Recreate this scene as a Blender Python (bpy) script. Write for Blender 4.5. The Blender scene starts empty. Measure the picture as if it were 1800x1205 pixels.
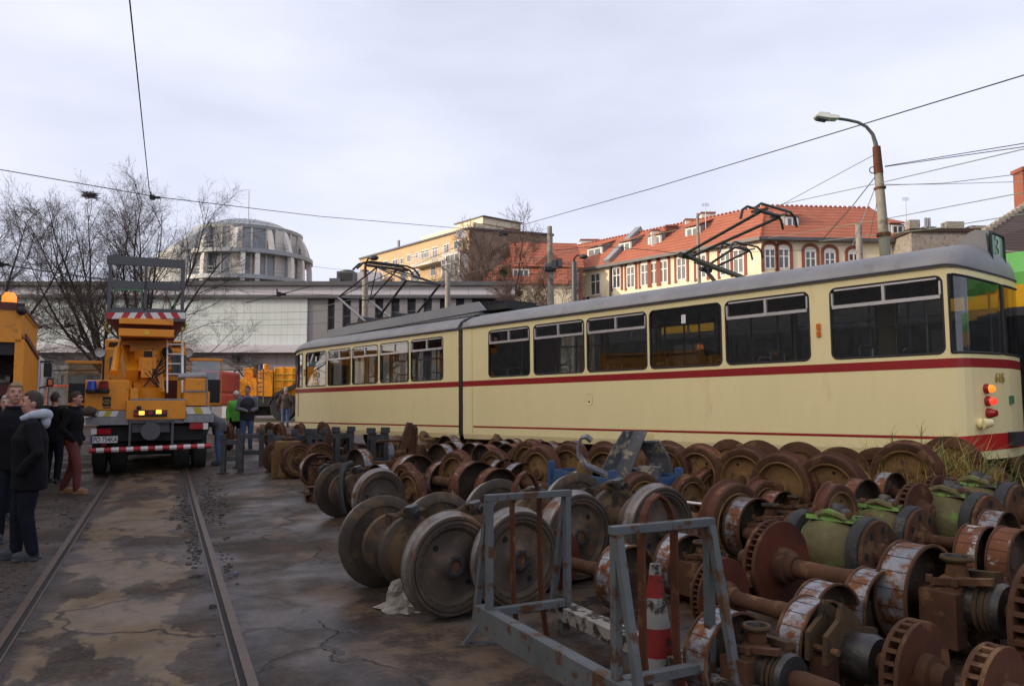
import bpy, math, random
from mathutils import Vector, Matrix
random.seed(7)
V = Vector
PI = math.pi
S = bpy.context.scene
COL = S.collection
# ------------------------------------------------------------------ camera
F_PX, CU, CV, CAM_H, HORIZON = 1379.0, 900.0, 602.5, 1.7, 700.0
PITCH = math.atan((HORIZON - CV) / F_PX)
cam = bpy.data.objects.new('camera', bpy.data.cameras.new('camera'))
COL.objects.link(cam)
cam.location = (0, 0, CAM_H)
cam.rotation_euler = (PI / 2 + PITCH, 0, 0)
cam.data.sensor_width = 36
cam.data.lens = 36 * F_PX / 1800
cam.data.clip_start = 0.05
cam.data.clip_end = 3000
S.camera = cam
# ------------------------------------------------------------------ sky, sun, exposure
SUN_AZ = math.atan2(-0.965, -0.26)
SUN_EL = math.radians(13)
S.view_settings.view_transform = 'Standard'
S.view_settings.look = 'None'
S.view_settings.exposure = 0.16
S.view_settings.gamma = 1
w = bpy.data.worlds.new('World')
S.world = w
w.use_nodes = True
nt = w.node_tree
bg = nt.nodes['Background']
sky = nt.nodes.new('ShaderNodeTexSky')
sky.sky_type = 'NISHITA'
sky.sun_disc = False
sky.sun_elevation = SUN_EL
sky.sun_rotation = SUN_AZ
sky.air_density = 1.0
sky.dust_density = 1.5
sky.ozone_density = 2.0
tc = nt.nodes.new('ShaderNodeTexCoord')
mp = nt.nodes.new('ShaderNodeMapping')
mp.inputs['Scale'].default_value = (1.0, 1.0, 3.2)
nt.links.new(tc.outputs['Generated'], mp.inputs[0])
nz = nt.nodes.new('ShaderNodeTexNoise')
nz.inputs['Scale'].default_value = 1.5
nz.inputs['Detail'].default_value = 7
nz.inputs['Roughness'].default_value = 0.5
nt.links.new(mp.outputs[0], nz.inputs['Vector'])
rp = nt.nodes.new('ShaderNodeValToRGB')
rp.color_ramp.elements[0].position = 0.33
rp.color_ramp.elements[0].color = (0.6, 0.6, 0.6, 1)
rp.color_ramp.elements[1].position = 0.66
rp.color_ramp.elements[1].color = (0.97, 0.97, 0.97, 1)
nt.links.new(nz.outputs[0], rp.inputs[0])
mx = nt.nodes.new('ShaderNodeMixRGB')
mx.inputs[2].default_value = (8.2, 8.5, 10.2, 1)      # thin high cloud, same units as the sky
nt.links.new(rp.outputs[0], mx.inputs[0])
nt.links.new(sky.outputs[0], mx.inputs[1])
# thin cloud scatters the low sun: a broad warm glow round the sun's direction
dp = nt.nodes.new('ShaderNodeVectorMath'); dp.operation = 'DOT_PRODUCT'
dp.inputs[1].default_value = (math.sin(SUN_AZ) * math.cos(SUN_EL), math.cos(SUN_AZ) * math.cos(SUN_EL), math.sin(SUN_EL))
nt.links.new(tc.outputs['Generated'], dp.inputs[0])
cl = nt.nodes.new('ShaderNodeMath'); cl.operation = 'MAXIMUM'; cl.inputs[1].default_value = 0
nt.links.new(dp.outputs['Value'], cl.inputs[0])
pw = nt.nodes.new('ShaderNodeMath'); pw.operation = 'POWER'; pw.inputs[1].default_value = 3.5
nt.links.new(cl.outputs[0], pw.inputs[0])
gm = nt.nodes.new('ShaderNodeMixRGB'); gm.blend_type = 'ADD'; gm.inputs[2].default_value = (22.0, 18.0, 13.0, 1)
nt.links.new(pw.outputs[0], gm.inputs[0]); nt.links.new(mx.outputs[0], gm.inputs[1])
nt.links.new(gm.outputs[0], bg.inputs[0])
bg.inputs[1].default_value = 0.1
sl = bpy.data.lights.new('sun', 'SUN')
sl.energy = 3.0
sl.angle = math.radians(0.6)
sl.color = (1.0, 0.83, 0.62)
sun = bpy.data.objects.new('sun', sl)
COL.objects.link(sun)
sd = V((math.sin(SUN_AZ) * math.cos(SUN_EL), math.cos(SUN_AZ) * math.cos(SUN_EL), math.sin(SUN_EL)))
sun.rotation_euler = (-sd).to_track_quat('-Z', 'Y').to_euler()
sun.location = (-60, -20, 40)

# ------------------------------------------------------------------ placing helpers
def at(u, v, Y):
    """the point at distance Y ahead that lies at pixel (u, v) of the 1800 px photograph"""
    t = (CV - v) / F_PX
    y = math.cos(PITCH) - t * math.sin(PITCH)
    z = math.sin(PITCH) + t * math.cos(PITCH)
    return V(((u - CU) / F_PX * Y / y, Y, CAM_H + z / y * Y))
TD = V((0.653, -0.757, 0)).normalized()          # along the cream tram, towards its near end
TN = V((0.757, 0.653, 0)).normalized()           # across it, away from the camera
TJ = V((-1.175, 18.0, 0))                        # foot of the near side at the articulation
def gh(x, y):
    """height of the yard: flat by the track, rising gently to the tram's siding"""
    r = V((x - 5.6, y - 10.17, 0))
    s = -r.dot(TN)
    a = -r.dot(TD)
    if s >= 0: k = max(0.0, 1 - s / 7.2)
    else: k = max(0.0, min(1.0, (24 + s) / 16))
    k = k * k * (3 - 2 * k)
    f = max(0.1, min(1.05, 1 - a / 50))
    if a > 20: f *= max(0.0, 1 - (a - 20) / 14)
    e = max(0.0, min(1.0, (y - 17) / 20)); e = e * e * (3 - 2 * e)
    return max(0.47 * k * f, 0.42 * e)
def solve(u, v, dz=0.0, y0=2.5, y1=60.0):
    """where the ray through pixel (u, v) meets a surface dz above the yard"""
    lo = y0
    prev = None
    Y = y0
    while Y < y1:
        p = at(u, v, Y)
        d = p.z - (gh(p.x, p.y) + dz)
        if d <= 0:
            a, b = Y - 0.05, Y
            for _ in range(20):
                m = (a + b) / 2
                p = at(u, v, m)
                if p.z - (gh(p.x, p.y) + dz) > 0: a = m
                else: b = m
            return at(u, v, b)
        Y += 0.05
    return at(u, v, y1)

# ------------------------------------------------------------------ materials
def mat(name, c1, c2=None, scale=6.0, rough=0.6, metal=0.0, bump=0.0, patch=None, amount=0.45, pscale=3.0,
        var=0.0, bscale=None, soft=0.06, spec=0.5, stretch=None, emit=None, estr=1.0):
    m = bpy.data.materials.new(name)
    m.use_nodes = True
    n, l = m.node_tree.nodes, m.node_tree.links
    b = n['Principled BSDF']
    b.inputs['Roughness'].default_value = rough
    b.inputs['Metallic'].default_value = metal
    b.inputs['Specular IOR Level'].default_value = spec
    if c2 is None: c2 = tuple(c * 0.78 for c in c1)
    t = n.new('ShaderNodeTexCoord'); o = n.new('ShaderNodeObjectInfo')
    vec = t.outputs['Object']
    if stretch:
        mpn = n.new('ShaderNodeMapping'); mpn.inputs['Scale'].default_value = stretch
        l.new(vec, mpn.inputs[0]); vec = mpn.outputs[0]
    ml = n.new('ShaderNodeMath'); ml.operation = 'MULTIPLY'; ml.inputs[1].default_value = 40
    l.new(o.outputs['Random'], ml.inputs[0])
    def noise(sc, det=5, rgh=0.6):
        x = n.new('ShaderNodeTexNoise'); x.noise_dimensions = '4D'
        x.inputs['Scale'].default_value = sc; x.inputs['Detail'].default_value = det; x.inputs['Roughness'].default_value = rgh
        l.new(vec, x.inputs['Vector']); l.new(ml.outputs[0], x.inputs['W'])
        return x.outputs[0]
    a = noise(scale)
    r = n.new('ShaderNodeValToRGB')
    r.color_ramp.elements[0].position = 0.3; r.color_ramp.elements[0].color = (*c2, 1)
    r.color_ramp.elements[1].position = 0.68; r.color_ramp.elements[1].color = (*c1, 1)
    l.new(a, r.inputs[0])
    col = r.outputs[0]
    if patch:
        pn = noise(pscale, 8, 0.65)
        pr = n.new('ShaderNodeValToRGB')
        th = 0.64 - amount * 0.32
        pr.color_ramp.elements[0].position = th; pr.color_ramp.elements[0].color = (0, 0, 0, 1)
        pr.color_ramp.elements[1].position = th + soft; pr.color_ramp.elements[1].color = (1, 1, 1, 1)
        l.new(pn, pr.inputs[0])
        x = n.new('ShaderNodeMixRGB'); x.inputs[2].default_value = (*patch, 1)
        l.new(pr.outputs[0], x.inputs[0]); l.new(col, x.inputs[1]); col = x.outputs[0]
    if var:
        h = n.new('ShaderNodeHueSaturation')
        mr = n.new('ShaderNodeMapRange'); mr.inputs[3].default_value = 1 - var; mr.inputs[4].default_value = 1 + var
        l.new(o.outputs['Random'], mr.inputs[0]); l.new(mr.outputs[0], h.inputs['Value']); l.new(col, h.inputs['Color'])
        col = h.outputs[0]
    l.new(col, b.inputs['Base Color'])
    if bump:
        bp = n.new('ShaderNodeBump'); bp.inputs['Strength'].default_value = bump; bp.inputs['Distance'].default_value = 0.01
        l.new(noise(bscale or scale * 4), bp.inputs['Height']); l.new(bp.outputs[0], b.inputs['Normal'])
    if emit:
        b.inputs['Emission Color'].default_value = (*emit, 1); b.inputs['Emission Strength'].default_value = estr
    return m
def glassmat(name, tint=(0.35, 0.38, 0.38), mixf=0.85, rough=0.02):
    m = bpy.data.materials.new(name); m.use_nodes = True
    n, l = m.node_tree.nodes, m.node_tree.links
    out = n['Material Output']; n.remove(n['Principled BSDF'])
    tr = n.new('ShaderNodeBsdfTransparent'); tr.inputs[0].default_value = (*tint, 1)
    gl = n.new('ShaderNodeBsdfGlossy'); gl.inputs['Roughness'].default_value = rough; gl.inputs[0].default_value = (0.9, 0.92, 0.95, 1)
    fr = n.new('ShaderNodeFresnel'); fr.inputs[0].default_value = 1.7
    mx = n.new('ShaderNodeMixShader')
    ad = n.new('ShaderNodeMath'); ad.operation = 'ADD'; ad.use_clamp = True; ad.inputs[1].default_value = 0.05; l.new(fr.outputs[0], ad.inputs[0])
    l.new(ad.outputs[0], mx.inputs[0]); l.new(tr.outputs[0], mx.inputs[1]); l.new(gl.outputs[0], mx.inputs[2]); l.new(mx.outputs[0], out.inputs[0])
    return m
M = {}
WEATHER = dict(rust=.75, rust_bright=.6, tan_rust=.8, brown_dirt=.6, olive_dirt=.75,  grey_tyre=.72, silver_rim=.72, orange_rim=.85, blue_grey=.5, grey_steel=.6, dirty_white=.6, cone_white=.42, cone_red=.55, sack=.75)
def D(k, *a, **kw):
    s_ = WEATHER.get(k)
    if s_:
        a = [tuple(c * s_ for c in q) if isinstance(q, tuple) else q for q in a]
    if k in WEATHER or k in ('rust', 'rust_red', 'grey_wheel', 'dark_face'): kw.setdefault('spec', .22)
    M[k] = mat(k, *a, **kw)
D('rust', (0.135, 0.064, 0.034), (0.065, 0.032, 0.02), 5, 0.9, 0, 0.5, (0.2, 0.11, 0.055), 0.3, 4, 0.15)
D('rust_red', (0.095, 0.034, 0.018), (0.055, 0.02, 0.012), 4, 0.7, 0, 0.5, (0.15, 0.07, 0.03), 0.28, 6, 0.2)
D('rust_bright', (0.2, 0.052, 0.025), (0.11, 0.03, 0.018), 4, 0.85, 0, 0.3, (0.08, 0.03, 0.02), 0.35, 3, 0.1)
D('tan_rust', (0.25, 0.145, 0.058), (0.14, 0.078, 0.034), 5, 0.9, 0, 0.4, (0.09, 0.05, 0.03), 0.3, 4, 0.12)
D('brown_dirt', (0.15, 0.095, 0.05), (0.075, 0.048, 0.028), 6, 0.95, 0, 0.6, (0.04, 0.03, 0.025), 0.35, 5, 0.12)
D('grey_wheel', (0.098, 0.075, 0.056), (0.052, 0.041, 0.032), 4, 0.65, 0.25, 0.3, (0.14, 0.085, 0.05), 0.3, 4, 0.1)
D('grey_tyre', (0.40, 0.36, 0.33), (0.2, 0.17, 0.15), 5, 0.42, 0.6, 0.2, (0.2, 0.11, 0.06), 0.32, 4, 0.08)
D('silver_rim', (0.42, 0.43, 0.46), (0.2, 0.205, 0.22), 9, 0.42, 0.35, 0.4, (0.2, 0.07, 0.026), 0.52, 10, 0.15, soft=.1)
D('dark_face', (0.06, 0.042, 0.03), (0.03, 0.022, 0.017), 5, 0.9, 0, 0.5, (0.1, 0.062, 0.035), 0.3, 7, 0.15)
D('orange_rim', (0.2, 0.08, 0.035), (0.13, 0.05, 0.03), 5, 0.7, 0.1, 0.3, (0.42, 0.4, 0.38), 0.3, 7, 0.1)
D('dark_oily', (0.03, 0.027, 0.026), (0.016, 0.015, 0.015), 7, 0.45, 0, 0.5, (0.07, 0.05, 0.035), 0.3, 6, 0.1)
D('green_paint', (0.145, 0.34, 0.06), (0.18, 0.24, 0.065), 5, 0.6, 0, 0.4, (0.055, 0.04, 0.03), 0.45, 8, 0.08)
D('olive_dirt', (0.2, 0.18, 0.08), (0.11, 0.09, 0.045), 5, 0.8, 0, 0.5, (0.165, 0.36, 0.07), 0.36, 5, 0.08, soft=.15)
D('rubber', (0.03, 0.03, 0.032), (0.018, 0.018, 0.018), 8, 0.8, 0, 0.3, (0.06, 0.055, 0.05), 0.3, 5)
D('black', (0.014, 0.014, 0.015), (0.01, 0.01, 0.01), 8, 0.6)
D('hole', (0.006, 0.005, 0.005), (0.004, 0.004, 0.004), 8, 0.9)
D('blue_grey', (0.22, 0.24, 0.245), (0.15, 0.165, 0.17), 4, 0.6, 0, 0.25, (0.16, 0.08, 0.04), 0.33, 7, 0.05)
D('grey_steel', (0.13, 0.14, 0.15), (0.08, 0.085, 0.09), 5, 0.6, 0.3, 0.2, (0.11, 0.065, 0.045), 0.3, 6, 0.1)
D('dirty_white', (0.5, 0.47, 0.42), (0.32, 0.28, 0.24), 6, 0.8, 0, 0.4, (0.06, 0.045, 0.035), 0.5, 9)
D('cone_red', (0.4, 0.035, 0.03), (0.26, 0.025, 0.022), 5, 0.6, 0, 0.2, (0.06, 0.03, 0.025), 0.3, 9)
D('cone_white', (0.6, 0.58, 0.55), (0.42, 0.39, 0.36), 5, 0.6, 0, 0.2, (0.08, 0.06, 0.05), 0.4, 9)
D('cream', (0.85, 0.735, 0.40), (0.80, 0.69, 0.365), 1.1, 0.36, 0, 0.05, (0.66, 0.53, 0.26), 0.16, 1.1, soft=0.22, stretch=(2.2, 1, .55), bscale=2.0)
D('roof_grey', (0.27, 0.265, 0.265), (0.2, 0.197, 0.2), 2.2, 0.5, 0.25, 0.1, (0.13, 0.125, 0.125), 0.22, 2.5, soft=0.2, stretch=(1, 1, .5))
D('belt_red', (0.30, 0.012, 0.014), (0.26, 0.012, 0.014), 2, 0.4)
D('bumper_red', (0.5, 0.015, 0.015), (0.42, 0.014, 0.014), 3, 0.42)
D('chrome', (0.75, 0.73, 0.72), (0.6, 0.58, 0.58), 9, 0.3, 0.55)
D('gasket', (0.02, 0.02, 0.02), (0.014, 0.014, 0.014), 9, 0.6)
D('seat_green', (0.035, 0.06, 0.055), (0.02, 0.035, 0.035), 5, 0.6)
D('interior', (0.19, 0.175, 0.155), (0.13, 0.12, 0.11), 3, 0.6)
D('yellow_truck', (0.78, 0.29, 0.008), (0.68, 0.24, 0.008), 2.5, 0.4, 0, 0.1, (0.4, 0.16, 0.02), 0.22, 6, soft=0.1)
D('alu', (0.3, 0.3, 0.31), (0.2, 0.2, 0.2), 8, 0.5, 0.5, 0.2)
D('white_paint', (0.72, 0.7, 0.68), (0.6, 0.58, 0.56), 5, 0.5)
D('signal_red', (0.45, 0.02, 0.02), (0.35, 0.02, 0.02), 5, 0.45)
D('lens_red', (0.35, 0.01, 0.015), (0.3, 0.01, 0.015), 9, 0.15)
D('lens_orange', (0.7, 0.16, 0.02), (0.6, 0.13, 0.02), 9, 0.15)
D('lens_blue', (0.02, 0.06, 0.4), (0.015, 0.04, 0.3), 9, 0.15)
D('lamp_amber', (1, 0.6, 0.1), None, 9, 0.3, emit=(1.0, 0.55, 0.06), estr=1.6)
D('lamp_red', (0.8, 0.04, 0.03), None, 9, 0.2, emit=(1.0, 0.06, 0.03), estr=0.9)
D('lamp_orange', (0.9, 0.3, 0.05), None, 9, 0.2, emit=(1.0, 0.25, 0.02), estr=0.9)
D('tyre_black', (0.022, 0.021, 0.02), (0.013, 0.013, 0.013), 9, 0.85, 0, 0.3)
D('wire', (0.05, 0.052, 0.05), (0.035, 0.036, 0.036), 3, 0.6)
D('wire_green', (0.2, 0.24, 0.16), (0.14, 0.17, 0.12), 3, 0.6)
D('concrete', (0.3, 0.27, 0.235), (0.2, 0.175, 0.15), 3, 0.9, 0, 0.3, (0.13, 0.11, 0.095), 0.3, 4)
D('panto', (0.028, 0.027, 0.027), (0.02, 0.02, 0.02), 5, 0.5, 0.2)
D('skin', (0.46, 0.245, 0.18), (0.40, 0.19, 0.14), 9, 0.55)
D('hair_brown', (0.055, 0.036, 0.024), (0.035, 0.024, 0.017), 40, 0.8, 0, 0.5)
D('hair_blond', (0.26, 0.17, 0.09), (0.18, 0.115, 0.06), 40, 0.8, 0, 0.5)
D('hair_grey', (0.4, 0.39, 0.38), (0.3, 0.29, 0.28), 40, 0.8, 0, 0.5)
D('eye', (0.012, 0.01, 0.01), None, 9, 0.3)
D('lip', (0.32, 0.12, 0.1), None, 9, 0.5)
D('jacket_black', (0.009, 0.009, 0.011), (0.006, 0.006, 0.008), 6, 0.85, 0, 0.8, bscale=9, spec=0.15)
D('jeans_dark', (0.011, 0.012, 0.02), (0.008, 0.009, 0.014), 8, 0.9, 0, 0.6, bscale=12, spec=0.15)
D('jeans_blue', (0.075, 0.12, 0.22), (0.05, 0.08, 0.15), 6, 0.9, 0, 0.4)
D('trousers_wine', (0.14, 0.035, 0.032), (0.1, 0.026, 0.025), 6, 0.9, 0, 0.4)
D('hood_grey', (0.42, 0.44, 0.5), (0.34, 0.36, 0.42), 9, 0.9)
D('green_jacket', (0.14, 0.5, 0.06), (0.1, 0.4, 0.05), 5, 0.6, 0, 0.4)
D('vest_black', (0.014, 0.015, 0.022), None, 6, 0.7)
D('sleeve_grey', (0.14, 0.16, 0.19), None, 6, 0.85)
D('coat_grey', (0.1, 0.1, 0.11), None, 6, 0.85)
D('brown_jacket', (0.075, 0.048, 0.036), None, 6, 0.8)
D('hat_white', (0.62, 0.6, 0.58), None, 20, 0.9)
D('shoe_tan', (0.3, 0.16, 0.075), None, 6, 0.7)
D('shoe_dark', (0.03, 0.033, 0.042), None, 6, 0.7)
D('bark', (0.075, 0.055, 0.048), (0.05, 0.038, 0.034), 8, 0.95)
D('bark_red', (0.10, 0.062, 0.05), (0.065, 0.042, 0.036), 8, 0.95)
D('leaf_brown', (0.15, 0.1, 0.04), (0.09, 0.085, 0.03), 9, 0.8)
D('mistletoe', (0.06, 0.085, 0.025), (0.04, 0.06, 0.02), 9, 0.8)
D('reed_green', (0.13, 0.19, 0.045), (0.1, 0.14, 0.04), 9, 0.7)
D('reed_dry', (0.36, 0.22, 0.045), (0.25, 0.17, 0.05), 3, 0.8)
D('moss', (0.07, 0.085, 0.02), (0.15, 0.11, 0.03), 9, 0.95, 0, 0.6)
D('blue_paint', (0.035, 0.09, 0.2), (0.025, 0.06, 0.14), 5, 0.55, 0, 0.2, (0.13, 0.13, 0.13), 0.25, 7)
D('lime_tram', (0.16, 0.52, 0.09), None, 2, 0.3)
D('amber_tram', (0.8, 0.42, 0.01), None, 2, 0.3)
D('dark_glass', (0.02, 0.022, 0.025), (0.012, 0.013, 0.015), 2, 0.08)
D('pane', (0.07, 0.085, 0.1), (0.04, 0.05, 0.06), 0.6, 0.06, spec=0.9)
D('plaster_cream', (0.76, 0.68, 0.5), (0.7, 0.61, 0.44), 0.7, 0.85)
D('brick_red', (0.27, 0.09, 0.055), (0.2, 0.065, 0.042), 2, 0.9)
D('brick_dark', (0.14, 0.045, 0.035), None, 2, 0.9)
D('chimney_white', (0.66, 0.63, 0.6), None, 1, 0.85)
D('dark_metal', (0.09, 0.09, 0.1), (0.06, 0.06, 0.065), 1, 0.5)
D('zinc', (0.3, 0.32, 0.34), (0.24, 0.255, 0.27), 0.6, 0.5, 0.3)
D('stone_pale', (0.6, 0.56, 0.5), (0.5, 0.47, 0.42), 0.5, 0.8)
D('stone_white', (0.74, 0.7, 0.64), None, 0.5, 0.7)
D('lilac_panel', (0.5, 0.48, 0.51), (0.45, 0.43, 0.46), 0.4, 0.6)
D('grey_panel', (0.22, 0.21, 0.225), (0.18, 0.17, 0.18), 0.4, 0.6)
D('dark_panel', (0.045, 0.045, 0.055), None, 0.6, 0.4)
D('dark_tile', (0.06, 0.035, 0.03), (0.035, 0.022, 0.02), 6, 0.85, 0, 0.5)
D('lamp_white', (0.75, 0.75, 0.73), None, 5, 0.35)
D('sack', (0.42, 0.38, 0.33), (0.22, 0.19, 0.16), 14, 0.35, 0, 0.9)
D('wood', (0.09, 0.062, 0.045), (0.055, 0.04, 0.032), 8, 0.95, 0, 0.6)
D('grass', (0.06, 0.075, 0.02), (0.035, 0.045, 0.015), 2, 0.95)
D('rubble', (0.1, 0.085, 0.08), (0.04, 0.034, 0.033), 3, 0.95, 0, 0.5)
D('rail_steel', (0.12, 0.075, 0.05), (0.06, 0.04, 0.03), 4, 0.5, 0.5, 0.15, stretch=(0.3, 3, 3))
D('vehicle_grey', (0.12, 0.13, 0.145), None, 1, 0.35)
D('vehicle_red', (0.55, 0.06, 0.03), None, 1, 0.4)
D('sign_yellow', (0.75, 0.5, 0.02), None, 5, 0.5)
D('sign_gold', (0.42, 0.30, 0.06), None, 5, 0.45)
D('rail_yellow', (0.52, 0.4, 0.04), None, 5, 0.6)
D('paper', (0.75, 0.74, 0.72), None, 5, 0.7)
D('green_sign', (0.09, 0.22, 0.11), None, 3, 0.3)
D('green_digit', (0.35, 0.5, 0.36), None, 3, 0.4)
D('plate_blue', (0.02, 0.07, 0.38), None, 3, 0.5)
D('teal', (0.02, 0.16, 0.2), None, 3, 0.8)
M['glass'] = glassmat('glass', (0.6, 0.63, 0.62))
M['door_glass'] = glassmat('door_glass', (0.6, 0.62, 0.6))

def tile_mat(name, c1, c2, line, period=0.36):
    """roof tiles in courses"""
    m = mat(name, c1, c2, 1.3, 0.8)
    n, l = m.node_tree.nodes, m.node_tree.links
    b = n['Principled BSDF']; src = b.inputs['Base Color'].links[0].from_socket
    t = n.new('ShaderNodeTexCoord'); sp = n.new('ShaderNodeSeparateXYZ'); l.new(t.outputs['Object'], sp.inputs[0])
    d = n.new('ShaderNodeMath'); d.operation = 'DIVIDE'; d.inputs[1].default_value = period; l.new(sp.outputs[2], d.inputs[0])
    fr = n.new('ShaderNodeMath'); fr.operation = 'FRACT'; l.new(d.outputs[0], fr.inputs[0])
    r = n.new('ShaderNodeValToRGB'); r.color_ramp.elements[0].position = 0.12; r.color_ramp.elements[0].color = (1, 1, 1, 1)
    r.color_ramp.elements[1].position = 0.3; r.color_ramp.elements[1].color = (0, 0, 0, 1); l.new(fr.outputs[0], r.inputs[0])
    x = n.new('ShaderNodeMixRGB'); x.inputs[2].default_value = (*line, 1); l.new(r.outputs[0], x.inputs[0]); l.new(src, x.inputs[1]); l.new(x.outputs[0], b.inputs['Base Color'])
    bp = n.new('ShaderNodeBump'); bp.inputs['Strength'].default_value = 0.6; bp.inputs['Distance'].default_value = 0.05; l.new(fr.outputs[0], bp.inputs['Height']); l.new(bp.outputs[0], b.inputs['Normal'])
    return m
M['tile_red'] = tile_mat('tile_red', (0.39, 0.125, 0.065), (0.31, 0.09, 0.05), (0.2, 0.06, 0.035))
M['tile_dark'] = tile_mat('tile_dark', (0.07, 0.042, 0.036), (0.045, 0.03, 0.026), (0.02, 0.014, 0.013), 0.2)
def panel_mat(name, c1, c2, line, sx, sz, mortar=0.02, offset=0.0, axis=(0, 2)):
    """cladding panels or bricks with joints, read in the wall's own plane"""
    m = mat(name, c1, c2, 0.35, 0.6)
    n, l = m.node_tree.nodes, m.node_tree.links
    b = n['Principled BSDF']; src = b.inputs['Base Color'].links[0].from_socket
    t = n.new('ShaderNodeTexCoord'); sp = n.new('ShaderNodeSeparateXYZ'); l.new(t.outputs['Object'], sp.inputs[0])
    cb = n.new('ShaderNodeCombineXYZ'); l.new(sp.outputs[axis[0]], cb.inputs[0]); l.new(sp.outputs[axis[1]], cb.inputs[1])
    k = n.new('ShaderNodeTexBrick'); k.offset = offset; k.inputs['Scale'].default_value = 1; k.inputs['Brick Width'].default_value = sx; k.inputs['Row Height'].default_value = sz
    k.inputs['Mortar Size'].default_value = mortar; k.inputs['Mortar Smooth'].default_value = 0.2; k.inputs['Mortar'].default_value = (*line, 1)
    l.new(cb.outputs[0], k.inputs['Vector']); l.new(src, k.inputs['Color1'])
    h = n.new('ShaderNodeHueSaturation'); h.inputs['Value'].default_value = 0.94; l.new(src, h.inputs['Color']); l.new(h.outputs[0], k.inputs['Color2'])
    l.new(k.outputs[0], b.inputs['Base Color'])
    return m
M['glass_tiles'] = panel_mat('glass_tiles', (0.56, 0.61, 0.59), (0.5, 0.55, 0.53), (0.36, 0.4, 0.38), 0.42, 1.6, 0.013)
M['lilac_tiles'] = panel_mat('lilac_tiles', (0.55, 0.53, 0.57), (0.5, 0.48, 0.52), (0.3, 0.29, 0.31), 1.3, 5, 0.02)
M['grey_tiles'] = panel_mat('grey_tiles', (0.27, 0.25, 0.265), (0.23, 0.215, 0.225), (0.15, 0.14, 0.15), 0.62, 9, 0.02)
M['brick_yellow'] = panel_mat('brick_yellow', (0.56, 0.38, 0.19), (0.47, 0.31, 0.16), (0.4, 0.28, 0.16), 0.5, 0.16, 0.02, 0.5, (1, 2))
M['brick_yellow_shaded'] = panel_mat('brick_yellow_shaded', (0.26, 0.18, 0.12), (0.21, 0.14, 0.1), (0.17, 0.13, 0.1), 0.5, 0.16, 0.02, 0.5)  # darker copy of the yellow brick, the gable's shade put into the colour

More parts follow.
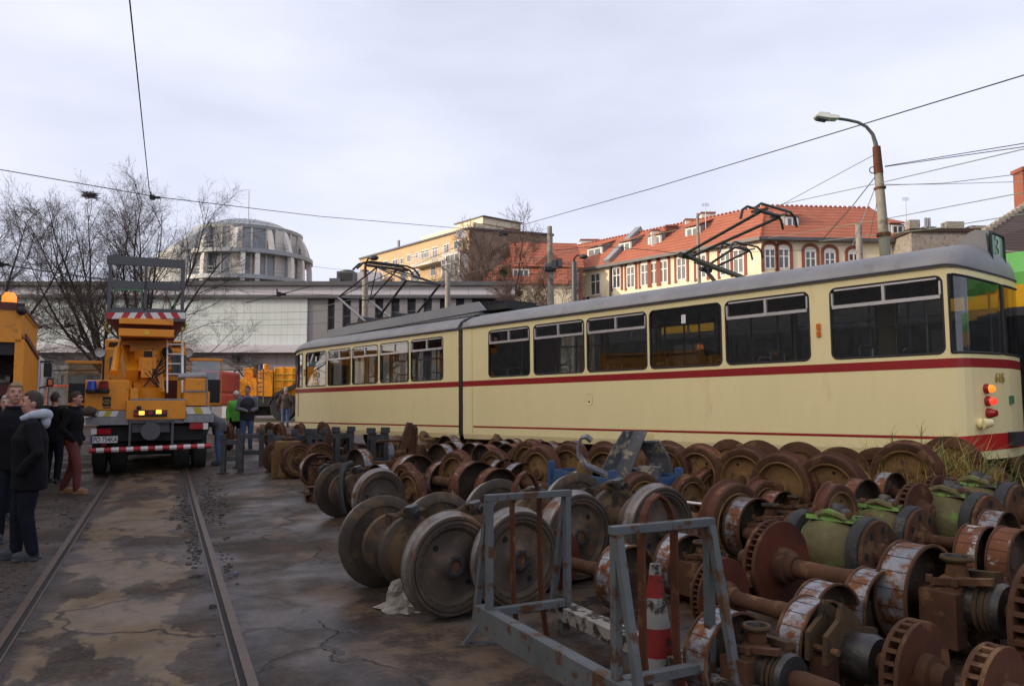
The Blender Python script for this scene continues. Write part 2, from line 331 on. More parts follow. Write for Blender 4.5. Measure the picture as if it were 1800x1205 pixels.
# ------------------------------------------------------------------ mesh helpers
def frame(o, x, y=None, z=None):
    """4x4 with origin o and axes x, y, z"""
    x = V(x).normalized()
    z = V(z).normalized() if z is not None else V((0, 0, 1))
    y = V(y).normalized() if y is not None else z.cross(x).normalized()
    return Matrix(((x.x, y.x, z.x, o[0]), (x.y, y.y, z.y, o[1]), (x.z, y.z, z.z, o[2]), (0, 0, 0, 1)))
AX = Matrix(((0, 0, 1, 0), (1, 0, 0, 0), (0, 1, 0, 0), (0, 0, 0, 1)))   # lathe axis (z) onto x
class MB:
    def __init__(s): s.v, s.f, s.m, s.s = [], [], [], []
    def add(s, vs, fs, mi=0, sm=False, T=None):
        b = len(s.v)
        s.v += [tuple(T @ V(p)) if T is not None else tuple(p) for p in vs]
        for f in fs:
            s.f.append(tuple(b + i for i in f)); s.m.append(mi); s.s.append(sm)
        return s
    def box(s, x0, x1, y0, y1, z0, z1, mi=0, T=None):
        return s.add([(x0, y0, z0), (x1, y0, z0), (x1, y1, z0), (x0, y1, z0), (x0, y0, z1), (x1, y0, z1), (x1, y1, z1), (x0, y1, z1)],
                     [(0, 3, 2, 1), (4, 5, 6, 7), (0, 1, 5, 4), (1, 2, 6, 5), (2, 3, 7, 6), (3, 0, 4, 7)], mi, False, T)
    def bar(s, p, q, w, h=None, mi=0, up=(0, 0, 1), T=None):
        p, q = V(p), V(q); h = h or w
        d = (q - p)
        if d.length < 1e-6: return s
        d.normalize(); u = V(up)
        if abs(d.dot(u)) > 0.98: u = V((0, 1, 0)) if abs(d.y) < 0.9 else V((1, 0, 0))
        sx = d.cross(u).normalized() * (w / 2); sy = sx.cross(d).normalized() * (h / 2)
        vs = [p - sx - sy, p + sx - sy, p + sx + sy, p - sx + sy, q - sx - sy, q + sx - sy, q + sx + sy, q - sx + sy]
        return s.add(vs, [(0, 3, 2, 1), (4, 5, 6, 7), (0, 1, 5, 4), (1, 2, 6, 5), (2, 3, 7, 6), (3, 0, 4, 7)], mi, False, T)
    def tube(s, pts, r, n=8, mi=0, caps=True, T=None, sm=True, ell=1.0):
        pts = [V(p) for p in pts]; rs = r if isinstance(r, (list, tuple)) else [r] * len(pts)
        vs, fs = [], []; pu = None
        for i, p in enumerate(pts):
            d = (pts[min(i + 1, len(pts) - 1)] - pts[max(i - 1, 0)]).normalized()
            if pu is None: pu = d.orthogonal().normalized()
            pu = (pu - d * pu.dot(d)); pu = pu.normalized() if pu.length > 1e-6 else d.orthogonal().normalized()
            pv = d.cross(pu)
            for k in range(n):
                a = 2 * PI * k / n
                vs.append(p + (pu * math.cos(a) + pv * math.sin(a) * ell) * rs[i])
        for i in range(len(pts) - 1):
            for k in range(n):
                a, b = i * n + k, i * n + (k + 1) % n
                fs.append((a, b, b + n, a + n))
        if caps:
            fs.append(tuple(range(n - 1, -1, -1))); e = (len(pts) - 1) * n; fs.append(tuple(e + k for k in range(n)))
        return s.add(vs, fs, mi, sm, T)
    def lathe(s, prof, n=32, mi=0, T=None, sm=False, mis=None, close=False):
        """prof: (radius, height) pairs; turned about z"""
        vs, fs, ms = [], [], []
        for r, h in prof:
            for k in range(n):
                a = 2 * PI * k / n; vs.append((r * math.cos(a), r * math.sin(a), h))
        for i in range(len(prof) - 1):
            for k in range(n):
                a, b = i * n + k, i * n + (k + 1) % n
                fs.append((a, b, b + n, a + n)); ms.append(mis[i] if mis else mi)
        b0 = len(s.f)
        s.add(vs, fs, mi, True, T)
        for j, m_ in enumerate(ms): s.m[b0 + j] = m_
        if not sm: s.sharp = True
        return s
    def disc(s, c, r, nrm, n=12, mi=0, T=None):
        nrm = V(nrm).normalized(); u = nrm.orthogonal().normalized(); w_ = nrm.cross(u)
        return s.add([V(c) + (u * math.cos(2 * PI * k / n) + w_ * math.sin(2 * PI * k / n)) * r for k in range(n)], [tuple(range(n))], mi, False, T)
    def prism(s, poly, h0, h1, mi=0, T=None, sm=False):
        n = len(poly)
        vs = [(p[0], p[1], h0) for p in poly] + [(p[0], p[1], h1) for p in poly]
        return s.add(vs, [tuple(range(n - 1, -1, -1)), tuple(range(n, 2 * n))] + [(k, (k + 1) % n, n + (k + 1) % n, n + k) for k in range(n)], mi, sm, T)
    def ball(s, c, r, n=10, mi=0, sc=(1, 1, 1), T=None):
        vs, fs = [], []; m_ = max(4, n // 2)
        for i in range(m_ + 1):
            th = PI * i / m_
            for k in range(n):
                a = 2 * PI * k / n
                vs.append((c[0] + r * sc[0] * math.sin(th) * math.cos(a), c[1] + r * sc[1] * math.sin(th) * math.sin(a), c[2] + r * sc[2] * math.cos(th)))
        for i in range(m_):
            for k in range(n): fs.append((i * n + k, (i + 1) * n + k, (i + 1) * n + (k + 1) % n, i * n + (k + 1) % n))
        return s.add(vs, fs, mi, True, T)
    def mesh(s, name, mats):
        me = bpy.data.meshes.new(name)
        me.from_pydata(s.v, [], s.f)
        for k in (mats if isinstance(mats, (list, tuple)) else [mats]): me.materials.append(M[k] if isinstance(k, str) else k)
        me.polygons.foreach_set('material_index', s.m); me.polygons.foreach_set('use_smooth', s.s)
        if any(s.s): me.set_sharp_from_angle(angle=math.radians(38))
        me.update(); return me
    def build(s, name, mats, parent=None, world=False, bevel=0):
        if world and parent is not None:
            o = parent.location; s.v = [(p[0] - o.x, p[1] - o.y, p[2] - o.z) for p in s.v]
        ob = put(name, s.mesh(name, mats), parent)
        if bevel:
            b = ob.modifiers.new('bevel', 'BEVEL'); b.width = bevel; b.segments = 2; b.limit_method = 'ANGLE'
        return ob
def put(name, me, parent=None, loc=None, rot=None):
    o = bpy.data.objects.new(name, me); COL.objects.link(o)
    if parent is not None: o.parent = parent
    if loc is not None: o.location = loc
    if rot is not None: o.rotation_euler = rot
    return o
def tag(o, label, cat, group=None, kind=None):
    if label: o['label'] = label
    if cat: o['category'] = cat
    if group: o['group'] = group
    if kind: o['kind'] = kind
    return o
def thing(name, label, cat, loc=(0, 0, 0), rz=0.0, group=None):
    o = bpy.data.objects.new(name, None); COL.objects.link(o)
    o.empty_display_size = 0.2; o.location = loc; o.rotation_euler = (0, 0, rz)
    return tag(o, label, cat, group)
def text(name, body, size, material, parent, T, extrude=0.002, bold=0.0, sx=1.0):
    cu = bpy.data.curves.new(name, 'FONT'); cu.body = body; cu.size = size; cu.extrude = extrude; cu.align_x = 'CENTER'; cu.align_y = 'CENTER'; cu.offset = bold
    ob = bpy.data.objects.new(name, cu); COL.objects.link(ob)
    dg = bpy.context.evaluated_depsgraph_get(); me = bpy.data.meshes.new_from_object(ob.evaluated_get(dg))
    bpy.data.objects.remove(ob); me.materials.clear(); me.materials.append(M[material])
    me.transform(T @ Matrix.Diagonal((sx, 1, 1, 1)))
    return put(name, me, parent)
# ================================================================== SETTING: yard, rails
RA = V((0, 0, 0))
pL0, pL1 = at(0, 1146, 5), None
def gp(u, v):
    p = at(u, v, 5); d = p - V((0, 0, CAM_H)); k = -CAM_H / d.z
    return V((d.x * k, d.y * k, 0))
r1a, r1b = gp(434, 1205), gp(324, 820)
l1a, l1b = gp(40, 1080), gp(198, 834)
RD = ((r1b - r1a).normalized() + (l1b - l1a).normalized()).normalized()
RN = V((RD.y, -RD.x, 0))                      # to the right of the track
rc = (r1a + r1b) / 2; lc = (l1a + l1b) / 2
OFF_R, OFF_L = rc.dot(RN), lc.dot(RN)
OFF_M = (OFF_R + OFF_L) / 2
TRK = math.atan2(-RD.x, RD.y)
def on_track(off, along): return RN * off + RD * along

def axis_pts(lo, hi, step, far_lo, far_hi):
    a = [lo + i * step for i in range(int((hi - lo) / step) + 1)]
    x, st = lo, step
    while x > far_lo: st *= 1.5; x -= st; a.insert(0, x)
    x, st = a[-1], step
    while x < far_hi: st *= 1.5; x += st; a.append(x)
    return a
gx = axis_pts(-10, 15, 0.3, -1500, 1500); gy = axis_pts(-3, 30, 0.3, -300, 2500)
g = MB()
for y in gy:
    for x in gx: g.v.append((x, y, gh(x, y)))
nx = len(gx)
for j in range(len(gy) - 1):
    for i in range(nx - 1):
        a = j * nx + i
        g.f.append((a, a + 1, a + nx + 1, a + nx)); g.m.append(0); g.s.append(True)
def ground_mat():
    m = bpy.data.materials.new('yard_asphalt'); m.use_nodes = True
    n, l = m.node_tree.nodes, m.node_tree.links; b = n['Principled BSDF']
    def N(t, **kw):
        x = n.new(t)
        for k, v_ in kw.items():
            if k in ('operation', 'feature', 'distance', 'blend_type'): setattr(x, k, v_)
            else: x.inputs[k].default_value = v_
        return x
    def ramp(src, stops):
        r = n.new('ShaderNodeValToRGB'); e = r.color_ramp.elements
        for i, (p, c) in enumerate(stops):
            el = e[i] if i < 2 else e.new(p)
            el.position = p; el.color = (c, c, c, 1) if not isinstance(c, tuple) else (*c, 1)
        l.new(src, r.inputs[0]); return r.outputs[0]
    def mix(f, a, c, bt='MIX'):
        x = n.new('ShaderNodeMixRGB'); x.blend_type = bt
        for s_, i in ((f, 0), (a, 1), (c, 2)):
            if isinstance(s_, tuple): x.inputs[i].default_value = (*s_, 1)
            elif isinstance(s_, float): x.inputs[i].default_value = s_
            else: l.new(s_, x.inputs[i])
        return x.outputs[0]
    def noise(sc, det=6, rgh=0.6, vec=None):
        x = n.new('ShaderNodeTexNoise'); x.inputs['Scale'].default_value = sc; x.inputs['Detail'].default_value = det; x.inputs['Roughness'].default_value = rgh
        l.new(vec or P, x.inputs['Vector']); return x.outputs[0]
    t = n.new('ShaderNodeTexCoord'); P0 = t.outputs['Object']
    mp_ = n.new('ShaderNodeMapping'); mp_.inputs['Rotation'].default_value = (0, 0, -TRK); l.new(P0, mp_.inputs[0]); P = mp_.outputs[0]
    sp = n.new('ShaderNodeSeparateXYZ'); l.new(P, sp.inputs[0])
    def math_(op, a, b_=None, clamp=False):
        x = n.new('ShaderNodeMath'); x.operation = op; x.use_clamp = clamp
        for s_, i in ((a, 0), (b_, 1)):
            if s_ is None: continue
            if isinstance(s_, (int, float)): x.inputs[i].default_value = s_
            else: l.new(s_, x.inputs[i])
        return x.outputs[0]
    base = mix(ramp(noise(1.3, 10, 0.7), [(0.38, 0.0), (0.62, 1.0)]), (0.029, 0.019, 0.013), (0.068, 0.043, 0.028))
    fine = ramp(noise(26, 4, 0.7), [(0.35, 0.45), (0.55, 1.0), (0.72, 1.7)])
    base = mix(1.0, base, fine, 'MULTIPLY')
    # pale cement screed between the rails, broken at its edges
    ax = math_('ABSOLUTE', math_('SUBTRACT', sp.outputs[0], OFF_M - 0.08))
    wob = noise(1.4, 6, 0.6)
    e = math_('ADD', ax, math_('MULTIPLY', math_('SUBTRACT', wob, 0.5), 1.5))
    inside = ramp(e, [(0.51, 1.0), (0.53, 0.0)])
    st = n.new('ShaderNodeMapping'); st.inputs['Scale'].default_value = (1.2, 0.55, 1); l.new(P, st.inputs[0])
    worn = ramp(noise(1.0, 9, 0.62, st.outputs[0]), [(0.455, 0.0), (0.485, 1.0)])
    tanc = mix(ramp(noise(3.2, 7), [(0.3, 0.0), (0.7, 1.0)]), (0.095, 0.064, 0.037), (0.152, 0.106, 0.06))
    spots = ramp(noise(7, 4, 0.5, st.outputs[0]), [(0.62, 0.0), (0.68, 0.7)])
    tanc = mix(spots, tanc, (0.05, 0.04, 0.033))
    base = mix(math_('MULTIPLY', inside, worn), base, tanc)
    # tan stains and pale slabs to the right of the track
    right = ramp(math_('SUBTRACT', sp.outputs[0], OFF_R), [(0.35, 0.0), (0.9, 1.0)])
    base = mix(math_('MULTIPLY', right, ramp(noise(0.8, 10, 0.66), [(0.5, 0.0), (0.56, 0.8)])), base, (0.12, 0.08, 0.05))
    base = mix(math_('MULTIPLY', right, ramp(noise(0.55, 7, 0.5, math_vec(n, l, P, 31.0)), [(0.56, 0.0), (0.64, 0.75)])), base, (0.115, 0.1, 0.092))
    # dark, broken strip along both rails
    dr = math_('MINIMUM', math_('ABSOLUTE', math_('SUBTRACT', sp.outputs[0], OFF_R)), math_('ABSOLUTE', math_('SUBTRACT', sp.outputs[0], OFF_L)))
    edge = ramp(math_('ADD', dr, math_('MULTIPLY', math_('SUBTRACT', noise(3.0, 8, 0.7), 0.5), 0.5)), [(0.09, 0.8), (0.2, 0.0)])
    base = mix(edge, base, (0.022, 0.018, 0.017))
    # cracks
    ds = n.new('ShaderNodeMixRGB'); ds.blend_type = 'ADD'; ds.inputs[0].default_value = 0.5; l.new(P, ds.inputs[1])
    nn = n.new('ShaderNodeTexNoise'); nn.inputs['Scale'].default_value = 2.2; nn.inputs['Detail'].default_value = 6; l.new(P, nn.inputs['Vector']); l.new(nn.outputs[1], ds.inputs[2])
    def cracks(sc, w0, w1):
        v_ = n.new('ShaderNodeTexVoronoi'); v_.feature = 'DISTANCE_TO_EDGE'; v_.inputs['Scale'].default_value = sc; l.new(ds.outputs[0], v_.inputs['Vector'])
        return ramp(v_.outputs[0], [(w0, 1.0), (w1, 0.0)])
    c1 = math_('MULTIPLY', cracks(0.62, 0.005, 0.013), ramp(noise(0.5, 3), [(0.42, 0.0), (0.5, 1.0)]))
    near = ramp(math_('ADD', math_('MULTIPLY', sp.outputs[1], 0.1), math_('MULTIPLY', noise(0.6), 0.3)), [(0.42, 1.0), (0.6, 0.0)])
    c2 = math_('MULTIPLY', math_('MULTIPLY', cracks(3.6, 0.02, 0.06), right), near)
    cr = math_('MAXIMUM', c1, c2)
    chips = ramp(noise(4.5, 6, 0.6), [(0.6, 0.0), (0.64, 0.8)])
    base = mix(math_('MULTIPLY', math_('MULTIPLY', chips, near), right), base, (0.1, 0.092, 0.085))
    base = mix(math_('MULTIPLY', cr, 0.85), base, (0.016, 0.013, 0.012))
    l.new(base, b.inputs['Base Color'])
    damp = ramp(noise(0.6, 8), [(0.42, 0.35), (0.58, 0.9)])
    l.new(damp, b.inputs['Roughness']); b.inputs['Specular IOR Level'].default_value = 0.35
    h = math_('SUBTRACT', math_('MULTIPLY', noise(18, 6, 0.7), 0.35), cr)
    bp = n.new('ShaderNodeBump'); bp.inputs['Strength'].default_value = 0.7; bp.inputs['Distance'].default_value = 0.02; l.new(h, bp.inputs['Height']); l.new(bp.outputs[0], b.inputs['Normal'])
    return m
def math_vec(n, l, src, off):
    x = n.new('ShaderNodeMapping'); x.inputs['Location'].default_value = (off, off, 0); l.new(src, x.inputs[0]); return x.outputs[0]
M['yard'] = ground_mat()
tag(g.build('ground', 'yard'), 'worn brown asphalt yard with cement patches and cracks', 'ground', kind='structure')
# verge of grass and a pale path by the far wall
v = MB(); v.add([(-26, 42, 0.43), (-4, 43, 0.43), (-4, 47, 0.43), (-26, 46, 0.43)], [(0, 1, 2, 3)])
tag(v.build('grass_verge', 'grass'), 'strip of grass in front of the mall wall', 'grass', kind='stuff')
D('path', (0.3, 0.22, 0.15), (0.24, 0.17, 0.12), 2, 0.95)
v = MB(); v.add([(-22, 37.0, 0.426), (-4, 37.2, 0.426), (-4, 42, 0.426), (-22, 41.5, 0.426)], [(0, 1, 2, 3)])
tag(v.build('path', 'path'), 'pale sandy path beyond the trucks', 'path', kind='structure')
# grooved rails let into the yard
for off, side, lab in ((OFF_L, 1, 'left rail of the embedded track, its groove full of dirt'), (OFF_R, -1, 'right rail of the embedded track, rusty where the paving has crumbled')):
    t = thing('tram_rail', lab, 'rail', on_track(off, -4), TRK, 'rails of the embedded track')
    def strip_rail(m, a, b, h):
        vs, fs = [], []; n = 52
        for i in range(n + 1):
            y = i * .5; w_ = t.location + Matrix.Rotation(TRK, 3, 'Z') @ V((0, y, 0)); z = gh(w_.x, w_.y)
            vs += [(a, y, z - .05), (a, y, z + h), (b, y, z + h), (b, y, z - .05)]
        for i in range(n): fs += [(4 * i, 4 * i + 1, 4 * i + 5, 4 * i + 4), (4 * i + 1, 4 * i + 2, 4 * i + 6, 4 * i + 5), (4 * i + 2, 4 * i + 3, 4 * i + 7, 4 * i + 6)]
        m.add(vs, fs)
    m = MB(); k = 1 if side > 0 else -1
    strip_rail(m, -.05 * k, .012 * k, .012); strip_rail(m, .05 * k, .066 * k, .006); m.build('rail_head', 'rail_steel', t)
    m = MB(); strip_rail(m, .012 * k, .05 * k, .004); m.build('groove', 'hole', t)
# crumbled paving by the right rail
rb = MB(); rnd = random.Random(3)
def chunk(mb, c, r):
    vs = [V((rnd.uniform(.6, 1) * sx, rnd.uniform(.6, 1) * sy, rnd.uniform(.4, .7) * sz)) * r for sx in (-1, 1) for sy in (-1, 1) for sz in (-1, 1)]
    R = Matrix.Rotation(rnd.uniform(0, 6), 3, 'Z') @ Matrix.Rotation(rnd.uniform(-.4, .4), 3, 'X')
    mb.add([R @ p + V(c) for p in vs], [(0, 1, 3, 2), (4, 6, 7, 5), (0, 4, 5, 1), (2, 3, 7, 6), (0, 2, 6, 4), (1, 5, 7, 3)])
for u, v_, su, sv, k in ((372, 888, 15, 14, 260), (328, 890, 9, 18, 160), (350, 935, 7, 22, 130), (392, 1025, 9, 40, 110), (340, 960, 6, 25, 90), (20, 1000, 26, 50, 120), (120, 905, 20, 25, 60), (362, 860, 8, 14, 80)):
    for _ in range(k):
        p = gp(u + rnd.gauss(0, su), v_ + rnd.gauss(0, sv)); r = rnd.uniform(0.006, 0.02) * (1.9 if rnd.random() < .12 else 1)
        if abs(p.dot(RN) - OFF_R) > 0.09 and abs(p.dot(RN) - OFF_L) > 0.09: chunk(rb, (p.x, p.y, gh(p.x, p.y) + r * 0.25), r)
tag(rb.build('rubble', 'rubble'), 'crumbled bits of paving along the rails', 'rubble', kind='stuff')
p = gp(414, 1011)
m = MB(); m.lathe([(0, .03), (0.02, .03), (0.022, 0.0), (0, 0)], 14, 0, Matrix.Translation((p.x, p.y, gh(p.x, p.y) + 0.002)))
tag(m.build('bottle_cap', 'blue_paint'), 'small blue bottle cap lying on the asphalt right of the rail', 'bottle cap')

# ================================================================== THE CREAM TRAM
W_T = 2.2
TRAM_O = V((TJ.x, TJ.y, 0.45)); TILT = 0.0122
tram = thing('tram', 'cream articulated tram with a red belt line, grey roof and number 615', 'tram', TRAM_O)
tram.rotation_euler = (0, -TILT, math.atan2(TD.y, TD.x))
Z = dict(skirt=0.40, line0=0.60, line1=0.635, belt0=1.52, belt1=1.64, win0=1.70, win1=2.725, gut=2.86)
NOSE_R = [(0, 0), (.08, .015), (.14, .06), (.19, .16), (.23, .32), (.27, .55), (.31, .82), (.33, 1.1)]
NOSE_L = [(0, 0), (.3, .025), (.6, .075), (.85, .15), (1.0, .26), (1.1, .42), (1.17, .7), (1.2, 1.1)]
def outline(x0, xs, sgn, inset=0.0, sc=1.0):
    """near side, nose, far side: list of (x, y); the straight part ends at xs"""
    NOSE = NOSE_R if sgn > 0 else NOSE_L
    pts = [(x0, inset)]
    for dx, y in NOSE: pts.append((xs + sgn * dx * sc * (1 - inset * 0.45), inset + y * (1.1 - inset) / 1.1))
    for dx, y in reversed(NOSE[:-1]): pts.append((xs + sgn * dx * sc * (1 - inset * 0.45), W_T - (inset + y * (1.1 - inset) / 1.1)))
    pts.append((x0, W_T - inset))
    return pts
def drop(x, xs, sgn): return -0.09 * max(0.0, min(1.2, (x - xs) * sgn / (.33 if sgn > 0 else 1.2))) ** 1.4
XS_R, XS_L = 10.46, -7.95
WR = [(1.035, 2.39, 1), (2.51, 3.95, 1), (4.02, 5.485, 1), (5.55, 7.035, 0), (7.11, 8.556, 1), (8.88, 10.41, 1)]
WL = [(-7.81, -6.5, 0), (-6.39, -5.06, 1), (-4.97, -3.61, 1), (-3.5, -2.13, 1), (-2.04, -0.666, 1)]
def rrect(x0, x1, z0, z1, r, n=5):
    pts = []
    for cx, cz, a0 in ((x1 - r, z1 - r, 0), (x0 + r, z1 - r, 90), (x0 + r, z0 + r, 180), (x1 - r, z0 + r, 270)):
        for k in range(n + 1):
            a = math.radians(a0 + 90 * k / n); pts.append((cx + r * math.cos(a), cz + r * math.sin(a)))
    return pts
def wall_cells(mb, y, wins, x0, x1, z0, z1, flip):
    """flat side wall between z0 and z1 with rounded window openings, and reveals 4 cm deep"""
    ed = [x0]
    for a, b, _ in wins: ed += [a - .03, b + .03]
    ed.append(x1)
    for i in range(0, len(ed), 2):
        if ed[i + 1] > ed[i]: mb.add([(ed[i], y, z0), (ed[i + 1], y, z0), (ed[i + 1], y, z1), (ed[i], y, z1)], [(0, 1, 2, 3)])
    dy = 0.05 if not flip else -0.05
    for i, (a, b, _) in enumerate(wins):
        xs = {i: a - .03, i + 1: b + .03}; inn = rrect(a, b, Z['win0'], Z['win1'], 0.09); cx, cz = (a + b) / 2, (Z['win0'] + Z['win1']) / 2
        out = []
        for (px, pz) in inn:
            dx, dz = px - cx, pz - cz
            k = min((xs[i + 1] - cx) / dx if dx > 1e-6 else 1e9, (xs[i] - cx) / dx if dx < -1e-6 else 1e9, (z1 - cz) / dz if dz > 1e-6 else 1e9, (z0 - cz) / dz if dz < -1e-6 else 1e9)
            out.append((cx + dx * k, cz + dz * k))
        n = len(inn); vs = [(p[0], y, p[1]) for p in inn] + [(p[0], y, p[1]) for p in out] + [(p[0], y + dy, p[1]) for p in inn]
        fs = []
        for k in range(n):
            j = (k + 1) % n
            fs += [(k, j, n + j, n + k), (k, 2 * n + k, 2 * n + j, j)]
        mb.add(vs, fs)
        for k in range(n):                             # corners of the cell
            j = (k + 1) % n; p, q = out[k], out[j]
            if abs(p[0] - q[0]) > 1e-6 and abs(p[1] - q[1]) > 1e-6:
                cxn = min((xs[i], xs[i + 1]), key=lambda e: min(abs(p[0] - e), abs(q[0] - e))); czn = min((z0, z1), key=lambda e: min(abs(p[1] - e), abs(q[1] - e)))
                mb.add([(cxn, y, czn), (p[0], y, p[1]), (q[0], y, q[1])], [(0, 1, 2)])
def strip(mb, pts, z0, z1, mi=0, xs=None, sgn=1, dr0=False, dr1=False, off=0.0):
    vs = []
    for (x, y) in pts:
        a = z0 + (drop(x, xs, sgn) if dr0 else 0); b = z1 + (drop(x, xs, sgn) if dr1 else 0)
        vs += [(x, y, a), (x, y, b)]
    mb.add(vs, [(2 * i, 2 * i + 2, 2 * i + 3, 2 * i + 1) for i in range(len(pts) - 1)], mi, False)
for side, x0, xs, sgn, wins, sc in (('front', 0.10, XS_R, 1, WR, 1.0), ('rear', -0.06, XS_L, -1, WL, 1.0)):
    ol = outline(x0, xs, sgn, 0, sc)
    body = MB()
    skirt_in = [(x, y) for x, y in outline(x0, xs, sgn, 0.03, sc)]
    strip(body, ol, Z['skirt'] + 0.05, Z['win0'] - 0.06)
    vs = []
    for (a, b) in zip(ol, skirt_in): vs += [(b[0], b[1], Z['skirt'] - 0.06), (a[0], a[1], Z['skirt'] + 0.05)]
    body.add(vs, [(2 * i, 2 * i + 2, 2 * i + 3, 2 * i + 1) for i in range(len(ol) - 1)])
    lo, hi = (x0, xs) if sgn > 0 else (xs, x0)
    wall_cells(body, 0, wins, lo, hi, Z['win0'] - 0.06, Z['win1'] + 0.06, False)
    wall_cells(body, W_T, wins, lo, hi, Z['win0'] - 0.06, Z['win1'] + 0.06, True)
    for sd in (0, 1):                                  # side strips under the gutter
        y = 0 if not sd else W_T
        body.add([(x0, y, Z['win1'] + 0.06), (xs, y, Z['win1'] + 0.06), (xs, y, Z['gut']), (x0, y, Z['gut'])], [(0, 1, 2, 3)])
    nose = ol[1:-1]
    strip(body, nose, Z['win1'] + 0.02, Z['gut'], 0, xs, sgn, True, True)
    strip(body, nose, Z['win0'] - 0.06, Z['win0'])
    # nose glazing: pillars (cream) and panes
    gl = MB(); ga = MB()
    n2 = len(nose)
    def npt(i, t=0.0):
        i0 = min(int(i), n2 - 2); f = i - i0
        return (nose[i0][0] * (1 - f) + nose[i0 + 1][0] * f, nose[i0][1] * (1 - f) + nose[i0 + 1][1] * f)
    if sgn > 0: panes = [(0.3, 6.55), (6.65, 13.7)]
    else: panes = [(0.35, 2.9), (3.9, 6.92), (7.08, 10.1), (11.1, 13.65)]
    cuts = [0.0] + [q for p in panes for q in p] + [n2 - 1.0]
    for k in range(len(cuts) - 1):
        a, b = cuts[k], cuts[k + 1]
        idx = [a] + [j for j in range(int(a) + 1, int(math.ceil(b))) if a < j < b] + [b]
        pts = [npt(i) for i in idx]
        if k % 2 == 0:
            strip(body if not (sgn > 0 and k == 2) else ga, pts, Z['win0'], Z['win1'] + 0.02, 0, xs, sgn, False, True)
        else:
            strip(gl, pts, Z['win0'], Z['win1'] + 0.02, 0, xs, sgn, False, True)
            if sgn > 0:
                loop = [(p[0], p[1], Z['win0'] + 0.01) for p in pts] + [(p[0], p[1], Z['win1'] + 0.01 + drop(p[0], xs, sgn)) for p in reversed(pts)]
            else: loop = [(p[0], p[1], Z['win0'] + 0.01) for p in pts] + [(p[0], p[1], Z['win1'] + 0.01 + drop(p[0], xs, sgn)) for p in reversed(pts)]
            ga.tube(loop + [loop[0], loop[1]], 0.017, 6)
    bodyo = body.build('front_body' if sgn > 0 else 'rear_body', 'cream', tram)
    gl.build('windscreen', 'glass', tram); ga.build('windscreen_seal', 'gasket', tram)
    # belt and lower line, 3 mm proud of the side
    for nm, a, b, xa in (('belt_stripe', Z['belt0'], Z['belt1'], x0), ('lower_stripe', Z['line0'], Z['line1'], 0.48 if sgn > 0 else x0)):
        st = MB(); o2 = outline(xa, xs, sgn, -0.004, sc)
        strip(st, o2 if nm[0] == 'b' or sgn < 0 else o2[:3], a, b)
        st.build(nm, 'belt_red', tram)
    # roof
    rf = MB(); prof = [(-0.035, 2.835), (-0.04, 2.875), (-0.01, 2.93), (0.05, 3.01), (0.16, 3.09), (0.36, 3.16), (0.7, 3.205), (1.08, 3.22)]
    rings = [outline(x0 + (0.0 if sgn < 0 else 0.25), xs, sgn, i, sc) for i, _ in prof]
    N = len(rings[0]); vs, fs = [], []
    for (i, z), rg in zip(prof, rings):
        for (x, y) in rg: vs.append((x, y, z + drop(x, xs, sgn) * 1.0))
    for r_ in range(len(prof) - 1):
        for k in range(N - 1): fs.append((r_ * N + k, r_ * N + k + 1, (r_ + 1) * N + k + 1, (r_ + 1) * N + k))
    rf.add(vs, fs, 0, True)
    e0 = [r_ * N for r_ in range(len(prof))]; e1 = [r_ * N + N - 1 for r_ in reversed(range(len(prof)))]
    rf.f.append(tuple(e0 + e1)); rf.m.append(0); rf.s.append(False)
    rf.build('roof', 'roof_grey', tram)
    # gutter bead
    gt = MB(); gt.tube([(x, y, Z['gut'] + 0.0 + drop(x, xs, sgn)) for x, y in outline(x0, xs, sgn, -0.04, sc)], 0.014, 6)
    gt.build('gutter', 'dark_metal', tram)
    # side windows
    for sd in (0, 1):
        y = 0 if sd == 0 else W_T; q = 1 if sd == 0 else -1
        for (a, b, vent) in wins:
            fr = MB(); pts = rrect(a + .004, b - .004, Z['win0'] + .004, Z['win1'] - .004, 0.09)
            loop = [(p[0], y + q * 0.008, p[1]) for p in pts]; fr.tube(loop + loop[:2], 0.017, 6, 1)
            win = fr.build('side_window', ['chrome', 'gasket'], tram)
            ch = MB()
            zt = Z['win1'] - 0.275
            if vent:
                xm = (a + b) / 2
                ch.box(a + .03, b - .03, y - .006, y + .02, zt - .024, zt + .024)
                ch.box(xm - .02, xm + .02, y - .004, y + .02, zt + .024, Z['win1'] - .045)
                ch.box(a + .07, b - .07, y - .006, y + .02, Z['win1'] - .045, Z['win1'] - .02)
                ch.box(a + .02, a + .045, y - .004, y + .02, zt + .024, Z['win1'] - .07); ch.box(b - .045, b - .02, y - .004, y + .02, zt + .024, Z['win1'] - .07)
                ch.build('vent_frame', 'chrome', win)
            pn = MB(); pp = rrect(a + .01, b - .01, Z['win0'] + .01, Z['win1'] - .01, 0.085)
            pn.add([(p[0], y + q * 0.022, p[1]) for p in pp], [tuple(range(len(pp)))])
            pn.build('pane', 'glass', win)
            if not vent and sd == 0:
                s_ = MB(); s_.box((a + b) / 2 - .06, (a + b) / 2 + .03, 0.012, 0.016, Z['win1'] - .28, Z['win1'] - .13)
                if sgn < 0: s_.box(a + .06, a + .15, 0.012, 0.016, Z['win1'] - .4, Z['win1'] - .27)
                s_.build('sticker', 'paper', win)
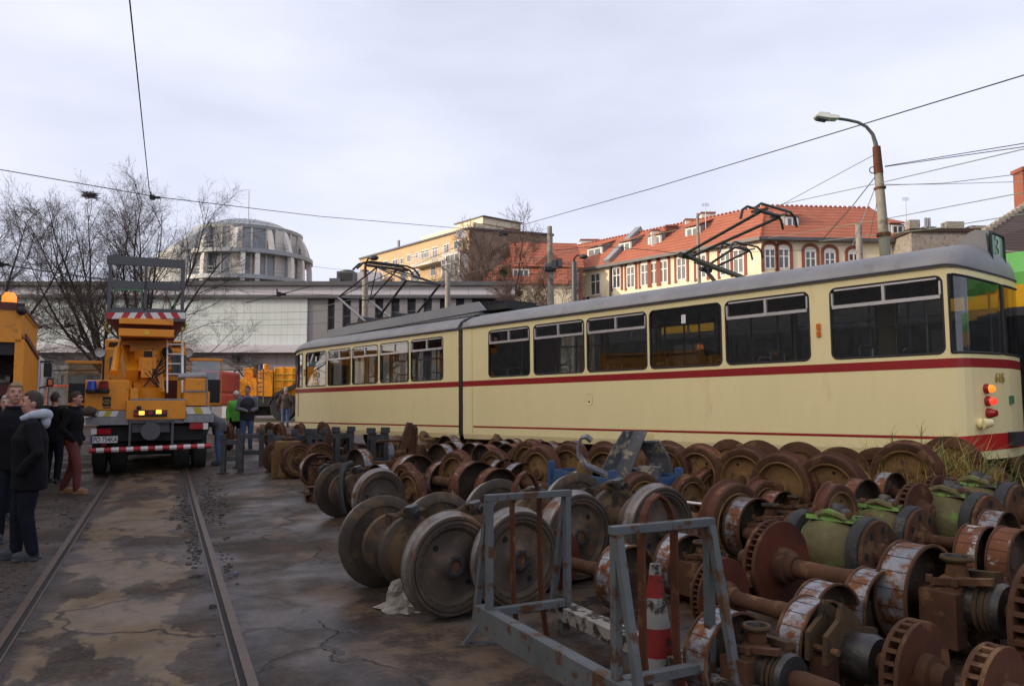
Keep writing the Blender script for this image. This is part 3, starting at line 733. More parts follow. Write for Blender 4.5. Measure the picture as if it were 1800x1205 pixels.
# seam edges, joint bellows
m = MB(); m.box(-0.06, 0.13, 0.06, W_T - 0.06, 0.45, 3.02); m.tube([(0.02, 0.02, 0.4), (0.02, 0.02, 2.85), (0.02, 0.12, 3.02), (0.02, 0.5, 3.19), (0.02, 1.1, 3.25), (0.02, 1.7, 3.19), (0.02, 2.1, 2.95), (0.02, 2.18, 2.8), (0.02, 2.18, .4)], 0.045, 8)
m.build('bellows', 'gasket', tram)
m = MB(); m.box(0.10, 0.36, 0.0, W_T, 2.855, 2.93)
for i in range(3): pass
m.add([(0.1, -.02, 2.86), (0.36, -.02, 2.86), (0.36, 0.02, 2.98), (0.1, .02, 2.98), (0.36, .3, 3.13), (.1, .3, 3.13), (.36, 1.1, 3.21), (.1, 1.1, 3.21), (.36, 2.2, 2.9), (.1, 2.2, 2.9)], [(0, 1, 2, 3), (3, 2, 4, 5), (5, 4, 6, 7), (7, 6, 8, 9)])
m.build('joint_collar', 'roof_grey', tram)
m = MB(); m.box(0.446, 0.452, -0.0015, 0.0, 0.46, 2.84); m.build('panel_seam', 'dark_metal', tram)
# interior: floor, partitions, seats, poles
m = MB(); m.box(-8.4, -0.1, 0.06, W_T - .06, 0.75, 0.8); m.box(0.1, 10.42, 0.06, W_T - .06, 0.75, 0.8)
m.box(-8.4, -.1, .04, .06, .8, 1.66); m.box(.1, 10.4, .04, .06, .8, 1.66); m.box(-8.4, -.1, W_T - .06, W_T - .04, .8, 1.66); m.box(.1, 10.4, W_T - .06, W_T - .04, .8, 1.66)
m.box(-7.9, -.1, .06, W_T - .06, 2.80, 2.83); m.box(.4, 10.5, .06, W_T - .06, 2.80, 2.83)
m.build('interior', 'interior', tram)
for x in (1.7, 3.2, 4.6, 6.0, 6.9, 8.0, 9.4, -1.2, -2.7, -4.1, -5.6):
    for y in (0.32, 1.75):
        m = MB(); m.box(x - .2, x + .2, y - .22, y + .22, 1.18, 1.26); m.box(x - .2, x - .14, y - .22, y + .22, 1.26, 1.74)
        m.box(x - .03, x + .03, y - .05, y + .05, .8, 1.18)
        st = m.build('seat', 'seat_green', tram)
        h = MB(); h.tube([(x - .17, y - .2, 1.7), (x - .17, y - .2, 1.86), (x - .17, y - .13, 1.9), (x - .17, y + .13, 1.9), (x - .17, y + .2, 1.86), (x - .17, y + .2, 1.7)], .014, 6)
        h.build('grab_handle', 'chrome', st)
for x in (1.3, 3.0, 4.95, 5.3, 6.4, 7.6, 9.1, 9.9, 10.2, -1.6, -3.2, -4.6, -6.2):
    m = MB(); m.tube([(x, .75, .8), (x, .75, 2.8)], .018, 6); m.tube([(x + .3, 1.4, .8), (x + .3, 1.4, 2.8)], .018, 6); m.build('grab_pole', 'alu', tram)
m = MB(); m.tube([(.5, .75, 2.6), (10.3, .75, 2.6)], .016, 6); m.tube([(-7.6, .75, 2.6), (-.3, .75, 2.6)], .016, 6)
m.tube([(8.9, .12, 2.13), (10.4, .12, 2.13)], .012, 6); m.build('ceiling_rail', 'alu', tram)
# driver's end bulkhead
m = MB(); m.box(9.9, 9.94, .9, W_T - .1, .8, 2.1); m.build('cab_partition', 'interior', tram)
# roof gear of the rear section
m = MB()
sec = [(-7.35, 3.17), (-7.2, 3.42), (0.15, 3.5), (0.42, 3.28)]
for y in (0.42, 1.74):
    m.prism([(x, z) for x, z in sec], 0, 0.035, 0, Matrix(((1, 0, 0, 0), (0, 0, 1, y), (0, 1, 0, 0), (0, 0, 0, 1))))
m.add([(-7.35, .42, 3.17), (-7.2, .42, 3.42), (-7.2, 1.77, 3.42), (-7.35, 1.77, 3.17)], [(0, 1, 2, 3)])
m.box(-7.1, 0.1, .46, 1.74, 3.2, 3.27); m.build('roof_fairing', 'zinc', tram)
m = MB(); m.box(-.55, .95, .6, 1.6, 3.28, 3.42)
for i in range(16): m.bar((-.5 + i * .09, .6, 3.42), (-.5 + i * .09, 1.6, 3.42), .03, .14)
m.build('resistor_bank', 'black', tram)
# diamond pantograph
m = MB(); r = 0.026
kn = {}
for y in (0.55, 1.65):
    bA, bB = V((-5.75, y, 3.5)), V((-4.05, y, 3.5)); k1, k2 = V((-6.85, y, 4.38)), V((-3.1, y, 4.42)); tA = V((-4.95, 1.1 + (y - 1.1) * .62, 5.06))
    m.tube([bA + V((.55, 0, 0)), k1], .035, 6, 1 if y < 1 else 1); m.tube([bB + V((-.55, 0, 0)), k2], .035, 6, 0)
    m.tube([k1, tA], r, 6); m.tube([k2, tA], r, 6); kn[y] = (k1, k2, tA)
m.tube([kn[.55][0], kn[1.65][0]], .022, 6); m.tube([kn[.55][1], kn[1.65][1]], .022, 6)
m.tube([kn[.55][0], kn[1.65][2]], .016, 5); m.tube([kn[1.65][0], kn[.55][2]], .016, 5); m.tube([kn[.55][1], kn[1.65][2]], .016, 5); m.tube([kn[1.65][1], kn[.55][2]], .016, 5)
for dx in (-.12, .12): m.tube([(-4.95 + dx, 0.05, 4.93), (-4.95 + dx, .25, 5.12), (-4.95 + dx, .5, 5.18), (-4.95 + dx, 1.7, 5.18), (-4.95 + dx, 1.95, 5.12), (-4.95 + dx, 2.15, 4.93)], .03, 6)
m.bar((-4.95, .4, 5.08), (-4.95, 1.8, 5.08), .1, .06)
for y in (.5, 1.7): m.bar((-6.2, y, 3.47), (-3.6, y, 3.47), .07, .09)
for x in (-6.2, -3.6): m.bar((x, .5, 3.47), (x, 1.7, 3.47), .07, .09)
for x in (-6.2, -3.6):
    for y in (.5, 1.7): m.tube([(x, y, 3.27), (x, y, 3.47)], .05, 8)
m.tube([(-5.9, .75, 3.6), (-5.9, 1.45, 3.6)], .13, 10); m.tube([(-4.0, .8, 3.58), (-4.0, 1.4, 3.58)], .09, 10)
m.build('pantograph', ['panto', 'alu'], tram)
# destination box with route number on the nose
m = MB()
bx = [(9.95, 3.17), (10.2, 3.2), (10.38, 3.27), (10.48, 3.38), (10.58, 3.41), (10.68, 3.38), (10.70, 3.28), (10.72, 2.92), (10.0, 2.92)]
m.prism(bx, 0, 0.62, 0, Matrix(((1, 0, 0, 0), (0, 0, -1, 1.41), (0, 1, 0, 0), (0, 0, 0, 1))))
db = m.build('destination_box', 'roof_grey', tram)
s = MB(); pp = rrect(-.25, .25, 2.97, 3.36, .06); s.add([(10.703, 1.1 + a, b) for a, b in pp] + [(10.735, 1.1 + a, b) for a, b in pp], [tuple(range(len(pp), 2 * len(pp)))] + [(k, (k + 1) % len(pp), len(pp) + (k + 1) % len(pp), len(pp) + k) for k in range(len(pp))], 0)
lp = [(10.735, 1.1 + a, b) for a, b in pp]; s.tube(lp + lp[:2], .022, 6, 1)
s.build('route_sign', ['green_sign', 'gasket'], db)
text('route_number', '3', 0.42, 'green_digit', db, frame((10.742, 1.1, 3.165), (0, 1, 0), (0, 0, 1), (1, 0, 0)), 0.002, 0.004)
# nose fittings
def nose_at(d, out=0.0):
    NOSE = NOSE_R
    for i in range(len(NOSE) - 1):
        if NOSE[i][0] <= d <= NOSE[i + 1][0]:
            f = (d - NOSE[i][0]) / (NOSE[i + 1][0] - NOSE[i][0]); y = NOSE[i][1] * (1 - f) + NOSE[i + 1][1] * f
            tx = V((NOSE[i + 1][0] - NOSE[i][0], NOSE[i + 1][1] - NOSE[i][1], 0)).normalized(); nr = V((tx.y, -tx.x, 0))
            return V((XS_R + d, y, 0)) + nr * out, tx, nr
for d, z, mt, nm in ((.25, 1.245, 'lamp_orange', 'turn_lamp'), (.252, 1.085, 'lamp_red', 'tail_lamp'), (.254, .93, 'lens_red', 'brake_lamp')):
    c, tx, nr = nose_at(d); m = MB(); T = Matrix.Translation((c.x, c.y, z)) @ frame((0, 0, 0), tx, (0, 0, 1), nr)
    m.lathe([(0.064, 0), (0.064, .03), (.055, .06), (.04, .11), (0, .116)], 16, 0, T, mis=[1, 1, 0, 0]); m.build(nm, [mt, 'belt_red'], tram)
c, tx, nr = nose_at(.212); m = MB(); T = Matrix.Translation((c.x, c.y, .80)) @ frame((0, 0, 0), tx, (0, 0, 1), nr)
m.lathe([(0.0, 0), (.06, .0), (.075, .04), (.06, .07), (0, .075)], 14, 0, T); m.tube([(-.02, 0, .05), (.1, .01, .1)], [.075, .05], 12, 0, True, T); m.disc((.103, .011, .102), .045, (.9, 0.1, .4), 12, 1, T)
m.build('cable_socket', ['cream', 'lens_red'], tram)
c, tx, nr = nose_at(.305, .006)
text('fleet_number', '615', 0.165, 'sign_gold', tram, frame((c.x, c.y, 1.385), tx, (0, 0, 1), nr), 0.006, .004)
c, tx, nr = nose_at(.3295, .006); m = MB(); m.box(-.05, .05, -.055, .055, 0, .02, 0, frame((c.x, c.y, 1.1), tx, (0, 0, 1), nr)); m.build('reflector', 'green_sign', tram)
bp = MB(); bo = outline(10.40, XS_R, 1, -0.03, 1.0)
vs = []
for (x, y) in bo:
    k = max(0, (x - 10.5)) * 0.12
    vs += [(x, y, .425 + k), (x, y, .635 + k)]
bp.add(vs, [(2 * i, 2 * i + 2, 2 * i + 3, 2 * i + 1) for i in range(len(bo) - 1)]); bpo = bp.build('bumper', 'bumper_red', tram)
c, tx, nr = nose_at(.327, .05); m = MB(); m.box(-.12, .35, -.09, .09, -.04, .05, 0, frame((c.x, c.y, .585), tx, (0, 0, 1), nr)); m.build('buffer_pad', 'rubber', bpo)
for x, nm in ((8.70, 'side_turn_lamp'), (-7.88, 'side_turn_lamp')):
    for z in (2.19, 2.085):
        m = MB(); m.box(x - .03, x + .03, -.03, 0, z - .045, z + .045); m.build(nm, 'lens_orange', tram, bevel=.008)
m = MB(); pp = rrect(3.98, 4.14, 1.09, 1.30, .03); pp2 = rrect(4.0, 4.12, 1.11, 1.28, .025)
n = len(pp); m.add([(a, -.012, b) for a, b in pp] + [(a, -.004, b) for a, b in pp2] + [(a, 0, b) for a, b in pp], [(k, (k + 1) % n, n + (k + 1) % n, n + k) for k in range(n)] + [tuple(range(n, 2 * n))] + [(k, 2 * n + k, 2 * n + (k + 1) % n, (k + 1) % n) for k in range(n)])
m.disc((4.06, -.008, 1.135), .02, (0, -1, 0), 10, 1); m.build('filler_hatch', ['cream', 'hole'], tram)
m = MB()
for i in range(6): m.box(5.05, 5.6, -.012, .0, .42 + i * .028, .434 + i * .028)
m.build('side_grille', 'cream', tram)
m = MB(); m.box(-7.7, -7.55, -.006, 0, 1.0, 1.2); m.build('emblem', 'cream', tram)
# operator's mark and number on the first rear window
T = frame((-7.15, 0.010, 2.03), (1, 0, 0), (0, 0, 1), (0, -1, 0)); m = MB()
for dz in (-.045, 0, .045):
    m.tube([(-.16 + i * .04, dz + .022 * math.sin(i * 1.5) + .012 * i - .04, 0) for i in range(9)], .013, 5, 0, True, T, ell=.2)
m.tube([(.2 * math.cos(a * PI / 9), .085 * math.sin(a * PI / 9), 0) for a in range(19)], .01, 5, 0, False, T, ell=.2)
m.build('operator_mark', 'sign_yellow', tram)
text('operator_initials', 'MPK', .07, 'reed_green', tram, frame((-7.15, .009, 1.895), (1, 0, 0), (0, 0, 1), (0, -1, 0)))
text('window_number', '615', .15, 'sign_yellow', tram, frame((-7.15, .009, 1.79), (1, 0, 0), (0, 0, 1), (0, -1, 0)), .002, .004)
# wheels in the dark under the skirt
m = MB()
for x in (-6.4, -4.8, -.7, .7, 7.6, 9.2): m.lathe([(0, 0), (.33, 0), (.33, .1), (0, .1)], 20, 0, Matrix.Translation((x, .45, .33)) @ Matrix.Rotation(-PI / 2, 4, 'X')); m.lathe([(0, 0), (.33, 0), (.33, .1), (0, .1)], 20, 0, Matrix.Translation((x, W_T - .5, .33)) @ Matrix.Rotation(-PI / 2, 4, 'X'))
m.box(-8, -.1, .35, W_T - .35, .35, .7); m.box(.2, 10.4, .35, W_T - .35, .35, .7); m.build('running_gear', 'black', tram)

# ================================================================== GREEN AND YELLOW TRAM BEHIND
gto = TJ + TN * 3.4; gtx = math.atan2(TD.y, TD.x)
gt = thing('city_tram', 'modern green and yellow tram standing behind the cream tram', 'tram', V((gto.x, gto.y, 0.42)), gtx)
m = MB(); m.box(1.0, 24, 0, 2.4, .3, 2.74, 1); m.box(1.0, 3.1, 0, 2.4, 2.74, 3.1, 1); m.box(3.1, 4.5, 0, 2.4, 2.74, 3.1, 2); m.box(4.5, 9.2, 0, 2.4, 2.74, 3.1, 1); m.box(9.2, 24, 0.0, 2.4, 2.74, 3.1, 2); m.box(1.0, 24, 0, 2.4, 3.1, 3.3, 0)
m.add([(1, 0, 3.3), (24, 0, 3.3), (24, .35, 3.68), (1, .35, 3.68), (1, 2.05, 3.68), (24, 2.05, 3.68), (24, 2.4, 3.3), (1, 2.4, 3.3)], [(0, 1, 2, 3), (3, 2, 5, 4), (4, 5, 6, 7), (0, 3, 4, 7), (1, 6, 5, 2)])
m.build('body', ['lime_tram', 'dark_panel', 'amber_tram'], gt)
m = MB(); m.box(1.2, 23.8, -.02, 0, 1.15, 2.6); m.build('window_band', 'dark_glass', gt)
def single_arm(parent, base, elbow, top, half, name='pantograph'):
    m = MB(); base, elbow, top = V(base), V(elbow), V(top)
    m.tube([base, elbow], .055, 8)
    m.tube([base + V((-.1, .3, 0)), elbow + V((0, .3, -.12))], .018, 6)
    for s_ in (-1, 1):
        m.tube([elbow + V((0, s_ * .16, 0)), top + V((0, s_ * half * .62, -.12))], .038, 8)
    m.tube([elbow + V((0, -.25, 0)), elbow + V((0, .25, 0))], .075, 8)
    for dx in (-.17, .17):
        t0 = top + V((dx, 0, 0))
        m.tube([t0 + V((0, -half - .24, -.3)), t0 + V((0, -half - .16, -.1)), t0 + V((0, -half + .02, 0)), t0 + V((0, half - .02, 0)), t0 + V((0, half + .16, -.1)), t0 + V((0, half + .24, -.3))], .03, 7)
    for y in (-half * .62, half * .62): m.bar(top + V((-.2, y, -.08)), top + V((.2, y, -.08)), .05, .05)
    m.tube([top + V((0, -half * .7, -.1)), top + V((0, half * .7, -.1))], .03, 7)
    m.build(name, 'panto', parent)
def gl_local(u, v, off):
    """a pixel taken to the plane 'off' across the hidden trams, in their own axes"""
    o = gto + TN * off; k = (u - CU) / F_PX
    Y = 12.0
    for _ in range(60):
        p = at(u, v, Y); d = (p - o).dot(TN); Y -= d * 0.6
    p = at(u, v, Y); r = p - gto
    return V((r.dot(TD), off, p.z - 0.42))
e = gl_local(1207, 450, 1.2); tp = gl_local(1352, 368, 1.2)
single_arm(gt, (e.x + 2.3, 1.2, 3.66), e, tp, .62)
gto2 = gto + TN * 4.2
gt2 = thing('hidden_tram', 'tram on the farthest siding of which only the raised second current collector shows', 'tram', V((gto2.x, gto2.y, .40)), gtx)
m = MB(); m.box(1.5, 20, 0, 2.4, .3, 3.2, 0); m.build('body', 'dark_panel', gt2)
e = gl_local(1240, 474, 5.4); tp = gl_local(1303, 430, 5.4); e.y = 1.2; tp.y = 1.2
single_arm(gt2, (e.x + 1.6, 1.2, 3.2), e + V((0, 0, .02)), tp, .6)
# ================================================================== WHEELSETS AND RUNNING GEAR
A1 = V((-0.57, 0.82, 0)).normalized()      # axle direction (near to far) in the rows beside the track
A2 = TN.copy()                             # axle direction in the rows along the tram
PR = {}
def proto(key, mats):
    def deco(fn):
        m = MB(); fn(m); PR[key] = m.mesh(key, mats); return fn
    return deco
def ring(c0, rad, n, r, x, mb, mi):
    for k in range(n):
        a = 2 * PI * k / n + c0; mb.disc((x, rad * math.cos(a), rad * math.sin(a)), r, (-1, 0, 0), 8, mi)
@proto('tyre_grey', ['grey_tyre', 'grey_wheel', 'hole'])
def _(m):
    m.lathe([(.318, .012), (.322, 0), (.345, 0), (.347, .008), (.352, .008), (.354, 0), (.374, .0), (.382, .01), (.382, .085), (.39, .095), (.41, .104), (.41, .124), (.395, .135), (.318, .135), (.318, .012)], 56, 0, AX, mis=[1, 1, 1, 2, 1, 1, 1, 0, 0, 0, 1, 1, 1, 1])
@proto('disc_grey', ['grey_wheel', 'hole', 'dark_oily'])
def _(m):
    m.lathe([(.0, .07), (.042, .07), (.046, -.012), (.06, -.016), (.085, -.01), (.095, .02), (.13, .045), (.2, .055), (.265, .045), (.285, .02), (.295, .012), (.318, .012)], 48, 0, AX, mis=[1, 1, 2, 2, 0, 0, 0, 0, 0, 0, 0])
    m.lathe([(.318, .12), (.2, .1), (.09, .12), (.0, .12)], 40, 0, AX)
    ring(0, .306, 26, .006, .0105, m, 1); ring(.4, .205, 2, .026, .049, m, 1); ring(0, .072, 8, .006, -.018, m, 1)
@proto('tyre_rust', ['rust_red', 'rust', 'tan_rust'])
def _(m):
    m.lathe([(.262, .02), (.262, .0), (.275, -.004), (.282, .006), (.29, 0), (.345, 0), (.36, .012), (.36, .09), (.37, .1), (.39, .108), (.39, .125), (.37, .135), (.262, .135), (.262, .02)], 48, 1, AX, mis=[2, 2, 2, 1, 1, 1, 0, 0, 0, 0, 1, 1, 1])
@proto('disc_tan', ['tan_rust', 'hole', 'rust'])
def _(m):
    m.lathe([(0, .012), (.085, .012), (.09, .02), (.1, .052), (.19, .064), (.245, .056), (.255, .02), (.262, .018)], 40, 0, AX)
    m.lathe([(.262, .11), (.1, .11), (0, .11)], 32, 0, AX)
    ring(.5, .19, 2, .018, .058, m, 1); m.disc((.009, .02, .0), .012, (-1, 0, 0), 8, 1)
def drum(mats, key):
    m = MB()
    m.lathe([(.0, .075), (.06, .075), (.07, .085), (.2, .105), (.235, .09), (.243, .0), (.25, -.006), (.262, -.004), (.262, .008), (.252, .012), (.252, .15), (.262, .154), (.262, .166), (.25, .168), (.235, .165), (.2, .125), (0, .12)], 48, 0, AX, mis=[3, 3, 3, 3, 3, 2, 2, 2, 2, 0, 2, 2, 2, 3, 3, 3])
    for k in range(18):
        a = 2 * PI * k / 18; c, s_ = math.cos(a), math.sin(a)
        m.box(.012, .15, -.0016, .0016, .2535, .254, 1, Matrix.Rotation(a, 4, 'X'))
    ring(.3, .18, 3, .016, .098, m, 1)
    PR[key] = m.mesh(key, mats)
drum(['silver_rim', 'hole', 'rust', 'dark_face'], 'drum_silver')
drum(['orange_rim', 'hole', 'rust', 'dark_face'], 'drum_orange')
@proto('brake_disc', ['rust_bright', 'rust', 'hole'])
def _(m):
    m.lathe([(.1, .012), (.105, 0), (.262, 0), (.265, .004), (.265, .02), (.262, .024), (.1, .024)], 48, 0, AX, mis=[1, 0, 1, 1, 1, 0])
    m.lathe([(.1, .066), (.262, .066), (.265, .07), (.265, .086), (.262, .09), (.1, .09)], 48, 0, AX, mis=[0, 1, 1, 1, 0])
    for k in range(40): m.box(.024, .066, -.005, .005, .13, .258, 1, Matrix.Rotation(2 * PI * k / 40, 4, 'X'))
    m.lathe([(.0, -.1), (.07, -.1), (.078, -.06), (.1, -.05), (.11, .0), (.11, .09), (.08, .12), (0, .12)], 28, 1, AX)
@proto('brake_disc_dark', ['rust_red', 'rust', 'hole'])
def _(m):
    m.lathe([(.1, .012), (.105, 0), (.262, 0), (.265, .004), (.265, .02), (.262, .024), (.1, .024)], 48, 0, AX, mis=[1, 0, 1, 1, 1, 0])
    m.lathe([(.1, .075), (.262, .075), (.265, .08), (.265, .096), (.262, .1), (.1, .1)], 48, 0, AX, mis=[0, 1, 1, 1, 0])
    m.lathe([(.2, .024), (.2, .075)], 40, 2, AX)
    for k in range(26): m.box(.024, .075, -.012, .012, .2, .264, 1, Matrix.Rotation(2 * PI * k / 26, 4, 'X'))
    m.lathe([(.0, -.12), (.065, -.12), (.075, -.06), (.105, -.05), (.11, .0), (.11, .1), (.08, .13), (0, .13)], 28, 1, AX)
def axle(key, x0, x1, r, mt):
    m = MB(); m.lathe([(0, x0), (r * .8, x0), (r, x0 + .03), (r, x0 + (x1 - x0) * .3), (r * .86, x0 + (x1 - x0) * .36), (r * .86, x0 + (x1 - x0) * .64), (r, x0 + (x1 - x0) * .7), (r, x1 - .03), (r * .8, x1), (0, x1)], 20, 0, AX); PR[key] = m.mesh(key, [mt])
axle('axle_long', .0, 1.46, .066, 'rust'); axle('axle_near', -.62, .1, .06, 'rust'); axle('axle_far', .1, 1.2, .062, 'rust')
@proto('gear_brown', ['brown_dirt', 'dark_oily', 'grey_wheel', 'hole'])
def _(m):
    m.lathe([(.07, .24), (.28, .25), (.295, .27), (.295, .31), (.28, .33), (.2, .34), (.21, .42), (.25, .46), (.275, .55), (.255, .62), (.27, .66), (.31, .68), (.31, .74), (.27, .76), (.2, .78), (.17, .9), (.16, 1.05), (.2, 1.08), (.27, 1.09), (.27, 1.15), (.08, 1.18)], 32, 0, AX, mis=[2, 2, 2, 2, 2] + [0] * 5 + [2, 2, 2] + [0] * 3 + [2] * 4)
    ring(.2, .21, 6, .03, .247, m, 3)
    m.lathe([(.0, .43), (.05, .43), (.055, .41), (.055, .33), (.085, .3), (.11, .2)], 16, 1, Matrix.Translation((.5, .02, 0)) @ Matrix.Rotation(-.25, 4, 'X'), mis=[1, 1, 1, 0, 0])
    m.tube([(.56, -.02, .3), (.7, .04, .33), (.84, .02, .28), (1.0, .05, .22)], [.075, .07, .06, .045], 10, 0)
    m.tube([(.42, .1, .36), (.55, .12, .38), (.68, .08, .36)], .03, 8, 1); m.box(.78, 1.0, -.1, .12, .2, .29, 0); m.box(.62, .8, -.27, -.18, -.1, .12, 1)
    m.tube([(.45, -.26, .1), (.6, -.3, -.1), (.75, -.27, -.25)], .05, 8, 1); m.ball((.9, -.05, .24), .07, 10, 1)
@proto('box_bracket', ['rust', 'dark_oily', 'rust', 'brown_dirt'])
def _(m):
    m.box(-.2, -.02, -.2, -.075, -.19, .1, 0); m.box(-.2, -.02, .075, .17, -.19, .07, 0); m.box(-.215, -.005, -.21, -.2, -.2, .11, 2); m.box(-.09, -.07, -.215, -.07, -.21, .115, 0)
    m.lathe([(.07, .0), (.125, 0), (.135, .03), (.135, .1), (.125, .13), (.07, .13)], 24, 0, Matrix.Translation((-.19, 0, 0)) @ AX)
    for x in (-.25, -.28, -.31): m.lathe([(.115, -.011), (.125, 0), (.115, .011)], 22, 3, Matrix.Translation((x, 0, 0)) @ AX)
    m.lathe([(.05, -.36), (.12, -.36), (.13, -.33), (.11, -.29), (.11, -.2)], 22, 1, AX)
    m.lathe([(.04, .1), (.055, .13), (.045, .19), (.072, .2), (.078, .212), (.072, .224), (.055, .222), (.05, .2), (.0, .19)], 20, 0, Matrix.Translation((-.12, -.01, 0)), mis=[3, 0, 0, 3, 3, 3, 1, 1])
    m.bar((-.02, -.16, .11), (-.3, -.05, .15), .05, .035, 3); m.bar((-.05, .1, .1), (-.32, .06, .14), .05, .03, 0); m.box(-.24, -.18, -.24, -.16, -.23, -.18, 0)
    m.tube([(-.13, -.14, -.2), (-.2, -.1, -.24), (-.05, .02, -.24)], .018, 6, 3)
    for y in (-.15, .12): m.tube([(-.17, y, .1), (-.17, y, .135)], .017, 6, 2); m.tube([(-.05, y, .1), (-.05, y, .135)], .017, 6, 2)
@proto('clamp_bracket', ['rust', 'dark_oily', 'brown_dirt', 'rust'])
def _(m):
    pl = [(-.27, -.02), (-.25, .1), (-.12, .13), (.0, .24), (.09, .29), (.12, .2), (.24, .13), (.25, -.02), (.12, .02), (.08, .11), (-.05, .1), (-.1, .03)]
    for x in (-.16, -.05): m.prism([(a, b) for a, b in pl], x, x + .028, 2, Matrix(((0, 0, 1, 0), (1, 0, 0, 0), (0, 1, 0, 0), (0, 0, 0, 1))))
    m.box(-.15, -.03, -.24, -.12, -.3, 0, 0); m.box(-.15, -.03, .12, .22, -.24, 0, 0); m.box(-.16, -.02, -.25, -.19, .0, .07, 3)
    m.lathe([(.05, -.32), (.12, -.32), (.135, -.28), (.125, -.2), (.13, -.02), (.08, 0)], 22, 1, AX); m.tube([(-.2, .2, .05), (.02, .2, .05)], .02, 8, 3); m.tube([(-.2, -.2, .04), (.02, -.2, .04)], .02, 8, 3)
@proto('green_gear', ['green_paint', 'olive_dirt', 'dark_oily', 'rust'])
def _(m):
    m.lathe([(.08, .1), (.2, .1), (.235, .14), (.275, .26), (.29, .36), (.275, .46), (.235, .57), (.2, .61), (.08, .61)], 32, 0, AX, mis=[0, 0, 1, 1, 1, 1, 0, 0])
    m.box(.14, .56, -.2, .18, .225, .262, 0, Matrix.Rotation(.12, 4, 'X')); m.box(.16, .54, -.17, .15, .262, .285, 0, Matrix.Rotation(.12, 4, 'X'))
    for x in (.19, .31, .43, .52):
        for y in (-.16, .15): m.lathe([(.03, 0), (.03, .03), (.018, .045), (0, .045)], 8, 3, Matrix.Rotation(.12, 4, 'X') @ Matrix.Translation((x, y, .27)))
    m.lathe([(.0, .37), (.055, .37), (.065, .345), (.06, .29), (.1, .25)], 14, 2, Matrix.Translation((.4, .02, 0)) @ Matrix.Rotation(.3, 4, 'X')); m.ball((.25, .06, .29), .06, 9, 2); m.tube([(.2, .12, .27), (.34, .16, .32), (.5, .1, .27)], .03, 7, 1)
    m.tube([(.2, -.24, .02), (.22, -.33, .03)], .06, 12, 2); m.tube([(.36, -.26, .0), (.37, -.33, .01)], .04, 12, 3)
    m.box(.24, .5, -.31, -.24, .08, .2, 1); m.tube([(.1, -.1, .24), (.2, -.2, .21), (.24, -.27, .12)], .022, 6, 2)
@proto('flange_ring', ['rubber', 'rust', 'hole'])
def _(m):
    m.lathe([(.1, .0), (.27, 0), (.275, .01), (.275, .03), (.262, .032), (.285, .04), (.295, .06), (.295, .12), (.28, .14), (.1, .15)], 40, 1, AX, mis=[1, 1, 1, 0, 0, 0, 0, 0, 0])
    ring(.2, .2, 7, .032, -.003, m, 2); m.lathe([(.0, -.05), (.09, -.05), (.1, 0)], 22, 1, AX)
@proto('gear_case', ['tan_rust', 'dark_oily', 'brown_dirt', 'rust'])
def _(m):
    m.lathe([(.0, -.02), (.2, -.02), (.24, .03), (.25, .12), (.22, .2), (.18, .24), (.2, .36), (.23, .4), (.2, .5), (.0, .52)], 24, 0, AX, mis=[0, 0, 0, 2, 2, 0, 0, 2, 2])
    m.tube([(.1, 0, .12), (.14, .04, .27)], [.13, .09], 14, 0); m.lathe([(.08, 0), (.085, .02), (.05, .045), (0, .045)], 12, 1, Matrix.Translation((.14, .04, .255)) @ Matrix.Rotation(.5, 4, 'X')); m.box(-.02, .3, -.24, -.1, .02, .2, 0, Matrix.Rotation(.3, 4, 'X')); m.ball((.05, -.14, .2), .05, 8, 1)
    m.tube([(.36, -.05, .15), (.4, -.1, .31)], [.07, .05], 12, 2); m.box(.26, .46, -.2, .16, .1, .22, 2); m.ball((.3, .12, .24), .06, 10, 1)
    m.lathe([(.03, -.03), (.16, -.03), (.16, -.02)], 20, 3, AX); ring(.3, .2, 8, .014, -.022, m, 1)

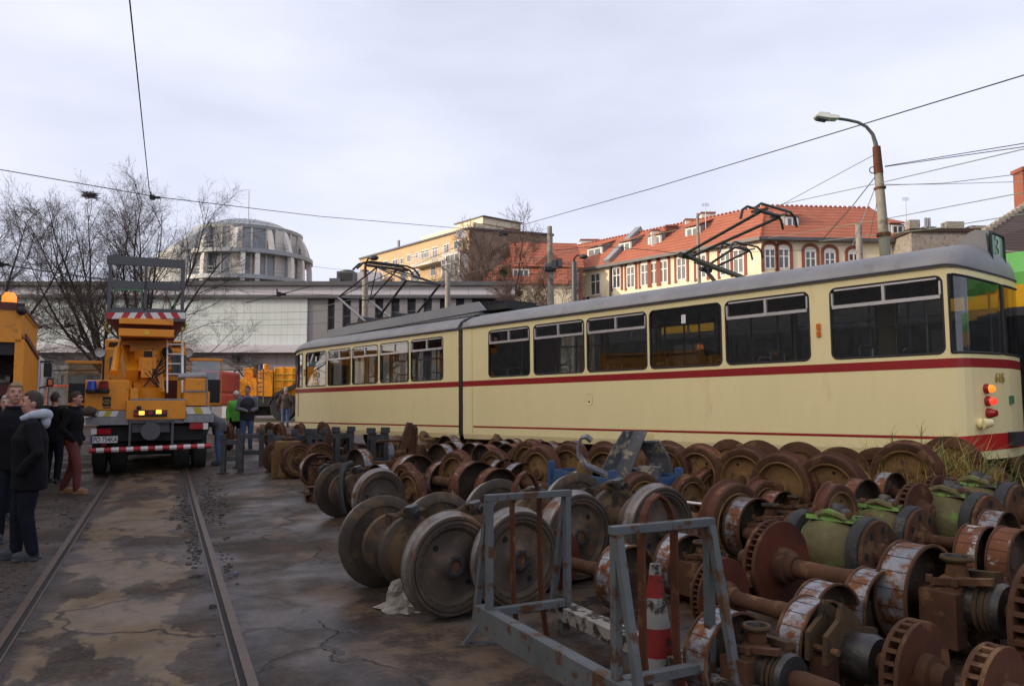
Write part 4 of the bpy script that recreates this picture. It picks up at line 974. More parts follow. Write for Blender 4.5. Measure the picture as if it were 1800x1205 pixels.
def attach(t, key, name, x, z, spin=None, parent=None, sc=1.0, flip=False):
    o = put(name, PR[key], parent or t)
    if parent is None:
        o.location = (x, 0, z); o.scale = (-sc if flip else sc, sc, sc)
        if flip: o.scale = (sc, sc, sc); o.rotation_euler = (0, 0, PI)
        if spin is not None: o.rotation_euler.x = spin
    return o
wr = random.Random(11)
PHYS = {'G': .41, 'R': .39, 'D': .262, 'X': .265, 'U': .295, 'H': .25}
def place(kind, u, vt, A, label, opts='', sc=1.0, lift=0.0, cat='wheelset', name='wheelset', group=None, tilt=0.0, back=True):
    R = PHYS[kind] * sc
    p = solve(u, vt, 2 * R + lift)
    z0 = gh(p.x, p.y) + lift
    t = thing(name, label, cat, (p.x, p.y, z0), math.atan2(A.y, A.x) + wr.uniform(-.05, .05), group)
    sp = lambda: wr.uniform(0, 6.28)
    a = lambda key, nm, x, spin=True, parent=None, s2=1.0: attach(t, key, nm, x * sc, R, sp() if spin else None, parent, sc * s2)
    if kind == 'G':
        for x in ((0, 1.43) if back else (0,)):
            w_ = a('disc_grey', 'wheel', x); attach(t, 'tyre_grey', 'tyre', 0, 0, None, w_)
            if x: w_.rotation_euler = (sp(), 0, PI)
        a('axle_long', 'axle', 0, False); a('gear_brown', 'gearbox', 0.0, False)
    elif kind == 'R':
        for x in ((0, 1.43) if back else (0,)):
            w_ = a('disc_tan', 'wheel', x); attach(t, 'tyre_rust', 'tyre', 0, 0, None, w_)
            if x and 'n' not in opts: w_.rotation_euler = (sp(), 0, PI)
        if back: a('axle_long', 'axle', 0, False)
        if 'c' in opts: a('gear_case', 'gear_case', .45, False)
        if 'g' in opts: a('gear_brown', 'gearbox', 0, False)
    elif kind == 'D':
        a('drum_orange' if 'o' in opts else 'drum_silver', 'wheel_centre', 0)
        if 'b' in opts: a('box_bracket', 'axle_box', 0, False)
        if 'k' in opts: a('clamp_bracket', 'axle_box', 0, False)
        if 'n' in opts: a('brake_disc_dark' if 'd' in opts else 'brake_disc', 'brake_disc', -.56)
        if 'b' in opts or 'n' in opts or 'k' in opts: a('axle_near', 'axle', 0, False)
        if 'f' in opts: a('brake_disc', 'brake_disc', .9)
        if 'f' in opts or 'w' in opts: a('axle_far', 'axle', 0, False)
        if 't' in opts:
            w_ = a('disc_tan', 'wheel', .2); attach(t, 'tyre_rust', 'tyre', 0, 0, None, w_); a('axle_far', 'axle', .15, False)
        if 'w' in opts: a('drum_silver', 'wheel_centre', 1.2)
    elif kind == 'X':
        a('brake_disc_dark' if 'd' in opts else 'brake_disc', 'brake_disc', 0); a('axle_near', 'axle', -.1, False)
        if 'f' in opts: a('axle_far', 'axle', 0, False)
    elif kind == 'U':
        a('flange_ring', 'coupling_ring', 0); a('green_gear', 'gear_housing', 0.0, False)
        o = a('flange_ring', 'coupling_ring', .76); o.rotation_euler = (sp(), 0, PI)
        a('axle_near', 'axle', .12, False); a('axle_far', 'axle', .1, False)
    elif kind == 'H':
        a('gear_case', 'gear_case', 0, False)
        if 's' in opts: a('drum_silver', 'wheel_centre', .5)
        if 'o' in opts: a('drum_orange', 'wheel_centre', .55)
    if tilt: t.rotation_euler.x = tilt
    return t
GG = 'grey tyred wheelsets in the front row'
place('G', 801, 900, A1, 'grey wheelset at the left end of the front row, over the plastic sack', group=GG)
place('G', 916, 892, A1, 'grey wheelset seen through the first trestle of the blue grey rack', group=GG)
place('G', 1021, 862, A1, 'grey wheelset just right of the first rack trestle, its bore facing out', group=GG)
place('G', 1166, 850, A1, 'grey wheelset with a bright worn tread behind the nearest rack trestle', group=GG)
place('G', 672, 823, A1, 'brown grey wheelset with a black hose over it, left of the front row', sc=.92, group=GG)
# wheel centres without tyres, right foreground
place('D', 1297, 1075, A1, 'silver wheel centre with dark face and rusty axle box low in the foreground', 'b')
place('D', 1452, 1054, A1, 'wheel centre half painted, half rust, holding a rusty double clamp', 'knd')
place('D', 1470, 1024, A1, 'silver wheel centre half hidden behind the one with the double clamp', 'f')
place('D', 1636, 956, A1, 'largest silver wheel centre with rust spots and a ring necked axle box', 'bndf', sc=1.28)
place('D', 1556, 1002, A1, 'silver wheel centre peeping out left of the largest one', '')
place('D', 1332, 874, A1, 'scratched silver wheel centre beside a red brown tyre, left of the green units', 'bt', sc=1.12)
place('D', 1378, 862, A1, 'smaller orange wheel centre behind the scratched silver one', 'obt', sc=.95)
place('D', 1524, 841, A1, 'orange wheel centre below the dry reeds', 'ond', sc=.9, lift=.22)
place('D', 1574, 829, A1, 'white chipped wheel centre at the foot of the reeds', 'nd', sc=.8, lift=.26)
place('D', 1771, 897, A1, 'blue silver wheel centre with an orange stripe by the right edge', '')
place('D', 1738, 924, A1, 'wheel centre with large orange rust patches near the right edge', 'o')
place('D', 1800, 928, A1, 'red brown wheel centre with white chips cut by the right edge', 'o')
place('D', 1112, 957, A1, 'silver wheel centre behind the traffic cone', 'f')
place('D', 1213, 938, A1, 'silver wheel centre seen inside the nearest trestle with a box on its axle', 'b')
place('X', 1765, 1137, A1, 'ribbed dark brake disc in the lower right corner', 'd', name='brake_disc_axle', cat='brake disc')
place('X', 1458, 876, A1, 'small dark brake disc left of the orange wheel centre', 'd', .7, name='brake_disc_axle', cat='brake disc')
place('X', 1745, 1010, A1, 'dark brake disc behind the largest axle box at the right', 'df', .9, name='brake_disc_axle', cat='brake disc')
UG = 'green gear units'
place('U', 1545, 910, A1, 'large dirty olive green gear unit with two black rings, the nearest green one', group=UG, name='gear_unit', cat='gear unit')
place('U', 1740, 866, A1, 'bright green gear unit with a dark upright cover and a holed flange', group=UG, name='gear_unit', cat='gear unit')
place('U', 1620, 890, A1, 'pale green gear unit between the large dirty one and the bright one', group=UG, name='gear_unit', cat='gear unit', sc=.92)
place('U', 1792, 848, A1, 'green gear unit cut by the right edge of the photo', group=UG, name='gear_unit', cat='gear unit')
# rows along the tram
RG = 'rusty tyred wheelsets along the tram'
for i, (u, vt, lab) in enumerate(((1367, 793, 'widest rusty wheelset in the row by the tram, one dark hole in its face'), (1452, 795, 'rusty wheelset right of the widest one, left of the reeds'),
        (1302, 783, 'rusty wheelset with a round hub boss left of the widest one'), (1222, 779, 'rusty wheelset second to the left of the widest one'), (1168, 777, 'rusty wheelset just right of the grey scrap in the blue tray'))):
    place('R', u, vt, A2, lab, '', 1.0, .1, group=RG)
place('R', 1585, 773, A2, 'rusty wheelset behind the reeds under the red stripe', '', 1.0, .12, group=RG)
place('R', 1060, 779, A2, 'rusty wheelset behind the tall grey scrap plates', '', 1.0, .1, group=RG)
place('R', 942, 780, A2, 'rusty wheelset with a tan face left of the blue tray', '', 1.0, .1, group=RG)
place('R', 924, 771, A2, 'rusty wheelset directly behind the tan faced one by the blue tray', '', 1.0, .1, group=RG, back=False)
place('R', 995, 776, A2, 'rusty wheelset above the left side of the blue tray', '', 1.0, .1, group=RG)
place('R', 796, 790, A2, 'rusty wheelset with thick tyre beside the red axle with end plates', '', .95, .1, group=RG)
place('R', 864, 788, A2, 'small rusty wheel between the orange rims and the tan faced wheelset', '', .85, .1, group=RG, back=False)
place('R', 1478, 846, A1, 'red tyred wheel just left of the orange wheel centre under the reeds', '', .78, .18, group=RG, back=False)
place('R', 1217, 833, A1, 'low dark rusty wheelset in front of the row by the tram', 'c', .78, .0, group=RG)
place('R', 1253, 820, A1, 'low dark rusty wheelset tucked behind another, above the pale bar', '', .78, .0, group=RG, back=False)
place('R', 1133, 829, A1, 'dark red tyred wheel lying against the right end of the blue tray', '', .9, 0, group=RG, back=False)
TY = 'loose red tyres'
for u, vt, lab in ((700, 801, 'rearmost of three leaning red tyred wheels by the rusty post'), (706, 812, 'middle one of three leaning red tyred wheels by the rusty post'), (716, 824, 'front one of three leaning red tyred wheels by the rusty post')):
    place('R', u, vt, A2, lab, '', .85, 0, group=TY, back=False)
DG = 'wheel centres in the rows along the tram'
for u, vt, o, lab, s_ in ((890, 779, 'o', 'orange wheel centre left of the tan faced wheelset', 1.15), (846, 780, 'o', 'wheel centre with rusty rim, right one of a pair by the tram joint', 1.15), (825, 777, '', 'wheel centre with pale rim, left one of a pair by the tram joint', 1.15),
        (768, 779, '', 'wheel centre with a light blue tread above the red axle', 1.15), (790, 775, '', 'light blue wheel centre behind another above the red axle', 1.15), (664, 769, '', 'tall tan wheel centre with blue grey tread under the rear tram section', 1.25),
        (624, 788, '', 'wheel centre with a wide light blue tread left of the red tyres', 1.15), (660, 815, '', 'white rimmed wheel centre low beside the hose wheelset', .95)):
    place('D', u, vt, A2, lab, o + 'w', s_, .08, group=DG)
for u, vt, o, lab, s_ in ((841, 810, 'o', 'large orange rimmed wheel centre behind the front row, moss in its face', 1.3), (1035, 825, 'o', 'orange wheel centre below the left side of the blue tray', 1.1), (892, 805, '', 'white edged wheel centre above the large orange rim', 1.1), (880, 822, 'o', 'brown wheel centre with black caps just above the front row', 1.15)):
    place('D', u, vt, A1, lab, o + 'w', s_, .05, group=DG)
HG = 'brown gear cases by the tram'
hl = ['left of the rusty post', 'right of the rusty post', 'by the tram joint', 'just right of the tram joint', 'behind the pair of rims', 'where the lower red line begins', 'under the lower red line, third window', 'behind the tan wheelset', 'left of the grey scrap', 'beside the grey scrap',
      'right of the dry reeds', 'under the red bumper', 'right of the red bumper', 'at the right edge under the bumper', 'between the reeds and the bright green unit', 'behind the first green unit']
for (u, vt, o), lb in zip(((690, 770, 's'), (738, 762, ''), (800, 762, 'o'), (830, 764, ''), (868, 767, 's'), (905, 764, 'o'), (948, 766, ''), (985, 765, 'o'), (1030, 768, 'o'), (1062, 769, ''), (1640, 792, ''), (1702, 791, 'o'), (1752, 793, ''), (1795, 800, 'o'), (1690, 822, 'o'), (1760, 822, 's')), hl):
    place('H', u, vt, A2 if u < 1500 else A1, 'brown gear case with black caps ' + lb, o, 1.0 if u < 1500 else .72, .0, name='gear_case', cat='gear case', group=HG)
# left end of the field
LG = 'wheelsets at the far end near the truck'
place('R', 396, 743, A2, 'dark red tyred wheelset seen edge on, right of the platform truck', '', 1.0, 0, group=LG)
place('R', 487, 742, A2, 'orange brown wheelset in front of the tram end', '', 1.0, 0, group=LG)
place('R', 522, 743, A2, 'red wheel edge on at the corner of the tram', '', 1.0, 0, group=LG, back=False)
place('R', 578, 777, A2, 'small red wheel behind the upright angle post', '', .8, 0, group=LG, back=False)
place('R', 613, 777, A2, 'half buried tan wheel left of the blue rim', '', .8, 0, group=LG, back=False)
place('R', 526, 778, A1, 'brown wheelset with barrel gearbox, leftmost of the big ones', 'g', sc=.88, group=LG)
place('R', 566, 776, A1, 'brown wheel behind the barrel gearbox set', sc=.88, group=LG, back=False)
place('D', 560, 796, A1, 'dark brown wheel centre with a rusty box in its face left of the hose wheelset', 'ob', 1.15, 0, group=LG)
place('H', 455, 748, A2, 'rusty gear case lying between the far stands', '', 1.0, 0, name='gear_case', cat='gear case', group=HG)
# hose over the fifth wheelset, red axle with end plates
def pz(u, v, Y): return at(u, v, Y)
def loose(name, label, cat, mb, mats, base, bevel=0, group=None):
    t = thing(name, label, cat, base, 0, group)
    return t
m = MB(); c = solve(606, 812, .80); 
pts = [at(618, 814, c.y), at(607, 818, c.y - .1), at(601, 835, c.y - .2), at(600, 860, c.y - .25), at(603, 885, c.y - .3), at(608, 902, c.y - .3)]
m.tube(pts, .045, 8); o = m.build('hose', 'black'); tag(o, 'thick black hose draped over the brown grey wheelset', 'hose')
p = solve(735, 865, .0); t = thing('axle', 'bare red brown axle with two dark end plates behind the front row', 'axle', (p.x, p.y, gh(p.x, p.y) + .14), 0.25)
m = MB(); m.lathe([(0, 0), (.075, 0), (.075, .4), (.06, .45), (.06, 1.1), (.09, 1.15), (0, 1.16)], 18, 0, Matrix.Translation((-.5, 0, 0.1)) @ AX); m.build('shaft', 'rust_red', t)
m = MB(); m.lathe([(0, 0), (.22, 0), (.22, .03), (0, .03)], 24, 0, Matrix.Translation((.62, 0, .1)) @ AX); m.lathe([(0, 0), (.2, 0), (.2, .03), (0, .03)], 24, 0, Matrix.Translation((.4, .02, .1)) @ AX); m.build('end_plate', 'rust_red', t)
# rusty upright post with flange
p = solve(718, 850, 0); t = thing('steel_post', 'rusty upright steel post with a bent flange on top', 'post', (p.x, p.y, gh(p.x, p.y)), .3)
m = MB(); m.box(-.03, .12, -.1, .1, 0, 1.02); m.box(.1, .13, -.14, .14, 0, .98); m.build('upright', 'rust', t)
m = MB(); m.prism([(-.18, .6), (-.02, .62), (.05, 1.05), (-.02, 1.06)], -.12, .12, 0, Matrix(((1, 0, 0, 0), (0, 0, -1, 0), (0, 1, 0, 0), (0, 0, 0, 1)))); m.box(-.55, .0, -.02, .16, .72, .76); m.build('flange', 'rust', t)
p = solve(745, 822, .15); t = thing('steel_block', 'rusty angular block lying right of the steel post', 'block', (p.x, p.y, gh(p.x, p.y) + .0), .5)
m = MB(); m.prism([(-.2, 0), (.18, 0), (.2, .5), (.05, .62), (-.12, .58)], -.14, .14, 0, Matrix(((1, 0, 0, 0), (0, 0, -1, 0), (0, 1, 0, 0), (0, 0, 0, 1)))); m.build('block_body', 'rust', t, bevel=.01)
# steel stands
def stand(u, v, dz, h, wd, label, rz=0.3):
    p = solve(u, v, dz); t = thing('steel_stand', label, 'stand', (p.x, p.y, gh(p.x, p.y)), rz, 'steel stands by the tram end')
    for s_ in (-1, 1):
        m = MB(); x = s_ * wd / 2
        m.box(x - .05, x + .05, -.055, -.042, 0, h); m.box(x - .05, x + .05, .042, .055, 0, h); m.box(x - .006, x + .006, -.042, .042, 0, h)
        m.box(x - .07, x + .07, -.07, .07, h, h + .015); m.box(x - .11, x + .11, -.1, .1, 0, .015); m.build('post', 'grey_steel', t)
        m = MB(); m.box(x + s_ * .02 - .05, x + s_ * .02 + .05, -.07, .07, h + .015, h + .1); m.build('rest', 'grey_steel', t)
    m = MB(); m.box(-wd / 2, wd / 2, -.03, .03, h * .35, h * .35 + .1); m.build('cross_beam', 'grey_steel', t); m = MB(); m.box(-wd / 2 - .06, wd / 2 + .06, -.05, .05, h - .12, h - .02); m.build('cross_beam', 'grey_steel', t)
for i, (u, v, h, wd, lab) in enumerate(((409, 767, .72, .36, 'nearest grey steel stand, right of the edge on wheelset'), (440, 757, .75, .5, 'grey steel stand second from the left'), (498, 760, .75, .5, 'grey steel stand in front of the tram corner'), (535, 758, .8, .35, 'grey steel stand just right of the tram corner'),
        (556, 757, .8, .32, 'grey steel stand left of the tallest pair'), (604, 754, .85, .3, 'tall grey steel stand with two rests under the tram number'), (665, 756, .85, .3, 'rightmost grey steel stand, under the rear tram section'), (578, 762, .7, .35, 'low grey steel stand between the tall ones'))):
    stand(u, v, h + .05, h, wd, lab, .1 + i * .13)
a = solve(590, 771, .62); b = solve(668, 777, .62); t = thing('steel_beam', 'long grey steel beam lying on stands below the tram', 'beam', ((a.x + b.x) / 2, (a.y + b.y) / 2, 0), math.atan2(b.y - a.y, b.x - a.x))
L = (b - a).length / 2; m = MB(); m.box(-L, L, -.07, .07, .66, .68); m.box(-L, L, -.07, .07, .5, .52); m.box(-L, L, -.008, .008, .52, .66); m.build('beam_profile', 'grey_steel', t)
m = MB(); m.box(-L + .2, -L + .3, -.06, .06, 0, .5); m.box(L - .3, L - .2, -.06, .06, 0, .5); m.build('trestle_leg', 'grey_steel', t)
a = solve(578, 772, .7); t = thing('angle_post', 'dark upright angle iron before the tram', 'post', (a.x, a.y, gh(a.x, a.y)), .2); m = MB(); m.box(-.05, .05, -.01, .0, 0, .8); m.box(-.05, -.04, 0, .09, 0, .8); m.build('angle_profile', 'rust', t)
for i, (u, v, z, lab) in enumerate(((546, 874, 0, 'rusty box section offcut lying lowest left of the hose wheelset'), (560, 880, 0, 'rusty box section offcut lying nearer, right of another'), (556, 866, .1, 'steel plate offcut resting on two box sections'))):
    p = solve(u, v, z); t = thing('steel_offcut', lab, 'offcut', (p.x, p.y, gh(p.x, p.y) + z), .3 + i * .2, 'offcuts by the hose wheelset'); m = MB()
    if z: m.box(-.16, .16, -.1, .1, 0.0, .012); m.box(-.12, .12, -.012, .012, .012, .1); m.box(-.16, .16, -.1, .1, .1, .112)
    else: m.box(-.09, .09, -.25, .25, 0, .012); m.box(-.09, .09, -.25, .25, .088, .1); m.box(-.09, -.08, -.25, .25, .012, .088); m.box(.08, .09, -.25, .25, .012, .088)
    m.build('profile', 'rust', t)
p = gp(545, 842)
p = solve(505, 838, 0); t = thing('gear_housing', 'brown upright cast gear housing standing on its foot left of the barrel gearbox', 'gear housing', (p.x, p.y, gh(p.x, p.y)), .5)
m = MB(); m.lathe([(.24, 0), (.25, .06), (.21, .12), (.22, .4), (.27, .55), (.25, .7), (0, .74)], 20, 0); m.box(-.3, .3, -.08, .08, .0, .5); m.build('casting', 'tan_rust', t)
m = MB(); m.lathe([(.12, .70), (.13, .72), (.13, .77), (.1, .78), (0, .78)], 16, 0); m.build('cover', 'rust', t)
# pale bar and dark beam
a, b = solve(1206, 882, .42), solve(1258, 888, .42); m = MB(); m.tube([a, b], .014, 8); tag(m.build('pale_bar', 'white_paint'), 'thin pale bar lying across the low rusty wheelsets', 'bar')
a, b = solve(1278, 852, .3), solve(1430, 862, .26); t = thing('steel_girder', 'dark red steel girder under the row of rusty wheelsets', 'girder', (a.x, a.y, 0)); m = MB(); m.bar(a, b, .1, .14); m.build('girder_profile', 'rust_red', t, True)
# blue tray with grey scrap
p = solve(1078, 828, .66); c = V((p.x + .02, p.y + 0.3, gh(p.x, p.y))); t = thing('scrap_tray', 'open blue steel tray holding grey scrap plates', 'tray', c, -1.15)
zt = .62
m = MB(); m.box(-.72, .72, -.42, .42, .3, .32); m.box(-.72, .72, -.44, -.42, .3, zt); m.box(-.72, .72, .42, .44, .3, zt + .02); m.box(-.74, -.72, -.44, .44, .3, zt); m.box(.72, .74, -.44, .44, .3, zt); m.build('tray_sides', 'blue_paint', t)
for x, y in ((-.74, -.44), (.74, -.44), (-.74, .44), (.74, .44)): m = MB(); m.box(x - .035, x + .035, y - .035, y + .035, 0, zt + .1); m.build('corner_post', 'blue_paint', t)
def arc_plate(mb, r, a0, a1, wd, th, T, n=16):
    vs, fs = [], []
    for i in range(n + 1):
        a = a0 + (a1 - a0) * i / n
        for rr, yy in ((r, -wd / 2), (r + th, -wd / 2), (r + th, wd / 2), (r, wd / 2)): vs.append((rr * math.cos(a), yy, rr * math.sin(a)))
    for i in range(n):
        for k in range(4): fs.append((i * 4 + k, i * 4 + (k + 1) % 4, i * 4 + 4 + (k + 1) % 4, i * 4 + 4 + k))
    fs += [(3, 2, 1, 0), tuple(n * 4 + k for k in range(4))]
    mb.add(vs, fs, 0, False, T)
D('scrap_grey', (0.1, 0.105, 0.115), (0.05, 0.053, 0.06), 5, .6, .2, .3, (.3, .25, .17), .33, 9)
def path_plate(mb, pts, wd, wdir, th=.02):
    vs, fs = [], []; wdir = V(wdir).normalized()
    for i, q in enumerate(pts):
        q = V(q); d = (V(pts[min(i + 1, len(pts) - 1)]) - V(pts[max(i - 1, 0)])).normalized(); n_ = d.cross(wdir).normalized(); w2 = wd[i] / 2 if isinstance(wd, list) else wd / 2
        vs += [q - wdir * w2 - n_ * th / 2, q + wdir * w2 - n_ * th / 2, q + wdir * w2 + n_ * th / 2, q - wdir * w2 + n_ * th / 2]
    for i in range(len(pts) - 1):
        for k in range(4): fs.append((i * 4 + k, i * 4 + (k + 1) % 4, i * 4 + 4 + (k + 1) % 4, i * 4 + 4 + k))
    e = (len(pts) - 1) * 4; fs += [(3, 2, 1, 0), (e, e + 1, e + 2, e + 3)]; mb.add(vs, fs)
t2 = thing('scrap_plate', 'broad grey V shaped plate standing tallest in the tray', 'scrap plate', c, -.1, 'scrap in the blue tray'); m = MB()
rg = [(-.02, -.05, .42), (.06, -.05, .75), (.17, -.04, 1.0), (.27, -.02, 1.2)]; path_plate(m, [(x - .07, y + .02, z - .08) for x, y, z in rg], [.28, .24, .2, .14], (1, .55, 0)); path_plate(m, [(x + .075, y + .02, z - .08) for x, y, z in rg], [.22, .24, .22, .18], (1, -.5, 0)); m.build('plate', 'scrap_grey', t2)
t2 = thing('scrap_plate', 'dark grey hoop plate curving out of the tray to the left', 'scrap plate', c, -.1, 'scrap in the blue tray'); m = MB()
path_plate(m, [(-.24, -.05, 1.0), (-.3, -.06, 1.05), (-.36, -.08, 1.04), (-.4, -.1, .94), (-.39, -.13, .83), (-.3, -.2, .72), (-.1, -.28, .64), (.2, -.38, .52)], .15, (.15, 1, .2), .03); m.build('plate', 'scrap_grey', t2)
t2 = thing('scrap_plate', 'bent grey plate leaning at the right end of the tray', 'scrap plate', c, -.1, 'scrap in the blue tray'); m = MB()
path_plate(m, [(.62, .05, .5), (.56, .02, .8), (.44, 0, 1.0), (.36, 0, .98)], .3, (1, -.8, .1), .03); m.build('plate', 'scrap_grey', t2)
t2 = thing('scrap_block', 'grey angular casting with yellow lichen in the blue tray', 'scrap', c, -.28, 'scrap in the blue tray'); m = MB()
m.prism([(-.2, .33), (.22, .33), (.28, .55), (.05, .72), (-.1, .6)], -.3, -.05, 0, Matrix(((1, 0, 0, 0), (0, 0, -1, 0), (0, 1, 0, 0), (0, 0, 0, 1)))); m.box(.35, .6, -.38, -.1, .5, .72); m.build('casting', 'scrap_grey', t2)
t2 = thing('gas_valve', 'rusty cylinder standing inside the blue tray', 'cylinder', c, -.28, 'scrap in the blue tray'); m = MB(); m.lathe([(0, .32), (.1, .32), (.1, .68), (.07, .74), (0, .75)], 14, 0, Matrix.Translation((-.35, .1, 0))); m.build('cylinder_body', 'tan_rust', t2)

# ================================================================== RACK, CONE, SACK
E1 = V((.46, -.888, 0)); E2 = V((.888, .46, 0))
ro = V((-.155, 5.45, 0)); ro.z = gh(ro.x, ro.y)
rk = thing('rack', 'blue grey steel rack with two open trestles and brown hoops in the foreground', 'rack', ro, math.atan2(E1.y, E1.x))
# local x = along the base (towards the camera), local y = across (to the right)
WD = .62; H0, H1 = .22, 1.0
m = MB(); m.box(-.16, 2.3, -.035, -.02, .10, .27); m.box(-.16, 2.3, -.02, .05, .10, .112); m.box(-.16, 2.3, -.02, .05, .258, .27); m.build('base_channel', 'blue_grey', rk, bevel=.004)
m = MB(); m.box(-.1, 2.3, WD - .05, WD + .1, .2, .215); m.box(-.1, 2.3, WD - .05, WD - .035, .12, .2); m.box(-.1, 2.3, WD + .085, WD + .1, .12, .2); m.build('base_channel', 'dirty_white', rk, bevel=.004)
m = MB(); m.bar((-.12, .0, .16), (-.16, -.12, .0), .05, .03); m.bar((-.16, -.12, .01), (-.04, .3, .01), .06, .02); m.build('foot', 'blue_grey', rk)
for x, y in ((2.1, 0), (2.1, WD), (-.05, WD)): m = MB(); m.bar((x, y, .14), (x, y, 0), .08, .06); m.build('foot', 'blue_grey', rk)
for x0, sg in ((0.0, -1), (1.5, 1)):
    m = MB()
    for y in (0, WD):
        m.bar((x0, y, .22), (x0, y, H1), .044, .05, up=(1, 0, 0)); m.bar((x0 + sg * .22, y, .14), (x0 + sg * .02, y, H1), .042, .045, up=(1, 0, 0))
    m.build('trestle_leg', 'blue_grey', rk, bevel=.003)
    m = MB(); m.bar((x0, -.03, H1 + .02), (x0, WD + .03, H1 + .02), .055, .045); m.build('top_bar', 'blue_grey', rk, bevel=.004)
    m = MB(); m.bar((x0, .03, .25), (x0, WD - .03, .25), .06, .05); m.build('cross_bar', 'blue_grey', rk, bevel=.003)
    hp = []
    ya, yb = .20, .42
    hp = [(x0 - .05, ya + .05, -.02), (x0 - .07, ya + .02, .35), (x0 - .05, ya, 1.0), (x0 - .05, ya + .02, 1.08), (x0 - .05, ya + .06, 1.15), (x0 - .05, (ya + yb) / 2, 1.18), (x0 - .05, yb - .06, 1.15), (x0 - .05, yb - .02, 1.08), (x0 - .05, yb, 1.0), (x0 - .07, yb + .02, .35), (x0 - .05, yb + .06, .0)]
    m = MB(); vs, fs = [], []
    for i, q in enumerate(hp):
        q = V(q); d = (V(hp[min(i + 1, len(hp) - 1)]) - V(hp[max(i - 1, 0)])).normalized(); nrm = V((1, 0, 0)).cross(d).normalized()
        for sx, sn in ((-.028, -.007), (.028, -.007), (.028, .007), (-.028, .007)): vs.append(q + V((sx, 0, 0)) + nrm * sn)
    for i in range(len(hp) - 1):
        for k in range(4): fs.append((i * 4 + k, i * 4 + (k + 1) % 4, i * 4 + 4 + (k + 1) % 4, i * 4 + 4 + k))
    m.add(vs, fs); m.build('hoop', 'rust_red', rk)
p = solve(1153, 1112, .0); p = V((.88, 4.9, 0)); p = at(1153, 1105, 4.75); p.z = gh(p.x, p.y)
cn = thing('traffic_cone', 'dirty red and white traffic cone behind the rack', 'cone', p, .3)
m = MB(); rr = lambda z: .135 - .105 * z / .72
zs = [0.03, .2, .36, .53, .66, .72]
for i in range(5): m.lathe([(rr(zs[i]), zs[i]), (rr(zs[i + 1]), zs[i + 1])], 24, i % 2)
m.lathe([(.03, .72), (.02, .72), (.02, .6)], 20, 0); m.build('cone_body', ['cone_white', 'cone_red'], cn)
m = MB(); m.box(-.19, .19, -.19, .19, 0, .03); m.build('cone_base', 'cone_red', cn, bevel=.01)
p = solve(712, 1072, 0); sk = MB(); rs = random.Random(4); n = 18; vs = []; fs = []
for i in range(7):
    for k in range(n):
        a = 2 * PI * k / n; rad = (.16, .19, .15, .12, .10, .09, .05)[i] * rs.uniform(.72, 1.25); vs.append((rad * math.cos(a) * 1.15, rad * math.sin(a), (0, .02, .06, .11, .16, .21, .25)[i] + rs.uniform(-.012, .012)))
for i in range(6):
    for k in range(n): fs.append((i * n + k, i * n + (k + 1) % n, i * n + n + (k + 1) % n, i * n + n + k))
fs.append(tuple(6 * n + k for k in range(n))); sk.add(vs, fs); so = sk.build('plastic_sack', 'sack'); so.location = (p.x, p.y + .05, gh(p.x, p.y)); tag(so, 'crumpled pale plastic sack under the front left wheel', 'sack')
# reeds and weeds between the wheels
def blades(mb, c, n, spread, h0, h1, lean, wd, mi, rs):
    for _ in range(n):
        b = V((c.x + rs.gauss(0, spread), c.y + rs.gauss(0, spread), c.z)); h = rs.uniform(h0, h1); a = rs.uniform(0, 6.28); l = rs.uniform(.1, lean) * h
        d = V((math.cos(a), math.sin(a), 0)); s_ = V((-d.y, d.x, 0)) * wd
        p1 = b + d * l * .35 + V((0, 0, h * .6)); p2 = b + d * l + V((0, 0, h * rs.uniform(.75, 1)))
        mb.add([b - s_, b + s_, p1 + s_ * .8, p1 - s_ * .8, p2], [(0, 1, 2, 3), (3, 2, 4)], mi)
rs = random.Random(9); rd = MB()
for u, v_, n, sp_, h0, h1 in ((1570, 845, 90, .16, .2, .55), (1610, 850, 150, .22, .2, .6), (1660, 845, 150, .22, .2, .6), (1700, 850, 120, .2, .15, .45), (1640, 862, 160, .28, .1, .4), (1600, 868, 110, .2, .1, .4)):
    c = solve(u, v_ - 35, .55); c.z = gh(c.x, c.y) + .15; h0 += .2; h1 += .25; blades(rd, c, n, sp_, h0, h1, 1.3, .005, rs.choice((0, 1)), rs); blades(rd, c, n // 2, sp_, h0, h1, .8, .006, 1, rs)
tag(rd.build('dry_reeds', ['reed_green', 'reed_dry']), 'yellow and green reeds growing between the wheelsets', 'reeds', kind='stuff')
for u, v0, v1, lab in ((1620, 850, 742, 'tallest green reed stalk standing before the cream tram'), (1568, 840, 752, 'thinner green reed stalk left of the tallest one')):
    c = solve(u, v0 - 35, .5); z1 = at(u, v1, c.y).z; c.z = gh(c.x, c.y); m = MB(); h = z1 - c.z
    m.tube([(c.x, c.y, c.z), (c.x + .01, c.y, c.z + h * .6), (c.x + .015, c.y, z1 - .05)], .005, 5)
    for k in range(11):
        z = c.z + h * (.45 + .05 * k); a = k * 2.4; d = V((math.cos(a), math.sin(a) * .6, 0)); l = .16 - .007 * k
        q = V((c.x + .01, c.y, z)); s_ = V((-d.y, d.x, 0)) * .007; m.add([q - s_, q + s_, q + d * l * .6 + V((0, 0, l * .75)) + s_ * .6, q + d * l * .6 + V((0, 0, l * .75)) - s_ * .6, q + d * l + V((0, 0, l * 1.0))], [(0, 1, 2, 3), (3, 2, 4)])
    tag(m.build('reed', 'reed_green'), lab, 'reed', 'reed stalks')
